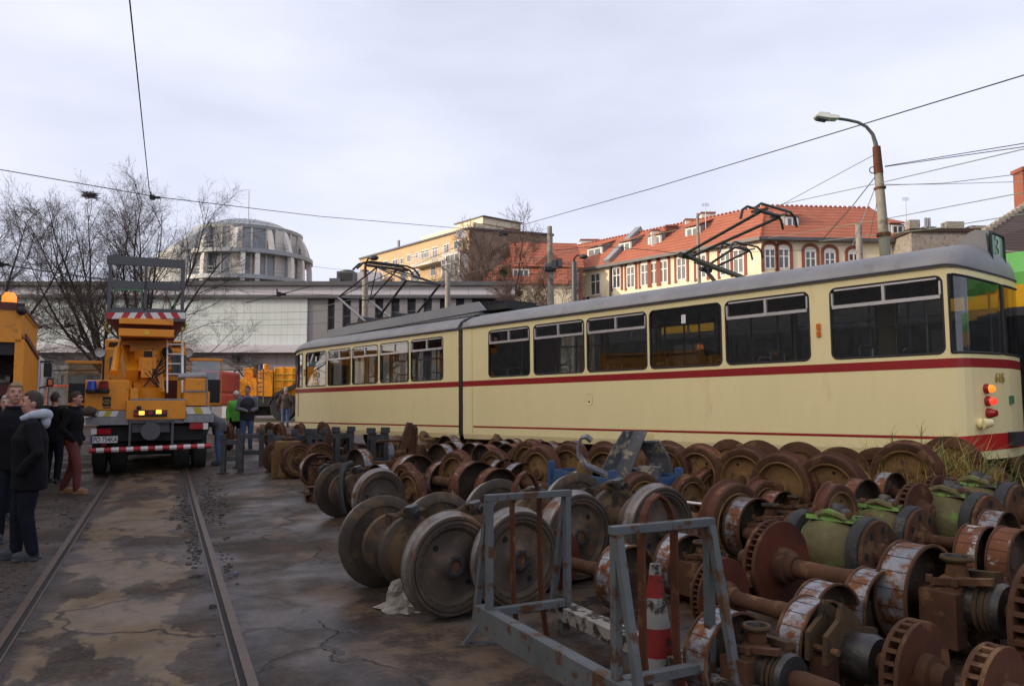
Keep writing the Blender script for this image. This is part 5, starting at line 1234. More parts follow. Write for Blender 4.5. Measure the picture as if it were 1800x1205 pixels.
# ================================================================== BUILDINGS BEHIND THE YARD
class Facade:
    """a wall plane: e runs along it (left to right as seen from outside), n points out of it"""
    def __init__(s, o, e):
        s.o = V(o); s.e = V(e).normalized(); s.n = V((s.e.y, -s.e.x, 0))
        s.T = Matrix(((s.e.x, -s.n.x, 0, s.o.x), (s.e.y, -s.n.y, 0, s.o.y), (0, 0, 1, s.o.z), (0, 0, 0, 1)))   # y = inwards
    def pix(s, u, v):
        """along and height on this wall at a pixel"""
        Y = s.o.y
        for _ in range(200):
            p = at(u, v, Y); d = (p - s.o).dot(s.n)
            if abs(d) < 1e-4: break
            q = at(u, v, Y + 1); k = (q - p).dot(s.n)
            Y -= d / k if abs(k) > 1e-6 else 0
        p = at(u, v, Y); return (p - s.o).dot(s.e), p.z
def add_window(F, parent, a0, a1, z0, z1, fr='white_paint', cols=2, rows=1, sill=True, arch=0.0, ft=0.07, name='window', surround=None):
    m = MB(); T = F.T
    m.box(a0, a0 + ft, -.05, .02, z0, z1, 0, T); m.box(a1 - ft, a1, -.05, .02, z0, z1, 0, T); m.box(a0 + ft, a1 - ft, -.05, .02, z0, z0 + ft, 0, T); m.box(a0 + ft, a1 - ft, -.05, .02, z1 - ft, z1, 0, T)
    for i in range(1, cols): x = a0 + (a1 - a0) * i / cols; m.box(x - ft * .5, x + ft * .5, -.04, .0, z0 + ft, z1 - ft, 0, T)
    for i in range(1, rows): z = z0 + (z1 - z0) * (i / rows + .12); m.box(a0 + ft, a1 - ft, -.042, .0, z - ft * .4, z + ft * .4, 0, T)
    if arch:
        c = (a0 + a1) / 2; r = (a1 - a0) / 2; n = 10
        m.add([T @ V((c + r * math.cos(PI * k / n), y, z1 + arch * math.sin(PI * k / n))) for y in (-.05, .02) for k in range(n + 1)], [tuple(range(n + 1))] + [(k, k + 1, n + 2 + k, n + 1 + k) for k in range(n)])
    w_ = m.build(name, fr, parent, True)
    m = MB(); m.box(a0 + ft, a1 - ft, -.012, .01, z0 + ft, z1 - ft, 0, T); p_ = m.build('pane', 'pane', w_); 
    p_.data.transform(Matrix.Translation(-parent.location))
    if surround:
        m = MB(); s_ = surround[1]
        m.box(a0 - s_, a0 - .01, -.06, .02, z0 - .2, z1 + .05, 0, T); m.box(a1 + .01, a1 + s_, -.06, .02, z0 - .2, z1 + .05, 0, T)
        c = (a0 + a1) / 2; r = (a1 - a0) / 2 + s_; n = 10; r2 = (a1 - a0) / 2
        vs = [T @ V((c + q * math.cos(PI * k / n), -.06, z1 + .05 + (arch + (s_ if q == r else 0.0)) * math.sin(PI * k / n) * 1.0)) for q in (r, r2) for k in range(n + 1)]
        m.add(vs, [(k, k + 1, n + 2 + k, n + 1 + k) for k in range(n)])
        o = m.build('surround', surround[0], w_); o.data.transform(Matrix.Translation(-parent.location))
    elif sill:
        m = MB(); m.box(a0 - .08, a1 + .08, -.12, -.05, z0 - .08, z0, 0, T); o = m.build('sill', 'stone_pale', w_); o.data.transform(Matrix.Translation(-parent.location))
    return w_
# ---------------------------------------------- low mall building with glass tile wall
YM = 52.0
mo = V((-12, YM, 0)); mall = thing('shopping_building', 'long low pale building with a tiled wall and lilac fascia behind the yard', 'building', mo)
X = lambda u: at(u, 560, YM).x
ZM = lambda v: at(560, v, YM).z
xl, xr = -60.0, X(905)
m = MB(); m.box(xl, X(540), YM, YM + 20, ZM(608), ZM(523)); m.build('tiled_wall', 'glass_tiles', mall, True)
m = MB(); m.box(xl, xr, YM - .15, YM + 20, ZM(523), ZM(503)); m.build('fascia', 'lilac_tiles', mall, True)
m = MB(); m.box(xl, xr, YM - .5, YM + 20.2, ZM(503), ZM(496)); m.box(xl, xr, YM - .35, YM - .15, ZM(524.5), ZM(519)); m.build('parapet', 'dark_metal', mall, True)
m = MB(); m.box(xl, X(540), YM - .6, YM, ZM(620), ZM(609)); m.box(xl, X(540), YM - .3, YM, ZM(609), ZM(606)); m.build('canopy_ledge', 'lilac_panel', mall, True)
m = MB(); m.box(xl, X(540), YM + .3, YM + 20, ZM(644), ZM(620)); m.build('grey_panels', 'grey_tiles', mall, True)
m = MB(); m.box(xl, X(540), YM + .25, YM + 20, ZM(649), ZM(644)); m.box(xl, X(540), YM + .4, YM + 20, 0, ZM(649)); m.build('plinth_wall', 'grey_panel', mall, True)
m = MB(); m.box(X(391), X(446), YM + .34, YM + .4, 0.3, ZM(650)); m.box(X(391), X(446), YM + .33, YM + .34, ZM(690), ZM(689)); m.build('white_gate', 'lilac_panel', mall, True)
m = MB(); m.box(X(410), X(420), YM - .1, YM + .3, ZM(636), ZM(624)); m.build('floodlight', 'black', mall, True)
m = MB(); m.box(X(540), X(575), YM + .1, YM + 20, 0, ZM(523)); m.build('corner_panel', 'grey_panel', mall, True)
m = MB(); m.box(X(575), xr, YM + .6, YM + 20, 0, ZM(523)); m.build('recessed_glazing', 'dark_panel', mall, True)
for i in range(9):
    u = 588 + i * 28.5; m = MB(); m.box(X(u), X(u + 14), YM - .02, YM + .6, 0, ZM(524)); m.build('pilaster', 'grey_panel', mall, True)
cu_ = thing('rooftop_unit', 'dark ventilation unit on the flat roof beside the pantograph', 'ventilation unit', at(610, 497, YM + 6)); m = MB(); p = cu_.location; m.box(-.65, .65, -.6, .6, -.2, .78); m.lathe([(.5, .78), (.5, .9), (0, .92)], 20, 0, Matrix.Translation((0, 0, 0))); m.build('casing', 'dark_metal', cu_)
m = MB()
for i in range(5): m.box(-.5, .5, -.63, -.6, -.05 + i * .15, .05 + i * .15)
m.build('louvre', 'black', cu_)
cu2 = thing('rooftop_unit', 'pale low ventilation box on the flat roof right of the dark unit', 'ventilation unit', at(645, 497, YM + 8)); m = MB(); m.box(-1.1, 1.1, -.6, .6, -.3, .75); m.build('casing', 'lilac_panel', cu2)
m = MB(); m.lathe([(.35, .75), (.35, .95), (.3, 1.0), (0, 1.0)], 16, 0, Matrix.Translation((-.2, 0, 0))); m.build('fan_cowl', 'dark_metal', cu2)
cu3 = thing('skylight', 'small pale skylight dome on the flat roof left of the dark unit', 'skylight', at(566, 498, YM + 5)); m = MB(); m.lathe([(.5, -.2), (.5, .02), (.4, .1), (0, .16)], 16); m.build('dome', 'stone_pale', cu3)
m = MB(); m.box(.6, 1.4, -.3, .3, -.2, .35); m.build('vent_stub', 'dark_metal', cu3)
# ---------------------------------------------- domed rotunda
YD = 85.0
dc = at(434, 497, YD); R0 = 115 / F_PX * YD * 1.0
dome = thing('rotunda', 'round domed building with pale curved ribs and a zinc cap behind the mall', 'building', V((dc.x, dc.y, 0)))
ZD = lambda v: at(434, v, YD).z
zb, zt_, zm = ZD(500) - 6, ZD(413), ZD(457)
sph = lambda z: R0 * max(0.0, 1 - abs((z - ZD(500)) / (ZD(384) - ZD(500))) ** 2.7) ** (1 / 2.7)
m = MB(); cap = [(sph(zt_) + .15, zt_ - .35), (sph(zt_) + .2, zt_)]
for k in range(1, 13): f = (k / 12) ** .5; z = zt_ + (ZD(390) - zt_) * f * .995; cap.append((R0 * .985 * max(0, 1 - abs((z - ZD(500)) / (ZD(390) - ZD(500))) ** 2.5) ** (1 / 2.5), z))
cap.append((0, ZD(390))); m.lathe(cap, 64, 0); 
m.build('dome_cap', 'zinc', dome)
m = MB()
for k in range(56):
    a = 2 * PI * k / 56; m.tube([(r * math.cos(a), r * math.sin(a), z + .0) for r, z in cap[1:-2]], .035, 4)
m.build('cap_seams', 'zinc', dome)
Rd = R0 * .8
D('drum_glass', (0.3, 0.32, 0.34), (0.18, 0.19, 0.2), .3, .08)
m = MB(); m.lathe([(Rd, 0), (Rd, zt_)], 48); m.build('drum', 'drum_glass', dome)
m = MB()
for k in range(24):
    a = 2 * PI * (k + .5) / 24; Tm = Matrix.Rotation(a, 4, 'Z'); wdt = (.6 if k % 3 == 0 else .08)
    m.box(Rd, Rd + .12, -wdt, wdt, zb, zt_, 0, Tm)
m.build('drum_piers', 'stone_pale', dome)
for z, r in ((zm, sph(zm) + .05), (ZD(500), R0 + .1)):
    m = MB(); m.lathe([(Rd - .2, z - .3), (r, z - .3), (r, z + .12), (Rd - .2, z + .12)], 64); m.build('balcony_ring', 'zinc', dome)
    m = MB()
    for q in (.5, .9): m.lathe([(r - .5, z + q), (r - .5, z + q + .05)], 48)
    m.build('balcony_rail', 'alu', dome)
rsd = random.Random(5)
angs = [(-PI / 2 + math.radians(d)) for d in range(-160, 190, 24)]
for j, (za, zb_) in enumerate(((zm + .12, zt_ - .2), (ZD(508), zm - .3))):
    for i, a in enumerate(angs):
        a2 = a + (0.03 if j else 0) + rsd.uniform(-.16, .16); m = MB(); Tm = Matrix.Rotation(a2, 4, 'Z'); n = 6
        vs, fs = [], []
        for k in range(n + 1):
            z = za + (zb_ - za) * k / n; r = sph(z) - .15
            for rr, yy in ((r - .55, -.22), (r, -.22), (r, .22), (r - .55, .22)): vs.append((rr, yy, z))
        for k in range(n):
            for q in range(4): fs.append((k * 4 + q, k * 4 + (q + 1) % 4, k * 4 + 4 + (q + 1) % 4, k * 4 + 4 + q))
        fs += [(3, 2, 1, 0), tuple(n * 4 + q for q in range(4))]
        m.add(vs, fs, 0, False, Tm); m.build('rib', 'stone_white', dome)
# sloping spiral roof sweeping down to the left
m = MB(); vs, fs = [], []; n = 22; q = 6
for k in range(n + 1):
    f = k / n; a = -PI / 2 - math.radians(20) - f * math.radians(135)
    top_r, top_z = sph(zt_) * (1 - .1 * f), zt_ + .2
    out_r = sph(zt_) + .3 + f * R0 * 1.5; out_z = zt_ - .1 - (zt_ - ZD(503)) * min(1, f * 1.5) ** .8
    for i in range(q + 1):
        g_ = i / q; r = top_r + (out_r - top_r) * g_; z = top_z + (out_z - top_z) * (g_ ** .8); vs.append((r * math.cos(a), r * math.sin(a), z))
for k in range(n):
    for i in range(q): fs.append((k * (q + 1) + i, k * (q + 1) + i + 1, (k + 1) * (q + 1) + i + 1, (k + 1) * (q + 1) + i))
nb = len(vs)
for k in range(n + 1): p_ = vs[k * (q + 1) + q]; vs.append((p_[0], p_[1], ZD(520)))
for k in range(n): fs.append((k * (q + 1) + q, nb + k, nb + k + 1, (k + 1) * (q + 1) + q))
fs.append(tuple(range(q, -1, -1)) + (nb,)); fs.append(tuple(n * (q + 1) + i for i in range(q + 1)) + (nb + n,))
m.add(vs, fs, 0, True); m.build('spiral_roof', 'zinc', dome)
m = MB(); m.tube([(0, 0, ZD(391)), (0, 0, ZD(335))], .04, 5); m.build('mast', 'alu', dome)
# ---------------------------------------------- yellow apartment house
yc = at(825, 402, 90.0); ZY = yc.z
LE = V((-.637, .77, 0)).normalized()
Fl = Facade((yc.x, yc.y, 0) , -LE)                      # its long sunny side; runs left to right
Fr = Facade((yc.x, yc.y, 0), (.94, .34, 0))
yel = thing('apartment_house', 'yellow brick apartment house with balconies and a stepped top floor', 'building', V((yc.x, yc.y, 0)))
L1, L2 = 26.0, 10.5
cz = -1e-3
b0, b1, b2 = V((yc.x, yc.y, 0)), V((yc.x, yc.y, 0)) + LE * L1, V((yc.x, yc.y, 0)) + Fr.e * L2
b3 = b2 + LE * L1
def quad(m, p, q, z0, z1, mi=0): m.add([(p.x, p.y, z0), (q.x, q.y, z0), (q.x, q.y, z1), (p.x, p.y, z1)], [(0, 1, 2, 3)], mi)
m = MB(); quad(m, b1, b0, 0, ZY); quad(m, b2, b3, 0, ZY); quad(m, b3, b1, 0, ZY); m.build('long_wall', 'brick_yellow', yel, True)
m = MB(); quad(m, b0, b2, 0, ZY); o = m.build('gable_wall', 'brick_yellow_shaded', yel, True)
m = MB(); m.add([(p.x, p.y, ZY - .2) for p in (b0, b2, b3, b1)], [(0, 1, 2, 3)])
for p, q in ((b0, b1), (b0, b2), (b2, b3)): m.bar((p.x, p.y, ZY + .05), (q.x, q.y, ZY + .05), .5, .2)
m.build('flat_roof', 'dark_metal', yel, True)
def block(parent, name, mats, F, a0, a1, d0, d1, z0, z1): m = MB(); m.box(a0, a1, d0, d1, z0, z1, 0, F.T); return m.build(name, mats, parent, True)
block(yel, 'penthouse', 'plaster_cream', Fl, -13.5, -2.2, 2.2, 8.5, ZY, ZY + 1.5)
block(yel, 'penthouse_tower', 'plaster_cream', Fl, -7.5, -2.0, 3.5, 9.5, ZY + 1.5, ZY + 2.3)
block(yel, 'penthouse_roof', 'dark_metal', Fl, -7.8, -1.7, 3.3, 9.7, ZY + 2.3, ZY + 2.42)
ch = block(yel, 'chimney', 'brick_red', Fl, -20, -19.2, 2, 2.8, ZY, ZY + .8); m = MB(); m.tube([Fl.T @ V((-19.6, 2.4, ZY + .8)), Fl.T @ V((-19.6, 2.4, ZY + 2.0))], .22, 8); o = m.build('flue', 'alu', ch); o.data.transform(Matrix.Translation(-yel.location))
block(yel, 'roof_stack', 'brick_red', Fr, 5.0, 7.0, 2, 3, ZY, ZY + .9)
for (u0, v0, u1, v1, c) in ((690, 457, 700, 468, 2), (704, 454, 709, 464, 1), (716, 448, 723, 460, 2), (731, 444, 736, 454, 1), (740, 441, 755, 452, 2), (760, 435, 770, 452, 2), (780, 430, 790, 456, 2), (798, 424, 813, 436, 2),
        (722, 476, 738, 500, 2), (704, 480, 716, 496, 1), (757, 470, 767, 484, 1), (781, 466, 789, 478, 1), (686, 488, 691, 500, 1), (675, 459, 683, 466, 1)):
    a0, z1 = Fl.pix(u0, v0); a1, z0 = Fl.pix(u1, v1)
    add_window(Fl, yel, a0, a1, min(z0, z1 - .6), z1, 'white_paint', c, 1, False, name='window', ft=.09)
def balcony(u0, v0, u1, v1, vt0):
    a0, z0 = Fl.pix(u0, v0); a1, _ = Fl.pix(u1, v1); T = Fl.T; _, zt2 = Fl.pix(u0, vt0); h = 1.1
    m = MB(); m.box(a0, a1, -1.3, 0, z0 - .35, z0, 0, T); b_ = m.build('balcony', 'stone_pale', yel, True)
    m = MB(); n = int((a1 - a0) / .35)
    for i in range(n + 1): x = a0 + .05 + (a1 - a0 - .1) * i / n; m.box(x - .03, x + .03, -1.27, -1.23, z0, z0 + h, 0, T)
    m.box(a0, a1, -1.3, -1.22, z0 + h, z0 + h + .08, 0, T); m.box(a0, a0 + .06, -1.2, 0, z0 + h, z0 + h + .06, 0, T)
    o = m.build('balustrade', 'white_paint', b_); o.data.transform(Matrix.Translation(-yel.location))
balcony(737, 468, 800, 458, 445); balcony(640, 498, 690, 486, 476)
a0, z1 = Fl.pix(790, 456); a1, z0 = Fl.pix(824, 492)
block(yel, 'bay', 'stone_pale', Fl, a0, a1 - .1, -1.2, 0, z0 - 1.2, z1 + .5); Fb = Facade(Fl.T @ V((0, -1.2, 0)), Fl.e); add_window(Fb, yel, a0 + .2, a1 - .3, z0 + .3, z1 + .2, 'white_paint', 4, 2, False, ft=.1, name='bay_window')
m = MB(); d_ = at(811, 413, 88); m.lathe([(0, .0), (.5, .1), (.62, .25)], 18, 0, Matrix.Translation(d_) @ Matrix.Rotation(1.3, 4, 'X')); m.build('satellite_dish', 'white_paint', yel, True)
# ---------------------------------------------- red roofed tenement
rc_ = at(1338, 421, 60.0); ZE = rc_.z; base = V((rc_.x, rc_.y, 0))
RF = Facade(base, -LE); RR = Facade(base, (1.0, .09, 0))
red = thing('tenement', 'cream plastered tenement with brick window surrounds and a steep red tiled roof', 'building', base)
L1, L2, DP = 34.0, 13.5, 11.0
m = MB(); m.box(-L1, 0, 0, .3, 0, ZE, 0, RF.T); m.build('street_wall', 'plaster_cream', red, True)
m = MB(); m.box(0.0, L2, 0, .3, 0, ZE, 0, RR.T); m.build('side_wall', 'plaster_cream', red, True)
e0 = RF.T @ V((-L1, -.5, ZE)); e1 = base + (RF.n + RR.n).normalized() * .6 + V((0, 0, ZE)); e2 = RR.T @ V((L2, -.5, ZE))
hr = 3.7
r0 = RF.T @ V((-L1, 4.0, ZE + hr)); r2 = RR.T @ V((L2 - 2.2, 4.0, ZE + hr))
A_ = Matrix(((RF.e.x, -RR.e.x), (RF.e.y, -RR.e.y))); B_ = (RR.n * -4.0) - (RF.n * -4.0); s1 = A_.inverted() @ B_.to_2d()
r1 = base + RF.e * s1.x - RF.n * 4.0; r1.z = ZE + hr
k0 = r0 + V((8, 6, -hr)); k2 = r2 + V((2, 9, -hr))
m = MB(); m.add([e0, e1, r1, r0], [(0, 1, 2, 3)]); m.build('roof', 'tile_red', red, True)
m = MB(); m.add([e1, e2, r2, r1, r0, k0, k2], [(0, 1, 2, 3), (3, 2, 6, 5), (3, 5, 4)]); m.build('side_roof', 'tile_red', red, True)
m = MB(); m.add([e2, k2, r2], [(0, 1, 2)]); m.add([e2 - V((0, 0, ZE)), k2 - V((0, 0, ZE)), k2, e2], [(0, 1, 2, 3)]); m.build('end_wall', 'brick_dark', red, True)
for p, q in ((e1, r1), (r1, r2), (r0, r1)):
    m = MB(); n = int((q - p).length / .4)
    for i in range(n): c = p + (q - p) * (i + .5) / n; m.ball(c, .16, 6)
    m.build('ridge_tiles', 'tile_red', red, True)
m = MB(); m.bar(e0, e1, .3, .25); m.bar(e1, e2, .3, .25); m.build('gutter', 'dark_metal', red, True)
def roof_pt(F, a, dep): return F.T @ V((a, -.5 + dep * 4.5, ZE + hr * dep))
def dormer(F, u, v, wd, lab):
    q0, q1, q2 = roof_pt(F, 0, 0), roof_pt(F, 5, 0), roof_pt(F, 0, 1); nr = (q1 - q0).cross(q2 - q0)
    p0, p1 = at(u, v, 20), at(u, v, 90); P_ = p0 + (p1 - p0) * ((q0 - p0).dot(nr) / (p1 - p0).dot(nr))
    h = .62; T = Matrix.Translation(P_) @ F.T.to_3x3().to_4x4()
    m = MB(); w2 = wd / 2; bk = 2.1
    m.add([(-w2, -.1, -.55), (w2, -.1, -.55), (w2, -.1, h), (-w2, -.1, h), (-w2, bk, h + .75), (w2, bk, h + .75), (-w2, bk, -.5), (w2, bk, -.5)], [(0, 1, 2, 3), (0, 3, 4, 6), (1, 7, 5, 2)], 0, False, T)
    d_ = m.build('dormer', 'zinc', red, True)
    m = MB(); m.add([(-w2 - .12, -.35, h), (w2 + .12, -.35, h), (w2 + .12, bk, h + .85), (-w2 - .12, bk, h + .85), (-w2 - .12, -.35, h + .12), (w2 + .12, -.35, h + .12), (w2 + .12, bk, h + .97), (-w2 - .12, bk, h + .97)], [(0, 1, 2, 3), (4, 5, 6, 7), (0, 1, 5, 4), (1, 2, 6, 5), (3, 0, 4, 7)], 0, False, T)
    o = m.build('dormer_roof', 'tile_red', d_); o.data.transform(Matrix.Translation(-red.location))
    m = MB(); m.box(-w2 + .1, w2 - .1, -.16, -.1, -.3, h - .08, 0, T); m.box(-w2 + .25, w2 - .25, -.17, -.16, -.18, h - .2, 1, T); m.box(-.05, .05, -.18, -.17, -.18, h - .2, 0, T)
    o = m.build('dormer_window', ['white_paint', 'pane'], d_); o.data.transform(Matrix.Translation(-red.location))
for u, v, wd in ((1047, 446, 2.1), (1100, 437, 1.6), (1152, 426, 1.6), (1219, 411, 1.6)): dormer(RF, u, v, wd, '')
for u, v, wd in ((1391, 394, 1.2), (1576, 408, 1.2)): dormer(RR, u, v, wd, '')
for u, v0, v1, c in ((1084, 468, 500, 2), (1109, 466, 500, 2), (1134, 462, 496, 2), (1150, 459, 488, 2), (1166, 456, 486, 2), (1198, 450, 480, 2), (1233, 446, 478, 2), (1298, 436, 470, 2), (1275, 440, 474, 2)):
    a, z1 = RF.pix(u, v0); wd = 1.0; _, z0 = RF.pix(u, v1); add_window(RF, red, a - wd / 2, a + wd / 2, z1 - 2.05, z1 - .1, 'white_paint', 2, 2, False, .3, .1, surround=('brick_red', .26))
for u, v0 in ((1047, 480), (1016, 486), (1060, 520), (1030, 520)):
    a, z1 = RF.pix(u, v0); add_window(RF, red, a - .65, a + .65, z1 - 2.1, z1, 'white_paint', 2, 2, True, 0, .1)
for u, v0 in ((1353, 430), (1377, 430), (1424, 434), (1458, 436), (1500, 438)):
    a, z1 = RR.pix(u, v0); add_window(RR, red, a - .46, a + .46, z1 - 1.9, z1 - .3, 'white_paint', 2, 2, False, .28, .1, surround=('brick_red', .26))
m = MB(); a, z = RF.pix(1075, 500); m.tube([RF.T @ V((a, -.2, 4)), RF.T @ V((a, -.2, ZE - .2))], .09, 6); m.build('downpipe', 'dark_metal', red, True)
# fire wall rising through the roof and chimneys
p0 = RF.T @ V((RF.pix(1070, 462)[0], -.2, ZE)); p1 = p0 + (r0 - e0) * 1.02 - V((0, 0, 0))
m = MB(); m.bar(p0 + V((0, 0, .3)), p1 + V((0, 0, .3)), .7, .7); m.build('fire_wall', 'zinc', red, True)
for u, v, w_, h, mt in ((1037, 424, 1.9, 1.6, 'chimney_white'), (1181, 392, 1.0, .8, 'brick_dark'), (1220, 383, 1.5, 1.0, 'chimney_white'), (1245, 376, 1.2, 1.5, 'chimney_white'), (1133, 404, .8, .7, 'chimney_white'), (1152, 400, .7, .8, 'chimney_white'), (1392, 368, .8, .8, 'chimney_white'), (1106, 409, .6, .6, 'brick_red')):
    c = at(u, v, 70 if u > 1150 else 82); m = MB(); m.box(c.x - w_ / 2, c.x + w_ / 2, c.y, c.y + .8, c.z - 2.2, c.z + h * .5 - .7); cm = m.build('chimney', mt, red, True)
    m = MB(); m.box(c.x - w_ / 2 - .08, c.x + w_ / 2 + .08, c.y - .08, c.y + .88, c.z + h * .5 - .7, c.z + h * .5 - .56); o = m.build('chimney_cap', 'brick_red', cm); o.data.transform(Matrix.Translation(-red.location))
m = MB()
for u, v in ((1240, 362), (1592, 352)):
    c = at(u, v, 66); m.tube([c + V((0, 0, -2)), c + V((0, 0, .3))], .03, 5)
    for k in range(3): m.tube([c + V((-.3, 0, -.1 * k + .2)), c + V((.3, 0, -.1 * k + .2))], .02, 4)
m.build('aerial', 'alu', red, True)
# ---------------------------------------------- smaller brick house with red roof, left of it
sb = at(985, 500, 72.0); small = thing('brick_house', 'smaller house with red brick gable bands behind the bare trees', 'house', V((sb.x, sb.y, 0)))
SF = Facade((sb.x, sb.y, 0), (1, .12, 0))
zs = at(985, 470, 72).z
m = MB(); m.box(-4.2, 2.0, 0, 6, 0, zs, 0, SF.T); m.build('wall', 'plaster_cream', small, True)
m = MB()
for x in (-2.6, -1.6, -.2, .7, 1.9, -4.1): m.box(x - .18, x + .18, -.1, 0, 0, zs, 0, SF.T)
m.box(-4.2, 2, -.08, 0, zs - 2.3, zs - 2.0, 0, SF.T); m.add([SF.T @ V(p) for p in ((-2.6, -.12, zs), (.8, -.12, zs), (-.9, -.12, zs + 1.5))], [(0, 1, 2)])
m.build('brick_bands', 'brick_red', small, True)
for a in (-2.1, -.9, .2, 1.3, -3.4):
    add_window(SF, small, a - .4, a + .4, zs - 1.9, zs - .5, 'white_paint', 2, 2, False, .2); add_window(SF, small, a - .4, a + .4, zs - 4.4, zs - 3.0, 'white_paint', 2, 2, False, .2)
m = MB(); T = SF.T; m.add([T @ V(p) for p in ((-4.5, -.4, zs), (2.2, -.4, zs), (2.2, 3, zs + 2.9), (-4.5, 3, zs + 2.9))], [(0, 1, 2, 3)]); m.add([T @ V(p) for p in ((-4.5, 6.4, zs), (2.2, 6.4, zs), (2.2, 3, zs + 2.9), (-4.5, 3, zs + 2.9))], [(0, 3, 2, 1)]); m.build('roof', 'tile_red', small, True)
sb2 = at(935, 505, 70.0); lo = thing('annexe', 'low annexe with a steep red tiled roof and one dormer window behind the bare tree', 'house', V((sb2.x, sb2.y, 0))); SF2 = Facade((sb2.x, sb2.y, 0), (1, .05, 0)); z2 = at(935, 500, 70).z
m = MB(); m.box(-5, 4, 0, 6, 0, z2, 0, SF2.T); m.build('wall', 'plaster_cream', lo, True)
m = MB(); T = SF2.T; m.add([T @ V(p) for p in ((-5, -.4, z2), (4, -.4, z2), (3.5, 3, z2 + 3), (-2, 3, z2 + 3))], [(0, 1, 2, 3)]); m.build('roof', 'tile_red', lo, True)
add_window(Facade(SF2.T @ V((0, .6, 0)), SF2.e), lo, -1.7, -.2, z2 + .5, z2 + 1.5, 'white_paint', 3, 1, False, ft=.12, name='dormer_window')
# ---------------------------------------------- dark tiled roofs at the right edge
bo = at(1745, 430, 42.0); dk = thing('old_house', 'old house with a dark brown tiled hip roof at the right edge', 'house', V((bo.x, bo.y, 0)))
p = [at(1690, 432, 42), at(1860, 360, 42), at(1990, 440, 42)]
m = MB(); b_ = [at(1690, 432, 40), at(2000, 462, 40), at(1990, 350, 46), at(1812, 355, 46)]
m.add([V(q) for q in b_], [(0, 1, 2, 3)]); m.add([b_[0], b_[3], b_[3] + V((-1, 6, -3)), b_[0] + V((-1, 8, 0))], [(0, 3, 2, 1)]); m.build('roof', 'tile_dark', dk, True)
m = MB(); q0, q1 = b_[0], b_[3]
for i in range(16): c = q0 + (q1 - q0) * (i + .5) / 16; m.box(c.x - .22, c.x + .16, c.y - .2, c.y + .2, c.z - .1, c.z + .08, 0)
m.build('hip_tiles', 'concrete', dk, True)
m = MB(); c = b_[0]; m.box(c.x, c.x + 9, c.y + 1.2, c.y + 8, 0, c.z - .1); m.build('wall', 'plaster_cream', dk, True)
m = MB(); c = at(1799, 300, 50); m.box(c.x - .05, c.x + 1.2, c.y, c.y + 1, c.z - 5, c.z); m.box(c.x - .15, c.x + 1.3, c.y - .1, c.y + 1.1, c.z, c.z + .25); m.build('chimney', 'brick_red', dk, True)
bo = at(1650, 420, 58.0); dk2 = thing('old_house', 'dark flat roofed old house with chimney stubs between the tenement and the right edge', 'house', V((bo.x, bo.y, 0)))
m = MB(); a_, b_ = at(1602, 424, 58), at(1800, 432, 58); m.box(a_.x, b_.x, 58, 66, 0, at(1650, 408, 58).z); m.build('wall', 'concrete', dk2, True)
m = MB(); m.box(a_.x - .2, b_.x, 57.8, 66.2, at(1650, 408, 58).z, at(1650, 402, 58).z); m.build('roof', 'tile_dark', dk2, True)
for u, w_, v in ((1608, .8, 386), (1635, 1.0, 398), (1679, 1.4, 389), (1720, 1.2, 396)):
    c = at(u, v, 60); m = MB(); m.box(c.x - w_ / 2, c.x + w_ / 2, 60, 60.8, c.z - 2, c.z); m.build('chimney', 'concrete', dk2, True)
for u in (1627, 1633): m = MB(); c = at(u, 383, 60); m.tube([c, c - V((0, 0, 2))], .11, 6); m.build('flue', 'alu', dk2, True)
# ---------------------------------------------- added block, out of view left of the frame: keeps the low sun off the yard
blocker = thing('sun_blocker', 'unseen grey block added left of the yard to shade it', 'building', V((-21, -3, 0)))
m = MB(); m.box(-26, -17.5, -45, 24, 0, 11.0); m.build('wall', 'concrete', blocker, True)
m = MB(); m.box(-26.3, -17.2, -45.3, 24.3, 11.0, 11.4); m.build('roof', 'dark_metal', blocker, True)

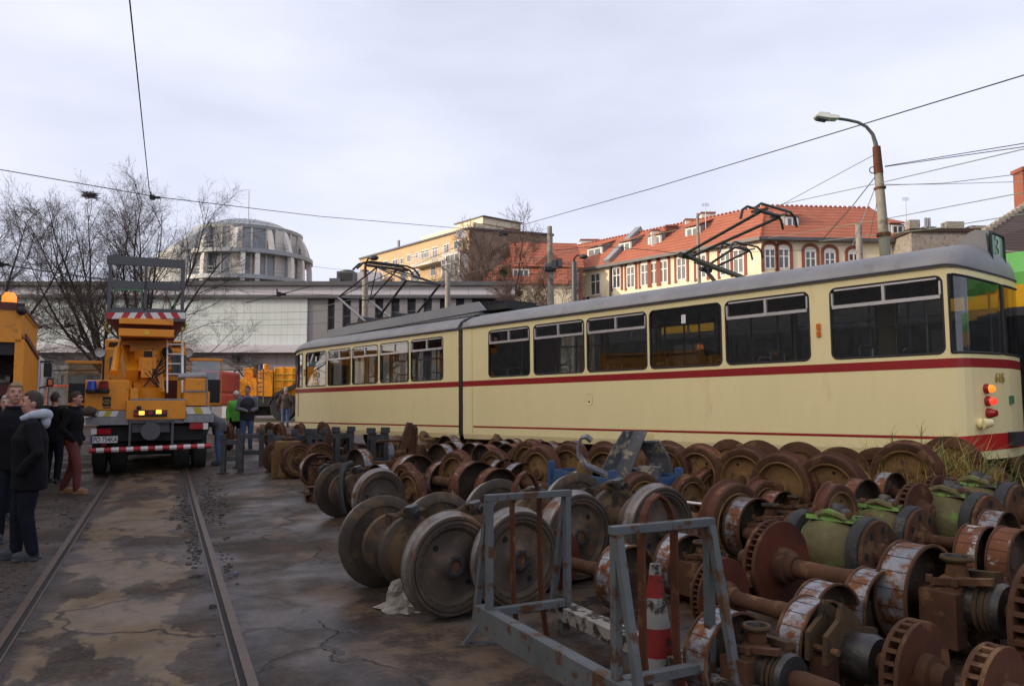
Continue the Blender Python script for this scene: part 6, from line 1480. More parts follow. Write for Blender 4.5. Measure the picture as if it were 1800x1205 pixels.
# ================================================================== BARE TREES
def tree(name, label, base, height, spread, seed, mt='bark', trunk=.16, levels=5, lean=(0, 0), fork=.28, leaves=0, droop=.0, mist=(), tk=1.0):
    r = random.Random(seed); tr, tw = MB(), MB(); lf = MB()
    base = V(base); t = thing(name, label, 'tree', base)
    tips = []
    Hh = height
    def run(mb, p, d, L, r0, r1, n, sides, jit, up):
        pts = [p]; q = p.copy(); dd = d.copy()
        for i in range(n):
            dd = (dd + V((r.gauss(0, jit), r.gauss(0, jit), r.gauss(0, jit) + up))).normalized(); q = q + dd * (L / n); pts.append(q.copy())
        mb.tube(pts, [r0 + (r1 - r0) * i / n for i in range(n + 1)], sides, 0, False); return pts, dd
    def off(d, ang):
        ax = d.orthogonal().normalized(); ax.rotate(Matrix.Rotation(r.uniform(0, 6.28), 3, d)); return (d * math.cos(ang) + ax * math.sin(ang)).normalized()
    def pick(pts, f): n = len(pts) - 1; i = min(int(f * n), n - 1); return pts[i].lerp(pts[i + 1], f * n - i), (pts[i + 1] - pts[i]).normalized()
    def twigs(pts, L, k, lev, rad):
        for _ in range(k):
            c, d = pick(pts, r.uniform(.15, 1)); nd = off(d, r.uniform(.4, .9)); nd = (nd + V((0, 0, .12 - droop * 4))).normalized()
            q, _d = run(tw, c, nd, L * r.uniform(.6, 1.2), rad, rad * .55, 3 if lev else 2, 3, .14, .02)
            if lev < levels - 3: twigs(q, L * .55, (5, 4, 3)[min(lev, 2)], lev + 1, rad * .72)
            else: tips.append(q[-1])
    tp_, dd = run(tr, V((0, 0, 0)), V((lean[0], lean[1], 1)).normalized(), Hh * .34, trunk, trunk * .72, 4, 8, .03, .05)
    lead = [(1.0, 0.08)] + [(r.uniform(.72, 1), a) for a in (.26, .36, .46, .56, .66, .76, .86)] + [(r.uniform(.45, .8), a) for a in (.95, 1.1, 1.2)]
    for j, (f, ang) in enumerate(lead):
        c, d = pick(tp_, f); nd = off(d, ang * spread); L = Hh * (.5 if ang < .2 else .64 if ang < .6 else .6 if ang < .88 else .36) * r.uniform(.85, 1.05)
        pts, _d = run(tr, c, nd, L, trunk * (.5 if ang < .8 else .3), trunk * .06, 8, 5, .07, .10 if ang < .8 else -.02)
        for _ in range(15 if ang < .88 else 10):
            f2 = r.uniform(.12, 1); c2, d2 = pick(pts, f2); n2 = off(d2, r.uniform(.5, 1.0)); n2 = (n2 + V((0, 0, .25 if ang < .8 else -.1 - droop))).normalized()
            L2 = Hh * .24 * (1.15 - .7 * f2) * r.uniform(.7, 1.2)
            q, _e = run(tw, c2, n2, L2, trunk * .13 * (1.2 - .6 * f2), .008, 5, 4, .09, .04 - droop)
            twigs(q, Hh * .085, 6, 0, .0052 * Hh / 11 * tk)
    # bring the crown to its height
    zmax = max(p[2] for p in tw.v); k = height / zmax
    for mb in (tr, tw): mb.v = [(p[0] * k, p[1] * k, p[2] * k) for p in mb.v]
    tips = [p * k for p in tips]
    tr.build('trunk', mt, t); tw.build('crown', mt, t)
    if leaves:
        for p in r.sample(tips, min(leaves, len(tips))):
            a, b = V((r.uniform(-1, 1), r.uniform(-1, 1), r.uniform(-1, 1))).normalized(), V((r.uniform(-1, 1), r.uniform(-1, 1), r.uniform(-1, 1))).normalized(); s_ = r.uniform(.02, .045)
            lf.add([p, p + a * s_, p + (a + b) * s_, p + b * s_], [(0, 1, 2, 3)])
        lf.build('leaves', 'leaf_brown', t)
    for (x, y, z, rad) in mist:
        mb = MB()
        for _ in range(260):
            d = V((r.gauss(0, 1), r.gauss(0, 1), r.gauss(0, 1))).normalized(); c = V((x, y, z)); s_ = V((r.gauss(0, 1), r.gauss(0, 1), r.gauss(0, 1))).normalized() * .02; e = c + d * rad * r.uniform(.6, 1)
            mb.add([c, c + d * rad * .5 + s_, e, c + d * rad * .5 - s_], [(0, 1, 2, 3)])
        mb.build('mistletoe', 'mistletoe', t)
    return t
p = at(182, 700, 33); tree('bare_tree', 'bare tree left of the platform truck mast, leaning slightly', (p.x, p.y, 0), at(170, 294, 33).z, 1.1, 21, lean=(-.04, 0), leaves=200, droop=.03, trunk=.17)
p = at(256, 700, 32); tree('bare_tree', 'bare tree directly behind the platform truck mast', (p.x, p.y, 0), at(250, 296, 32).z, 1.0, 34, leaves=200, droop=.035, trunk=.17)
p = at(-58, 700, 30); tree('bare_tree', 'bare tree cut by the left edge of the photo', (p.x, p.y, 0), at(0, 305, 30).z, 1.15, 8, leaves=100, droop=.03, trunk=.2)
p = at(878, 700, 56); tree('bare_tree', 'tall bare tree with mistletoe before the yellow apartment house', (p.x, p.y, 0), at(870, 340, 56).z, .95, 12, 'bark_red', .26, lean=(.02, 0), leaves=60, tk=1.7, mist=((.3, -1, 10.6, .55), (1.4, -1, 9.1, .4), (.1, -.9, 9.9, .35)))
p = at(955, 700, 50); tree('bare_tree', 'low twiggy reddish tree before the brick house', (p.x, p.y, 0), at(940, 448, 50).z, 1.3, 15, 'bark_red', .16, leaves=150, tk=2.2)
p = at(1030, 700, 48); tree('bare_tree', 'small bare tree at the foot of the concrete pole', (p.x, p.y, 0), at(1000, 492, 48).z, 1.5, 19, 'bark_red', .12, levels=4, leaves=60)

# ================================================================== POLES, LAMPS, WIRES
def pole(name, label, cat, base, top, r0, r1, mt='concrete', arm=None, head=None, sq=0, cap=None):
    base, top = V(base), V(top); t = thing(name, label, cat, base)
    m = MB(); m.tube([(0, 0, 0), top - base], [r0, r1], 12); m.build('shaft', mt, t)
    if arm:
        m = MB(); m.tube([V(q) - base for q in arm], [.05] * len(arm), 8); m.build('arm', 'dark_metal', t)
    return t
Yp = 17.0
tp = at(1541, 262, Yp); bs = at(1560, 470, Yp); bs = V((tp.x + .32, Yp, gh(tp.x, Yp)))
lp = pole('street_lamp', 'tall street lamp on a concrete pole with rusty collar behind the cream tram', 'lamp', bs, tp, .17, .085)
m = MB(); q = V(tp) - bs; d = q.normalized(); m.tube([q - d * .55, q + d * .05], [.1, .085], 12); m.tube([q - d * 1.95, q - d * 1.88], .15, 12); m.tube([q - d * .9, q - d * .86], .13, 12); m.build('collar', 'rust_red', lp)
m = MB(); pts = [at(u, v, Yp) - bs for u, v in ((1541, 266), (1539, 252), (1534, 236), (1523, 223), (1508, 215), (1490, 211), (1470, 208))]; m.tube(pts, [.06, .05, .04, .035, .033, .033, .033], 8); m.build('arm', 'dark_metal', lp)
hd = at(1450, 205, Yp) - bs; T = Matrix.Translation(hd) @ Matrix.Rotation(math.radians(7), 4, 'Y')
m = MB(); m.prism([(-.24, -.02), (-.17, .06), (.05, .07), (.08, .04), (.28, .035), (.28, -.045), (.08, -.06), (-.2, -.05)], -.12, .12, 0, T @ Matrix(((1, 0, 0, 0), (0, 0, -1, 0), (0, 1, 0, 0), (0, 0, 0, 1)))); m.build('lamp_head', 'lamp_white', lp, bevel=.015)
m = MB(); m.prism([(-.2, -.05), (.06, -.062), (.04, -.1), (-.16, -.085)], -.1, .1, 0, T @ Matrix(((1, 0, 0, 0), (0, 0, -1, 0), (0, 1, 0, 0), (0, 0, 0, 1)))); m.build('lamp_glass', 'pane', lp)
m = MB(); c = at(1534, 299, Yp) - bs; m.tube([c + V((.07 * math.cos(a * PI / 8), 0, .07 * math.sin(a * PI / 8))) for a in range(17)], .012, 5); m.build('cable_loop', 'wire', lp)
tp = at(966, 398, 28); pole('overhead_pole', 'tapered concrete overhead line pole in the middle of the photo', 'pole', (tp.x + .12, 28, 0), tp, .17, .09)

m = MB(); 
for u, v in ((975, 465), (983, 462)): c = at(u, v, 27.8); m.box(c.x - .1, c.x + .1, c.y - .1, c.y + .1, c.z - .15, c.z + .15)
c = at(967, 470, 27.9); m.tube([c + V((-.2, 0, 0)), c + V((.2, 0, 0))], .16, 8)
mo_ = m.build('insulator_box', 'dark_metal'); mo_.parent = [o for o in COL.objects if o.name.startswith('overhead_pole')][0]; mo_.location = -mo_.parent.location
def lamp_post(label, ub, vb, ut, vt, Y, mt='concrete', hook=1):
    b_ = at(ub, vb, Y); b_.z = 0; t0 = at(ub - 1, vb - 40 if hook else vt, Y); t = thing('lamp_post', label, 'lamp', V((b_.x, Y, 0)))
    m = MB(); m.tube([(0, 0, 0), t0 - t.location], [.2, .14], 10); m.build('shaft', mt, t)
    if hook:
        e = at(ut, vt, Y) - t.location; q = t0 - t.location; m = MB(); mid = q + V((0, 0, (e.z - q.z) * .6)); m.tube([q, mid, mid + (e - mid) * .5 + V((-.02, 0, .12)), e], [.09, .06, .05, .05], 8); m.build('arm', 'rust_red', t)
        m = MB(); m.ball((e.x + .12, e.y, e.z - .03), .24, 10, 0, (1.1, .9, .6)); m.build('lamp_head', 'grey_steel', t)
lamp_post('round headed lamp post beside the dark roof unit', 643, 525, 653, 452, 40)
lamp_post('curved grey lamp post before the tenement windows', 1010, 500, 1022, 450, 44, 'dark_metal')
lamp_post('short pole with crossarm before the mall pilasters', 788, 520, 788, 480, 43, hook=0)
tp = at(1509, 393, 30); pole('chimney_post', 'stubby concrete post before the tenement roof, left of the tall lamp', 'pole', (tp.x, 30, 0), tp, .12, .12)
tp = at(1226, 375, 40); pole('overhead_pole', 'slim grey pole before the red roof left of the raised current collector', 'pole', (tp.x + .1, 40, 0), tp, .13, .07)
WN = [0]
def wire(label, pts, r=.012, mt='wire', sag=0.0, group='overhead wires'):
    P_ = [at(u, v, Y) for u, v, Y in pts]; out = []
    for i in range(len(P_) - 1):
        for k in range(10):
            f = k / 10; q = P_[i].lerp(P_[i + 1], f); q.z -= sag * 4 * f * (1 - f); out.append(q)
    out.append(P_[-1]); m = MB(); m.tube(out, r * .72, 5); o = m.build('overhead_wire', mt); tag(o, label, 'wire', group); return o
wire('contact wire above the left track, running up out of the picture', [(228, 0, 7.0), (262, 330, 14.3), (266, 346, 14.8)], .011)
wire('span wire crossing the sky from the left edge to the concrete pole', [(0, 298, 14.2), (275, 346, 14.8), (560, 380, 21), (830, 403, 27), (966, 428, 28)], .012)
wire('long wire rising over the cream tram to the upper right', [(700, 480, 36), (830, 420, 28), (1150, 330, 17), (1518, 218, 11), (1800, 132, 9)], .012)
wire('upper of two cables from the lamp pole to the right edge', [(1556, 292, 17), (1800, 252, 13)], .012); wire('lower of two cables from the lamp pole to the right edge', [(1556, 293, 17), (1800, 258, 13)], .012)
wire('greenish wire passing the lamp pole from the tram to the right edge', [(1365, 361, 22), (1545, 322, 17), (1800, 262, 12)], .013, 'wire_green')
wire('thin wire right of the lamp pole meeting the edge below the cables', [(1552, 326, 17), (1660, 322, 15), (1800, 305, 14)], .009)
wire('pale cable sagging right of the lamp pole', [(1552, 324, 17), (1640, 324, 16), (1800, 319, 14)], .01, 'alu')
wire('green wire below the lamp pole cables', [(1350, 418, 26), (1560, 384, 19), (1800, 338, 14)], .013, 'wire_green')
wire('lowest green wire above the tram roof at the right', [(1440, 424, 22), (1640, 402, 17), (1800, 376, 14)], .013, 'wire_green')
wire('dark stay wire from the lamp pole down to the left', [(1543, 305, 17), (1500, 360, 17), (1438, 430, 17)], .014)
wire('steep pale stay wire left of the lamp pole', [(1543, 318, 17), (1498, 432, 17)], .014, 'alu'); wire('thin stay wire closest to the lamp pole', [(1545, 338, 17), (1527, 425, 17)], .008)
wire('wire from the lamp pole top down to the raised current collector', [(1537, 272, 17), (1370, 362, 20)], .01)
wire('wire across the red tiled roof hung with small insulators', [(975, 440, 28), (1050, 432, 30), (1150, 440, 32), (1205, 447, 34)], .018)
wire('wire across the tenement windows beyond the current collectors', [(1205, 440, 36), (1300, 443, 36), (1400, 440, 36), (1500, 430, 36)], .014)
wire('contact wire running left from the concrete pole over the mall', [(540, 545, 30), (760, 492, 28), (966, 450, 26), (1200, 402, 22)], .012, 'wire_green')
for i, (v0, v1, Y) in enumerate(((556, 548, 38), (566, 561, 38), (578, 570, 40), (590, 588, 40))):
    wire(('topmost', 'second', 'third', 'lowest')[i] + ' of four thin wires across the pale tiled wall', [(70, v0 + 6, Y), (300, (v0 + v1) / 2, Y), (540, v1, Y), (760, v1 - 18, Y)], .012, 'wire_green' if i % 2 else 'wire')
wire('dark feeder line with fittings across the right end of the tiled wall', [(432, 532, 24), (490, 518, 24), (545, 503, 24)], .02)
wire('dark cable from the left edge through the bare trees', [(0, 464, 20), (90, 478, 24), (200, 493, 28)], .03)
wire('wire over the tiled wall below the fascia', [(330, 500, 36), (430, 512, 36), (500, 515, 36), (640, 520, 36)], .014)
wire('wire above the mall roof right of the rotunda', [(540, 467, 60), (590, 473, 60), (700, 478, 60)], .015)
for i, (u, v, Y, lab) in enumerate(((268, 347, 14.8, 'black wire fitting where the contact wire meets the span wire'), (880, 411, 28, 'small dark wire clamp left of the concrete pole'), (490, 517, 24, 'dark section insulator before the tiled wall'), (60, 575, 30, 'small black wire clamp left on the tiled wall'), (117, 572, 30, 'small black wire clamp beside another on the tiled wall'), (2, 465, 20, 'black wire fitting at the left edge of the photo'), (158, 343, 33, 'dark bird nest in the top of the left bare tree'))):
    c = at(u, v, Y); s_ = Y / 20
    t = thing('bird_nest' if 'nest' in lab else 'wire_clamp', lab, 'nest' if 'nest' in lab else 'fitting', c); m = MB()
    if 'nest' in lab:
        rr_ = random.Random(2)
        for _ in range(260):
            d = V((rr_.gauss(0, .13), rr_.gauss(0, .13), rr_.gauss(0, .06))); e = d + V((rr_.gauss(0, .14), rr_.gauss(0, .14), rr_.gauss(0, .05))); m.tube([d, e], .01, 3)
        m.build('twigs', 'bark', t)
    else:
        m.box(-.05 * s_, .05 * s_, -.04, .04, -.06 * s_, .06 * s_); m.tube([(0, 0, 0), (.18 * s_, .05, .01)], .035 * s_, 6); m.tube([(-.03 * s_, 0, .02), (-.05 * s_, 0, .14 * s_)], .02 * s_, 5); m.build('clamp_body', 'black', t)
# ================================================================== VEHICLES
class Loc:
    """a vehicle's own axes: x right, y ahead, z up; q() takes a pixel to the plane at y"""
    def __init__(s, o, yaw): s.o = V(o); s.yaw = yaw; s.x = V((math.cos(yaw), math.sin(yaw), 0)); s.y = V((-math.sin(yaw), math.cos(yaw), 0))
    def q(s, u, v, y):
        o = s.o + s.y * y; a, b = at(u, v, 10), at(u, v, 20); k = (o - a).dot(s.y) / (b - a).dot(s.y); p = a + (b - a) * k; r = p - s.o
        return V((r.dot(s.x), y, r.z))
    def bx(s, m, u0, v0, u1, v1, y0, y1, mi=0):
        a, b = s.q(u0, v1, y0), s.q(u1, v0, y0); m.box(a.x, b.x, y0, y1, a.z, b.z, mi); return m
# ---------------------------------------------- platform truck on the rails
o = V((at(262, 700, 17.5).x, 17.5, 0)); L = Loc(o, TRK)
tk = thing('platform_truck', 'yellow road rail truck with a raised work platform, seen from behind on the track', 'truck', o, TRK)
def part(name, mats, fn, parent=None, bevel=0): m = MB(); fn(m); return m.build(name, mats, parent or tk, bevel=bevel)
for u0, u1 in ((159, 186), (190, 222), (302, 334), (338, 364)):
    x0, x1 = L.q(u0, 800, .2).x, L.q(u1, 800, .2).x; m = MB(); wd = x1 - x0
    m.lathe([(0, 0), (.3, 0), (.32, .04), (.47, .03), (.5, .07), (.5, wd - .07), (.47, wd - .02), (.3, wd), (0, wd)], 28, 0, Matrix.Translation((x0, .8, .5)) @ AX); m.build('wheel', 'tyre_black', tk)
for u0, u1 in ((159, 200), (322, 364)):
    x0, x1 = L.q(u0, 800, .2).x, L.q(u1, 800, .2).x; m = MB(); m.lathe([(0, 0), (.47, 0), (.5, .05), (.5, x1 - x0 - .05), (.47, x1 - x0), (0, x1 - x0)], 24, 0, Matrix.Translation((x0, 4.6, .5)) @ AX); m.build('wheel', 'tyre_black', tk)
part('chassis', 'black', lambda m: (L.bx(m, 168, 747, 358, 776, .25, 6.0), L.bx(m, 200, 776, 326, 800, 1.4, 6)))
def striped(m, p, q, n, r):
    for i in range(n): m.tube([p.lerp(q, i / n), p.lerp(q, (i + 1) / n)], r, 8, i % 2, True)
part('bumper_bar', ['signal_red', 'white_paint'], lambda m: striped(m, L.q(156, 792, -.1), L.q(371, 783, -.1), 17, .055))
part('tow_arms', 'blue_grey', lambda m: (L.bx(m, 225, 739, 231, 792, -.12, .0), L.bx(m, 300, 738, 306, 790, -.12, .0), L.bx(m, 225, 739, 306, 743, -.1, .2)))
part('rear_beam', 'dark_metal', lambda m: (L.bx(m, 232, 744, 299, 760, .0, .2), m.lathe([(.16, 0), (.2, .1), (0, .1)], 16, 0, Matrix.Translation(L.q(265, 757, -.1)) @ Matrix.Rotation(PI / 2, 4, 'X'))))
part('deck', 'alu', lambda m: (L.bx(m, 150, 733, 226, 747, -.05, 5.2), L.bx(m, 322, 729, 376, 742, -.05, 5.2), L.bx(m, 226, 738, 322, 744, 0, 5.2), L.bx(m, 170, 721, 226, 733, -.02, 5), L.bx(m, 322, 714, 372, 729, -.02, 5)))
def hz(m, w_):
    for u0, u1, va, vb in (((170, 204, 722, 732), (329, 372, 715, 727))[w_],):
        n = 3
        for i in range(n):
            a, b = u0 + (u1 - u0) * i / n, u0 + (u1 - u0) * (i + 1) / n; d = (-5 if u0 > 300 else 5)
            p = [L.q(a, vb, -.03), L.q(b, vb, -.03), L.q(b + d, va, -.03), L.q(a + d, va, -.03)]; m.add(p, [(0, 1, 2, 3)], i % 2)
part('hazard_stripes', ['white_paint', 'rail_yellow'], lambda m: hz(m, 0)); part('hazard_stripes', ['white_paint', 'rail_yellow'], lambda m: hz(m, 1))
part('left_locker', 'yellow_truck', lambda m: (L.bx(m, 148, 668, 227, 721, 0, 3.5)), bevel=.015)
part('right_locker', 'yellow_truck', lambda m: (L.bx(m, 323, 688, 369, 713, 0, 3.5), L.bx(m, 325, 665, 362, 686, .05, 3.5)), bevel=.015)
part('locker_rail', 'alu', lambda m: (L.bx(m, 323, 686, 362, 688, -.03, .1), m.tube([L.q(364, 662, 0), L.q(364, 710, 0)], .02, 6), m.tube([L.q(313, 662, .5), L.q(362, 660, .5)], .08, 10)))
part('rear_panel', 'yellow_truck', lambda m: (L.bx(m, 221, 703, 327, 737, -.12, .3)), bevel=.015)
part('panel_edge', 'alu', lambda m: (L.bx(m, 228, 700, 327, 703, -.12, .3)))
part('control_box', 'yellow_truck', lambda m: L.bx(m, 228, 682, 243, 704, .1, .5), bevel=.01)
part('inner_wall', 'rust_bright', lambda m: L.bx(m, 288, 668, 312, 702, 2.2, 2.3))
part('light_bar', 'black', lambda m: (L.bx(m, 235, 720, 294, 732, -.18, -.12), L.bx(m, 240, 713, 248, 719, -.16, -.12)), bevel=.01)
for u, v in ((249, 725.5), (279, 723.5)): part('amber_lamp', 'lamp_amber', lambda m: L.bx(m, u - 5, v - 3.5, u + 5, v + 3.5, -.2, -.18), bevel=.02)
for u, v in ((265, 725), (240, 727), (288, 724)): part('indicator_lens', 'lens_red', lambda m: L.bx(m, u - 4, v - 3, u + 4, v + 3, -.19, -.18))
for u0, u1, v0, v1 in ((160, 195, 753, 763), (333, 366, 743, 754)):
    part('tail_light', ['lens_red', 'white_paint'], lambda m: (L.bx(m, u0 if u0 > 300 else u0 + 10, v0, u1 if u0 < 300 else u1 - 9, v1, -.06, .1), L.bx(m, u0 if u0 < 300 else u1 - 9, v0, u0 + 10 if u0 < 300 else u1, v1, -.06, .1, 1)))
pl = part('licence_plate', ['white_paint', 'plate_blue'], lambda m: (L.bx(m, 162.5, 766, 207, 778.5, -.05, .0), L.bx(m, 158.5, 766, 162.5, 778.5, -.05, .0, 1)))
c = L.q(185, 772.4, -.054); text('plate_number', 'PO 754KA', .15, 'black', pl, frame(c, (1, 0, 0), (0, 0, 1), (0, -1, 0)), .001, .001, .70)
part('reflector', 'lens_red', lambda m: L.bx(m, 178, 780, 187, 783, -.04, 0))
for u0, mt in ((154, 'lens_blue'), (175, 'cone_red')):
    def bc(m, u0=u0):
        a = L.q(u0 + 7, 684, -.1); m.lathe([(.1, 0), (.085, .17), (.06, .19), (0, .19)], 16, 0, Matrix.Translation(a)); m.lathe([(.12, -.06), (.12, 0), (0, 0)], 16, 1, Matrix.Translation(a)); m.box(a.x - .1, a.x + .1, -.1, 0.0, a.z - .08, a.z - .02, 1)
    part('beacon', [mt, 'black'], bc)
lg = part('maker_badge', ['black', 'sign_gold'], lambda m: (L.bx(m, 180, 697, 195.5, 714, -.006, 0), m.tube([L.q(187.8, 705.5, -.01) + V((.07 * math.cos(a * PI / 8), 0, .045 * math.sin(a * PI / 8))) for a in range(17)], .008, 5, 1), m.tube([L.q(187.8, 705.5, -.01) + V((.022 * math.cos(a * PI / 6), 0, .022 * math.sin(a * PI / 6))) for a in range(13)], .006, 5, 1), L.bx(m, 181, 715.5, 195, 717.5, -.004, 0)))
# boom and platform
part('turret', 'yellow_truck', lambda m: (m.lathe([(.45, 0), (.45, .25), (.3, .3), (.28, .9), (.33, .95), (.33, 1.2), (0, 1.2)], 24, 0, Matrix.Translation(L.q(259, 700, 2.4))), m.bar(L.q(240, 690, 2.2), L.q(236, 650, 2.4), .2, .3), m.bar(L.q(280, 692, 2.2), L.q(275, 652, 2.4), .16, .3)))
part('boom', 'yellow_truck', lambda m: (m.bar(L.q(232, 660, 2.0), L.q(222, 612, 3.2), .28, .35), m.bar(L.q(292, 655, 2.6), L.q(290, 610, 3.2), .22, .3), L.bx(m, 228, 607, 292, 618, 2.6, 3.4), L.bx(m, 212, 590, 302, 606, 2.7, 3.3), m.bar(L.q(248, 646, 2), L.q(268, 646, 2), .3, .5), L.bx(m, 243, 628, 275, 652, 1.9, 2.6)), bevel=.01)
part('lift_cylinder', 'yellow_truck', lambda m: (m.tube([L.q(200, 655, 1.6), L.q(208, 612, 2.2)], .085, 12), m.tube([L.q(208, 612, 2.2), L.q(214, 596, 2.6)], .045, 8), m.tube([L.q(228, 658, 2), L.q(216, 610, 2.6)], .06, 10)))
def hoses(m):
    rh = random.Random(6)
    for i in range(9):
        a = L.q(rh.uniform(238, 290), rh.uniform(640, 690), 1.9); b = L.q(rh.uniform(240, 306), rh.uniform(610, 640), 2.3); c = (a + b) / 2 + V((rh.uniform(-.25, .25), -.25, -.1)); m.tube([a, a.lerp(c, .6), c, c.lerp(b, .5), b], .018, 5)
    m.ball(L.q(294, 618, 2.2), .13, 10); L.bx(m, 253, 617, 268, 628, 2.0, 2.3)
part('hoses', 'black', hoses)
part('ladder', 'white_paint', lambda m: (m.tube([L.q(321, 690, 1.2), L.q(320, 575, 2.4)], .03, 6), m.tube([L.q(294, 690, 1.2), L.q(294, 590, 2.4)], .02, 6), [m.tube([L.q(294, v, 1.8), L.q(321, v, 1.8)], .018, 5) for v in (605, 622, 639, 657)]))
y0 = 1.6
def tub(m):
    a, b, c, d = L.q(188, 561, y0), L.q(326, 561, y0), L.q(304, 594, y0 + .3), L.q(213, 594, y0 + .3); e = V((0, 2.6, 0)); f = V((0, 2.0, 0))
    m.add([a, b, c, d, a + e, b + e, c + f, d + f], [(0, 1, 2, 3), (7, 6, 5, 4), (0, 3, 7, 4), (1, 5, 6, 2), (3, 2, 6, 7), (0, 4, 5, 1)])
pf = part('platform_tub', 'brick_dark', tub)
part('platform_bar', 'yellow_truck', lambda m: (L.bx(m, 209, 561.5, 305, 568, y0 - .12, y0 + .1)), pf, bevel=.008); part('platform_bar', 'yellow_truck', lambda m: (L.bx(m, 208, 579.5, 306.5, 589.5, y0 - .1, y0 + .3)), pf, bevel=.008)
part('warning_sticker', 'sign_yellow', lambda m: L.bx(m, 254, 581, 262, 588, y0 - .11, y0 - .1), pf)
def band(m):
    us = [187, 196, 211, 223, 235, 246, 258, 270, 283, 294, 306, 318, 326]
    for i in range(len(us) - 1):
        d = 7 if us[i] < 256 else -7
        a, b = us[i], us[i + 1]
        m.add([L.q(a, 560, y0 - .04), L.q(b, 560, y0 - .04), L.q(min(326, b + (d if b < 326 else 0)), 549, y0 - .04), L.q(max(187, a + (d if a > 187 else 0)), 549, y0 - .04)], [(0, 1, 2, 3)], i % 2)
part('warning_band', ['signal_red', 'white_paint'], band, pf)
part('floor_edge', 'dark_metal', lambda m: L.bx(m, 186, 548.5, 327, 560.5, y0 - .035, y0 + 2.7), pf)
cg = part('cage', 'dark_metal', lambda m: ([L.bx(m, a, 457, b, 549, y, y + .08) for a, b in ((188, 197), (317, 326)) for y in (y0, y0 + 2.4)], L.bx(m, 252, 457, 260, 549, y0, y0 + .06), L.bx(m, 188, 457, 326, 463, y0 - .01, y0 + .07), L.bx(m, 197, 498, 317, 505, y0, y0 + .05), L.bx(m, 197, 544, 317, 549, y0, y0 + .05),
    [m.bar(L.q(a, v, y0 + .1), L.q(a, v, y0 + .1) + V((0, 2.4, 0)), .05, .07) for a in (191, 323) for v in (460, 502)], m.bar(L.q(188, 460, y0 + 2.4), L.q(326, 460, y0 + 2.4), .05, .07), m.bar(L.q(188, 502, y0 + 2.4), L.q(326, 502, y0 + 2.4), .05, .07)))
part('gate_frame', 'green_sign', lambda m: (L.bx(m, 200, 506, 252, 509, y0 + 2.3, y0 + 2.34), L.bx(m, 247, 506, 251, 546, y0 + 2.3, y0 + 2.34), L.bx(m, 200, 506, 203, 546, y0 + 2.3, y0 + 2.34), L.bx(m, 262, 506, 312, 509, y0 + 2.3, y0 + 2.34), L.bx(m, 306, 506, 310, 546, y0 + 2.3, y0 + 2.34)), cg)
part('hand_loop', 'rail_yellow', lambda m: [m.tube([L.q(u + s_ * d, v, y0 + .4) for d, v in ((0, 566), (5, 570), (2, 580), (-4, 584))], .025, 6) for u, s_ in ((322, 1), (190, -1))], pf)
# cab with both doors swung open
yc_ = 5.3
cab = part('cab', 'yellow_truck', lambda m: (L.bx(m, 181, 613, 329, 715, yc_, yc_ + 1.9), L.bx(m, 184, 599, 327, 613, yc_ + .1, yc_ + 1.9)), bevel=.06)
part('cab_window', 'dark_glass', lambda m: L.bx(m, 192, 627, 204, 652, yc_ - .02, yc_), cab); part('cab_window', 'dark_glass', lambda m: L.bx(m, 294, 624, 328, 660, yc_ - .02, yc_), cab)
def slits(m):
    for u0 in (192, 300):
        for i in range(7): m.bar(L.q(u0 + i * 3.6, 610, yc_ - .02 + .1), L.q(u0 + i * 3.6 + 2, 601, yc_ + .08), .035, .03)
part('roof_grille', 'hole', slits, cab)
for u, v in ((176, 619), (331, 619)): part('work_lamp', 'lamp_white', lambda m: m.lathe([(.13, 0), (.1, .1), (0, .1)], 14, 0, Matrix.Translation(L.q(u, v, yc_)) @ Matrix.Rotation(-PI / 2, 4, 'X')), cab)
for a, b, v0, vm, v1 in ((115, 180, 634, 674, 712), (333, 391, 630, 667, 712)):
    y = yc_ + 1.2
    d_ = part('cab_door', 'yellow_truck', lambda m: (L.bx(m, a, v0, b, v0 + 4, y, y + .08), L.bx(m, a, v0 + 4, a + 4, v1, y, y + .08), L.bx(m, b - 4, v0 + 4, b, v1, y, y + .08), L.bx(m, a + 4, v1 - 4, b - 4, v1, y, y + .08)), bevel=.015)
    part('door_lining', 'black', lambda m: L.bx(m, a + 4, vm, b - 4, v1 - 4, y + .01, y + .06), d_)
    part('door_glass', 'door_glass', lambda m: L.bx(m, a + 4, v0 + 4, b - 4, vm, y + .03, y + .04), d_)
p = L.q(157, 727, -.12); t = thing('sandbag', 'dark rolled bundle lying on the left end of the truck deck', 'bundle', L.o + L.x * p.x + L.y * p.y + V((0, 0, p.z)), TRK); m = MB(); m.tube([(-.16, 0, .02), (0, .02, .06), (.12, 0, .03)], [.07, .12, .08], 12); m.build('cover', 'wood', t)
# ---------------------------------------------- orange box van cut by the left edge
yw = math.radians(28); o = at(38, 700, 12.0); o.z = 0; L = Loc(o, yw)
tk = thing('workshop_van', 'orange box bodied service truck with open rear and a beacon, cut by left edge', 'truck', o, yw)
part('box_body', 'yellow_truck', lambda m: (L.bx(m, -160, 534, 40, 596, 0, 3.6), m.box(-.12, 0, 0, 3.6, .5, L.q(38, 596, 0).z), L.bx(m, -160, 596, -140, 760, 0, 3.6), m.box(-2, 0, 3.4, 3.6, .5, 2.6)))
part('body_trim', 'brick_dark', lambda m: (L.bx(m, -140, 533, 44, 537, -.02, .0), m.bar((0.01, .1, L.q(38, 590, 0).z), (.01, 3.4, L.q(38, 610, 0).z), .03, .08), m.bar((0.005, .15, L.q(38, 545, 0).z), (.005, 3.4, L.q(38, 545, 0).z), .02, .04)))
part('shutter_box', 'black', lambda m: L.bx(m, -140, 597, 36, 620, .05, .4))
part('interior_shelf', 'wood', lambda m: (L.bx(m, -140, 622, 27, 658, .9, 1.0), L.bx(m, -140, 672, 27, 676, .4, 1.0)))
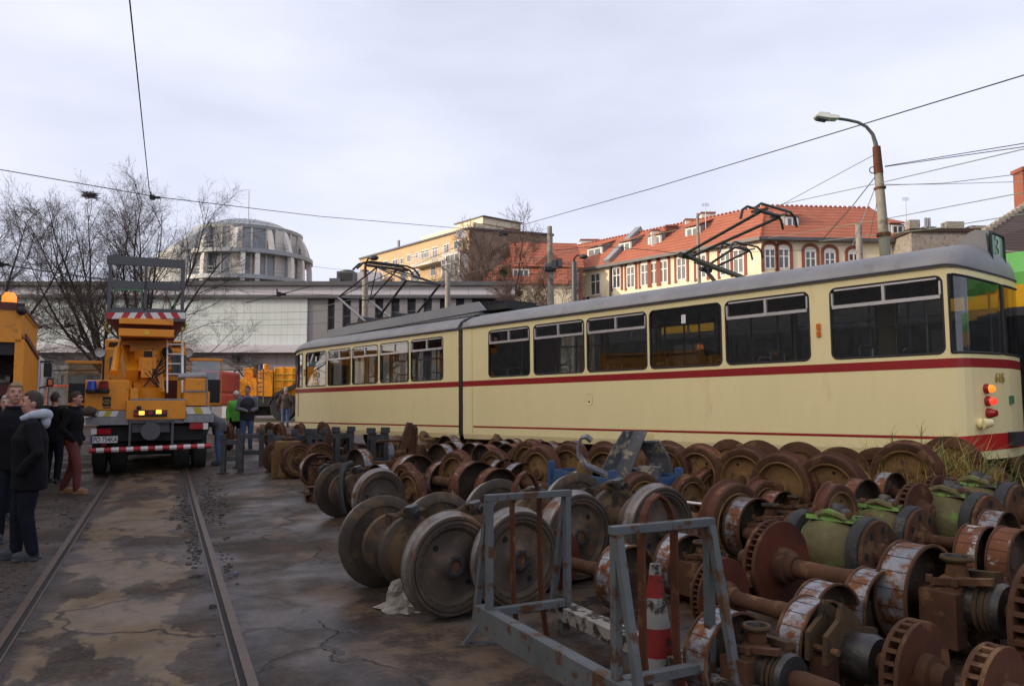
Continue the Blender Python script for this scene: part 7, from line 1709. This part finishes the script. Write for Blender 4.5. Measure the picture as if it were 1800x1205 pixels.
part('interior_back', 'black', lambda m: L.bx(m, -140, 615, 32, 780, 1.6, 1.7))
part('gas_strut', 'lamp_white', lambda m: m.tube([L.q(37, 634, .1), L.q(38, 664, .15)], .02, 6))
part('stored_roll', 'dirty_white', lambda m: m.tube([L.q(-20, 668, .5), L.q(18, 668, .5)], .09, 12))
part('stored_crate', 'brick_dark', lambda m: L.bx(m, -40, 677, 22, 696, .4, .9))
part('beacon', ['lamp_orange', 'black'], lambda m: (m.lathe([(.1, 0), (.1, .1), (.06, .16), (0, .16)], 16, 0, Matrix.Translation(L.q(16, 532, .2))), m.lathe([(.12, -.04), (.12, 0)], 16, 1, Matrix.Translation(L.q(16, 532, .2)))))
part('work_lamp', 'black', lambda m: (m.ball(L.q(38, 546, -.1), .07, 12), L.bx(m, 30, 534, 43, 541, -.1, 0)))
part('mirror', 'black', lambda m: (L.bx(m, 76, 638, 91, 662, 3.9, 4.1), m.tube([L.q(68, 636, 3.8), L.q(90, 634, 4.0)], .025, 6), m.tube([L.q(68, 682, 3.8), L.q(90, 676, 4)], .02, 6)), bevel=.04)
part('lower_mirror', ['black', 'lens_orange'], lambda m: (L.bx(m, 81, 664, 94, 679, 3.9, 4.05), L.bx(m, 84, 667, 92, 677, 3.88, 3.9, 1)), bevel=.02)
part('cab', 'white_paint', lambda m: L.bx(m, -60, 625, 70, 690, 3.65, 5.4))
for x, y in ((-.35, .9), (-.35, 4.6)): part('wheel', 'tyre_black', lambda m: m.lathe([(0, 0), (.45, 0), (.48, .05), (.48, .25), (.45, .3), (0, .3)], 24, 0, Matrix.Translation((x, y, .48)) @ AX))
part('chassis', 'black', lambda m: m.box(-2.2, -.1, .2, 5.3, .45, .75))
# ---------------------------------------------- crane machine by the mall wall
o = V((at(440, 700, 45).x, 45.0, .42)); L = Loc(o, 0.0)
tk = thing('crane_truck', 'yellow road crane truck parked broadside before the mall wall', 'truck', o)
part('engine_box', 'yellow_truck', lambda m: (L.bx(m, 415, 664, 452, 696, 0, 2.4), L.bx(m, 427, 646, 446, 664, .4, 2.2)), bevel=.04)
part('winch_box', 'yellow_truck', lambda m: (L.bx(m, 453, 650, 480, 697, -.1, 2.4)), bevel=.04)
part('side_panels', 'yellow_truck', lambda m: (L.bx(m, 481, 645, 560, 695, -.05, 2.4)), bevel=.04)
part('panel_frame', 'rail_yellow', lambda m: ([L.bx(m, u, 646, u + 1.5, 692, -.12, -.05) for u in (482, 497, 513)], [L.bx(m, 482, v, 530, v + 1.5, -.12, -.05) for v in (656, 667, 680)]))
part('ladder', 'blue_grey', lambda m: ([m.tube([L.q(u, 648, -.3), L.q(u, 708, -.4)], .04, 6) for u in (453, 463)], [m.tube([L.q(453, v, -.35), L.q(463, v, -.35)], .03, 5) for v in range(656, 708, 8)]))
part('boom_brace', 'black', lambda m: m.bar(L.q(482, 695, -.2), L.q(530, 672, -.2), .25, .2))
for u, v, mt in ((451, 648, 'tan_rust'), (467, 646, 'yellow_truck'), (459, 646, 'blue_paint')): part('drum', mt, lambda m: m.lathe([(0, -.3), (.16, -.3), (.18, 0), (.16, .2), (0, .22)], 14, 0, Matrix.Translation(L.q(u, v, .2))))
part('hoses', 'black', lambda m: [m.tube([L.q(413, 662, 0), L.q(412, 652, 0), L.q(419, 650, 0), L.q(428, 662, 0)], .05, 5), m.tube([L.q(411, 668, -.1), L.q(408, 682, -.1), L.q(411, 695, -.1)], .09, 6), m.tube([L.q(402, 678, -.1), L.q(405, 690, -.1), L.q(408, 688, -.1)], .05, 5)])
part('chassis', 'black', lambda m: (L.bx(m, 408, 697, 560, 714, 0, 2.3), L.bx(m, 418, 712, 470, 730, .4, 2)))
for u in (497, 545, 425):
    c = L.q(u, 716, -.05); part('wheel', ['tyre_black', 'brick_dark'], lambda m: m.lathe([(0, .1), (.22, .1), (.3, .05), (.34, 0), (.68, 0), (.74, .08), (.74, .42), (.68, .5), (0, .5)], 30, 0, Matrix.Translation((c.x, -.05, .74)) @ Matrix.Rotation(-PI / 2, 4, 'X'), mis=[1, 1, 0, 0, 0, 0, 0, 0]))
part('mudguard', 'dark_metal', lambda m: arc_plate(m, .82, .3, 2.9, .5, .04, Matrix.Translation((L.q(497, 716, 0).x, .2, .74))))
# ---------------------------------------------- grey railcar and cars seen through the doors
o = V((at(130, 700, 36).x, 36.0, .4)); L = Loc(o, 0.0)
tk = thing('parked_railcar', 'grey railcar with a red band seen through the open truck door', 'railcar', o)
part('body', 'vehicle_grey', lambda m: (L.bx(m, 40, 655, 185, 676, 0, 2.4), L.bx(m, 40, 680, 185, 712, 0, 2.4))); part('red_band', 'vehicle_red', lambda m: (L.bx(m, 40, 676, 185, 680, -.02, 2.4), L.bx(m, 81, 680, 84, 712, -.02, 0)))
part('windows', 'pane', lambda m: (L.bx(m, 48, 659, 108, 673, -.03, 0), L.bx(m, 124, 659, 180, 673, -.03, 0)))
part('underframe', 'black', lambda m: L.bx(m, 40, 712, 185, 724, .2, 2.2))
o = V((at(368, 700, 30).x, 30.0, .3)); L = Loc(o, .1)
tk = thing('parked_van', 'orange van seen through the right truck door', 'van', o, .1)
part('body', 'vehicle_red', lambda m: (L.bx(m, 348, 650, 384, 690, 0, 3.5), L.bx(m, 346, 690, 386, 714, -.1, 3.6)), bevel=.12); part('window', 'dark_glass', lambda m: (L.bx(m, 352, 655, 380, 668, -.02, 0)))
for u in (352, 378): c = L.q(u, 716, .3); part('wheel', 'tyre_black', lambda m: m.lathe([(0, 0), (.33, 0), (.33, .2), (0, .2)], 20, 0, Matrix.Translation((c.x - .1, .6, .33)) @ AX))

# ================================================================== PEOPLE
def fuse(name, mb, voxel, mats, smooth=3):
    me = mb.mesh(name, mats); ob = bpy.data.objects.new(name, me); COL.objects.link(ob)
    r = ob.modifiers.new('r', 'REMESH'); r.mode = 'VOXEL'; r.voxel_size = voxel; r.use_smooth_shade = True
    s_ = ob.modifiers.new('s', 'SMOOTH'); s_.iterations = smooth; s_.factor = .5
    dg = bpy.context.evaluated_depsgraph_get(); out = bpy.data.meshes.new_from_object(ob.evaluated_get(dg)); bpy.data.objects.remove(ob)
    out.materials.clear()
    for k in (mats if isinstance(mats, list) else [mats]): out.materials.append(M[k])
    out.polygons.foreach_set('use_smooth', [True] * len(out.polygons)); out.name = name; return out
def loft(m, secs, n=16, mi=0):
    """stack of horizontal ellipses (x, y, z, rx, ry)"""
    vs, fs = [], []
    for (x, y, z, rx, ry) in secs:
        for k in range(n): a = 2 * PI * k / n; vs.append((x + rx * math.cos(a), y + ry * math.sin(a), z))
    for i in range(len(secs) - 1):
        for k in range(n): fs.append((i * n + k, i * n + (k + 1) % n, i * n + n + (k + 1) % n, i * n + n + k))
    fs += [tuple(range(n - 1, -1, -1)), tuple((len(secs) - 1) * n + k for k in range(n))]
    m.add(vs, fs, mi, True)
def limb(m, pts, rs):
    m.tube(pts, rs, 12)
    for p, r in zip(pts, rs): m.ball(p, r, 10)
def hand(m, w_, d, s_, curl=.5):
    """palm with four bent fingers and a thumb; w_ wrist, d pointing direction"""
    w_, d = V(w_), V(d).normalized(); sd = V((0, -1, 0)) if abs(d.y) < .6 else V((s_, 0, 0)); nb = d.cross(sd).normalized() * s_
    m.tube([w_, w_ + d * .05, w_ + d * .095], [.026, .036, .034], 8, ell=.55)
    for i, ln in enumerate((.065, .078, .073, .058)):
        b = w_ + d * .092 + sd * (.027 - .018 * i); k1 = b + d * ln * .5 + nb * curl * .012; k2 = k1 + (d * (1 - curl * .6) + nb * curl).normalized() * ln * .5; m.tube([b - d * .02, b, k1, k2], [.009, .0095, .0085, .0065], 6)
    b = w_ + d * .035 + sd * .03; m.tube([b, b + (sd + d * .8).normalized() * .035, b + (sd * .4 + d + nb * .3).normalized() * .07], [.012, .011, .008], 6)
def person(label, base, h, yaw, jacket, trousers, hair, shoes, pose='down', head_yaw=0.0, fat=1.0, hem=.80, legs=((.0, .0), (.0, .0)), bend=0.0, vx=.014, extra=None, hair_kind='short', sleeves=None, side=(1, -1), head_tilt=0.0):
    k = h / 1.78
    ob = bpy.data.objects
    bd, jk, tr = MB(), MB(), MB(); hd_ = MB()
    hips = [V((.095 * s_, 0, .92)) for s_ in side]; shs = [V((.185 * s_ * fat ** .5, .01, 1.42)) for s_ in side]
    torso = [(0, .0, .86, .15 * fat, .105 * fat), (0, 0, .95, .165 * fat, .115 * fat), (0, -.005, 1.1, .15 * fat, .105 * fat), (0, -.01, 1.28, .175 * fat, .118 * fat), (0, 0, 1.40, .17 * fat ** .5, .1), (0, .01, 1.455, .1, .075), (0, .012, 1.49, .06, .06), (0, -.004, 1.57, .055, .058)]
    loft(bd, torso)
    infl = .032
    loft(jk, [(0, .0, hem, .185 * fat, .14 * fat), (0, 0, .95, .19 * fat, .142 * fat), (0, -.005, 1.1, .182 * fat, .136 * fat), (0, -.01, 1.28, .2 * fat, .145 * fat), (0, 0, 1.40, .195 * fat ** .5, .125), (0, .008, 1.46, .12, .1), (0, .01, 1.51, .085, .085)])
    hands = []
    for i, s_ in enumerate(side):
        S0 = shs[i]
        if pose == 'pocket': E, W_ = V((.30 * s_ * fat ** .5, .08, 1.14)), V((.21 * s_ * fat, -.09, .93))
        elif pose == 'phone': E, W_ = V((.25 * s_ * fat, .03, 1.13)), V((.075 * s_, -.27, 1.08))
        elif pose == 'reach': E, W_ = V((.22 * s_, -.18, 1.2)), V((.16 * s_, -.4, 1.12))
        else: E, W_ = V((.25 * s_ * fat ** .5, .02, 1.13)), V((.25 * s_ * fat ** .5, -.05, .87))
        limb(bd, [S0, E, W_], [.05, .04, .028]); limb(jk, [S0, S0.lerp(E, .5), E, E.lerp(W_, .6), W_.lerp(E, .08)], [.078 * fat ** .5, .072, .064, .056, .05])
        if pose != 'pocket': hands.append((W_, W_ - E, s_))
        dx, dy = legs[i]; H = hips[i]; K = V((.105 * s_ + dx * .5, dy * .5 - .03 - abs(dy) * .1, .49)); A = V((.105 * s_ + dx, dy + .02, .09))
        limb(bd, [H, K, A], [.085 * fat ** .5, .058, .04]); limb(tr, [H, H.lerp(K, .5), K, K.lerp(A, .5), A + V((0, 0, .0))], [.105 * fat ** .5, .094 * fat ** .5, .078, .07, .062])
        bd.ball((A.x, A.y - .05, .05), .05, 10, 0, (.8, 1.9, .8))
    loft(tr, [(0, 0, .78, .14 * fat, .1), (0, 0, .88, .175 * fat, .125 * fat), (0, 0, 1.0, .17 * fat, .12 * fat)])
    # head
    hd_.ball((0, 0, 1.675), .1, 18, 0, (.76, .96, 1.08)); hd_.ball((0, -.035, 1.61), .065, 14, 0, (.92, 1.0, 1.0)); hd_.ball((0, -.068, 1.572), .03, 10, 0, (1.1, .9, .8))
    hd_.tube([(0, -.088, 1.685), (0, -.108, 1.655), (0, -.116, 1.642)], [.012, .016, .017], 8); hd_.ball((0, -.082, 1.70), .03, 10, 0, (1.9, .7, .5))
    for s_ in side: hd_.ball((.078 * s_, .008, 1.65), .03, 8, 0, (.4, .8, 1.1)); hd_.ball((.04 * s_, -.072, 1.64), .026, 8, 0, (1, .7, .8))
    loft(hd_, [(0, .012, 1.44, .07, .07), (0, .004, 1.52, .058, .06), (0, .0, 1.6, .055, .06)])
    HT = Matrix.Translation((0, 0, 1.55)) @ Matrix.Rotation(head_yaw, 4, 'Z') @ Matrix.Rotation(head_tilt, 4, 'X') @ Matrix.Translation((0, 0, -1.55))
    hd_.v = [tuple(HT @ V(p)) for p in hd_.v]
    for f, mi, s2 in zip(hd_.f, hd_.m, hd_.s): bd.f.append(tuple(i + len(bd.v) for i in f)); bd.m.append(mi); bd.s.append(s2)
    bd.v += hd_.v
    def bendm(me):
        if bend:
            for v_ in me.vertices:
                z = v_.co.z; f = max(0.0, min(1.0, (z - .86) / .22)); f = f * f * (3 - 2 * f); a = bend * f
                y_, z_ = v_.co.y, z - .95
                if z > .86: v_.co.y = y_ * math.cos(a) - z_ * math.sin(a); v_.co.z = .95 + y_ * math.sin(a) + z_ * math.cos(a)
        me.transform(Matrix.Scale(k, 4)); return me
    me = fuse('person', bd, vx * .8, ['skin'], 2)
    if hands:
        hm = MB()
        for w_, d, s_ in hands: hand(hm, w_, d, s_, .9 if pose == 'phone' else .5)
        import bmesh
        bm = bmesh.new(); bm.from_mesh(me); m2 = hm.mesh('hands', 'skin'); bm.from_mesh(m2); bm.to_mesh(me); bm.free()
    o = put('person', bendm(me), None, base, (0, 0, yaw)); tag(o, label, 'person')
    def child(name, mb, mats, voxel=None, sm=3):
        me_ = fuse(name, mb, voxel, mats, sm) if voxel else mb.mesh(name, mats); return put(name, bendm(me_), o)
    child('vest' if sleeves else 'jacket', jk if not sleeves else jk, jacket if not sleeves else sleeves, vx)
    if sleeves:
        vs_ = MB(); loft(vs_, [(0, .0, hem - .01, .197 * fat, .152 * fat), (0, 0, .95, .202 * fat, .154 * fat), (0, -.005, 1.1, .196 * fat, .15 * fat), (0, -.01, 1.28, .208 * fat, .158 * fat), (0, 0, 1.40, .19, .14), (0, .008, 1.47, .12, .11)]); o.children[-1].name = 'sweater'; child('vest', vs_, jacket, vx)
    child('trousers', tr, trousers, vx)
    for i, s_ in enumerate(side):
        dx, dy = legs[i]; sh = MB(); x = .105 * s_ + dx; sh.ball((x, dy - .045, .055), .055, 14, 0, (.9, 2.5, 1.0)); sh.ball((x, dy + .02, .08), .055, 12, 0, (.95, 1.15, 1.2)); sh.box(x - .045, x + .045, dy - .17, dy + .07, 0, .025); child('shoe', sh, shoes, .012, 2)
    if hair:
        hm = MB(); vs, fs = [], []; n, q = 26, 16
        for i in range(q + 1):
            th = PI * i / q
            for j in range(n): a = 2 * PI * j / n; vs.append(V((.1 * .79 * math.sin(th) * math.cos(a), .005 + .1 * .995 * math.sin(th) * math.sin(a), 1.681 + .1 * 1.11 * math.cos(th))))
        def keep(c):
            if hair_kind == 'hat': return c.z > 1.69 or (c.y > 0.02 and c.z > 1.65)
            return c.z > 1.742 if c.y < -.05 else (c.z > 1.742 - (c.y + .05) * 1.5 if c.y < -.015 else c.z > (1.655 if c.y < .02 else 1.60))
        for i in range(q):
            for j in range(n):
                f = (i * n + j, (i + 1) * n + j, (i + 1) * n + (j + 1) % n, i * n + (j + 1) % n); c = sum((vs[x] for x in f), V()) / 4
                if keep(c): fs.append(f)
        rh = random.Random(int(h * 1000)); vs = [HT @ (p + (p - V((0, 0, 1.68))).normalized() * (-.004 + rh.uniform(0, .008) + (.016 if hair_kind == 'hat' else 0) + (.008 if p.y < 0 and p.z > 1.74 else 0))) for p in vs]
        hm.add(vs, fs, 0, True); ho = child('hat' if hair_kind == 'hat' else 'hair', hm, hair); md = ho.modifiers.new('thick', 'SOLIDIFY'); md.thickness = .012; md.offset = -1
    em = MB()
    for s_ in side:
        e = MB(); e.ball(HT @ V((.032 * s_, -.086, 1.682)), .0085, 8, 0, (1.4, .6, .7)); child('eye', e, 'eye'); e = MB(); e.tube([HT @ V((.018 * s_, -.099, 1.705)), HT @ V((.05 * s_, -.085, 1.704))], .006, 5); child('eyebrow', e, hair if hair and hair_kind != 'hat' else 'hair_brown')
    e = MB(); e.tube([HT @ V((-.022, -.098, 1.603)), HT @ V((0, -.104, 1.605)), HT @ V((.022, -.098, 1.603))], .005, 6); child('mouth', e, 'lip')
    if extra: extra(child, o, HT)
    return o
def foot(u, v): return gp(u, v) if v > 0 else None
def stand_at(u, Y): p = at(u, 700, Y); return V((p.x, Y, gh(p.x, Y)))
def hood(child, o, HT):
    m = MB(); m.tube([(-.10, -.10, 1.49), (-.13, 0, 1.535), (-.09, .1, 1.545), (0, .135, 1.53), (.09, .1, 1.545), (.13, 0, 1.535), (.10, -.10, 1.49)], [.028, .045, .058, .066, .058, .045, .028], 10); m.ball((0, .12, 1.46), .085, 12, 0, (1.15, .7, 1)); child('hood', m, 'hood_grey', .012, 3)
def shirt(child, o, HT):
    m = MB(); m.tube([(.07 * math.cos(a), .005 + .075 * math.sin(a), 1.505) for a in [2 * PI * i / 12 for i in range(13)]], .022, 8); child('collar', m, 'jacket_black')
def phone(child, o, HT):
    m = MB(); m.box(-.05, .05, -.40, -.37, 1.04, 1.11); child('camera', m, 'black')
person('man in a black coat with a grey hood, seen in profile in the left foreground', stand_at(58, 8.45), 1.77, -PI / 2 + .5, 'jacket_black', 'jeans_dark', 'hair_brown', 'shoe_dark', 'pocket', 0, 1.22, .74, ((.0, .04), (.0, -.12)), vx=.014, extra=hood)
person('blond man in a dark jacket looking towards the camera behind the hooded man', stand_at(26, 9.5), 1.88, .62, 'jacket_black', 'jeans_dark', 'hair_blond', 'shoe_dark', 'pocket', 0.1, 1.0, .80, vx=.015, extra=shirt)
person('young man in black jacket and wine red trousers beside the truck', stand_at(132, 14.2), 1.82, PI / 2 + .15, 'jacket_black', 'trousers_wine', 'hair_brown', 'shoe_tan', 'pocket', .1, 1.0, .84, ((0, .16), (0, -.14)), vx=.017, extra=shirt, head_tilt=.12)
person('person in a grey coat bending down at the platform truck', stand_at(388, 18.6), 1.75, -PI / 2 + .25, 'coat_grey', 'jeans_blue', 'hair_brown', 'shoe_dark', 'reach', 0, 1.1, .8, bend=1.0, vx=.02)
person('woman in a bright green jacket and white knitted hat behind the wheelsets', stand_at(415, 23.6), 1.66, .4, 'green_jacket', 'jeans_dark', 'hat_white', 'shoe_dark', 'down', .2, .95, .82, vx=.018, hair_kind='hat')
person('man in black vest with grey sleeves holding a camera beside the woman in green', stand_at(435, 23.0), 1.80, .5, 'vest_black', 'jeans_blue', 'hair_brown', 'shoe_dark', 'phone', -.6, 1.05, .82, vx=.018, sleeves='sleeve_grey', extra=phone)
person('man in a brown jacket and blue jeans walking away beside the tram front', stand_at(502, 36), 1.78, PI, 'brown_jacket', 'jeans_blue', 'hair_grey', 'shoe_dark', 'pocket', 0, 1.1, .82, vx=.022)
person('grey haired person in a teal jacket half hidden at the left edge', stand_at(12, 11.2), 1.74, .5, 'teal', 'jeans_dark', 'hair_grey', 'shoe_dark', 'pocket', 0, 1.0, .8, vx=.02)
person('person in dark clothes seen from behind between the coat wearers and the truck', stand_at(97, 16.0), 1.82, PI, 'jacket_black', 'jeans_dark', 'hair_brown', 'shoe_dark', 'pocket', 0, 1.0, .8, vx=.02)
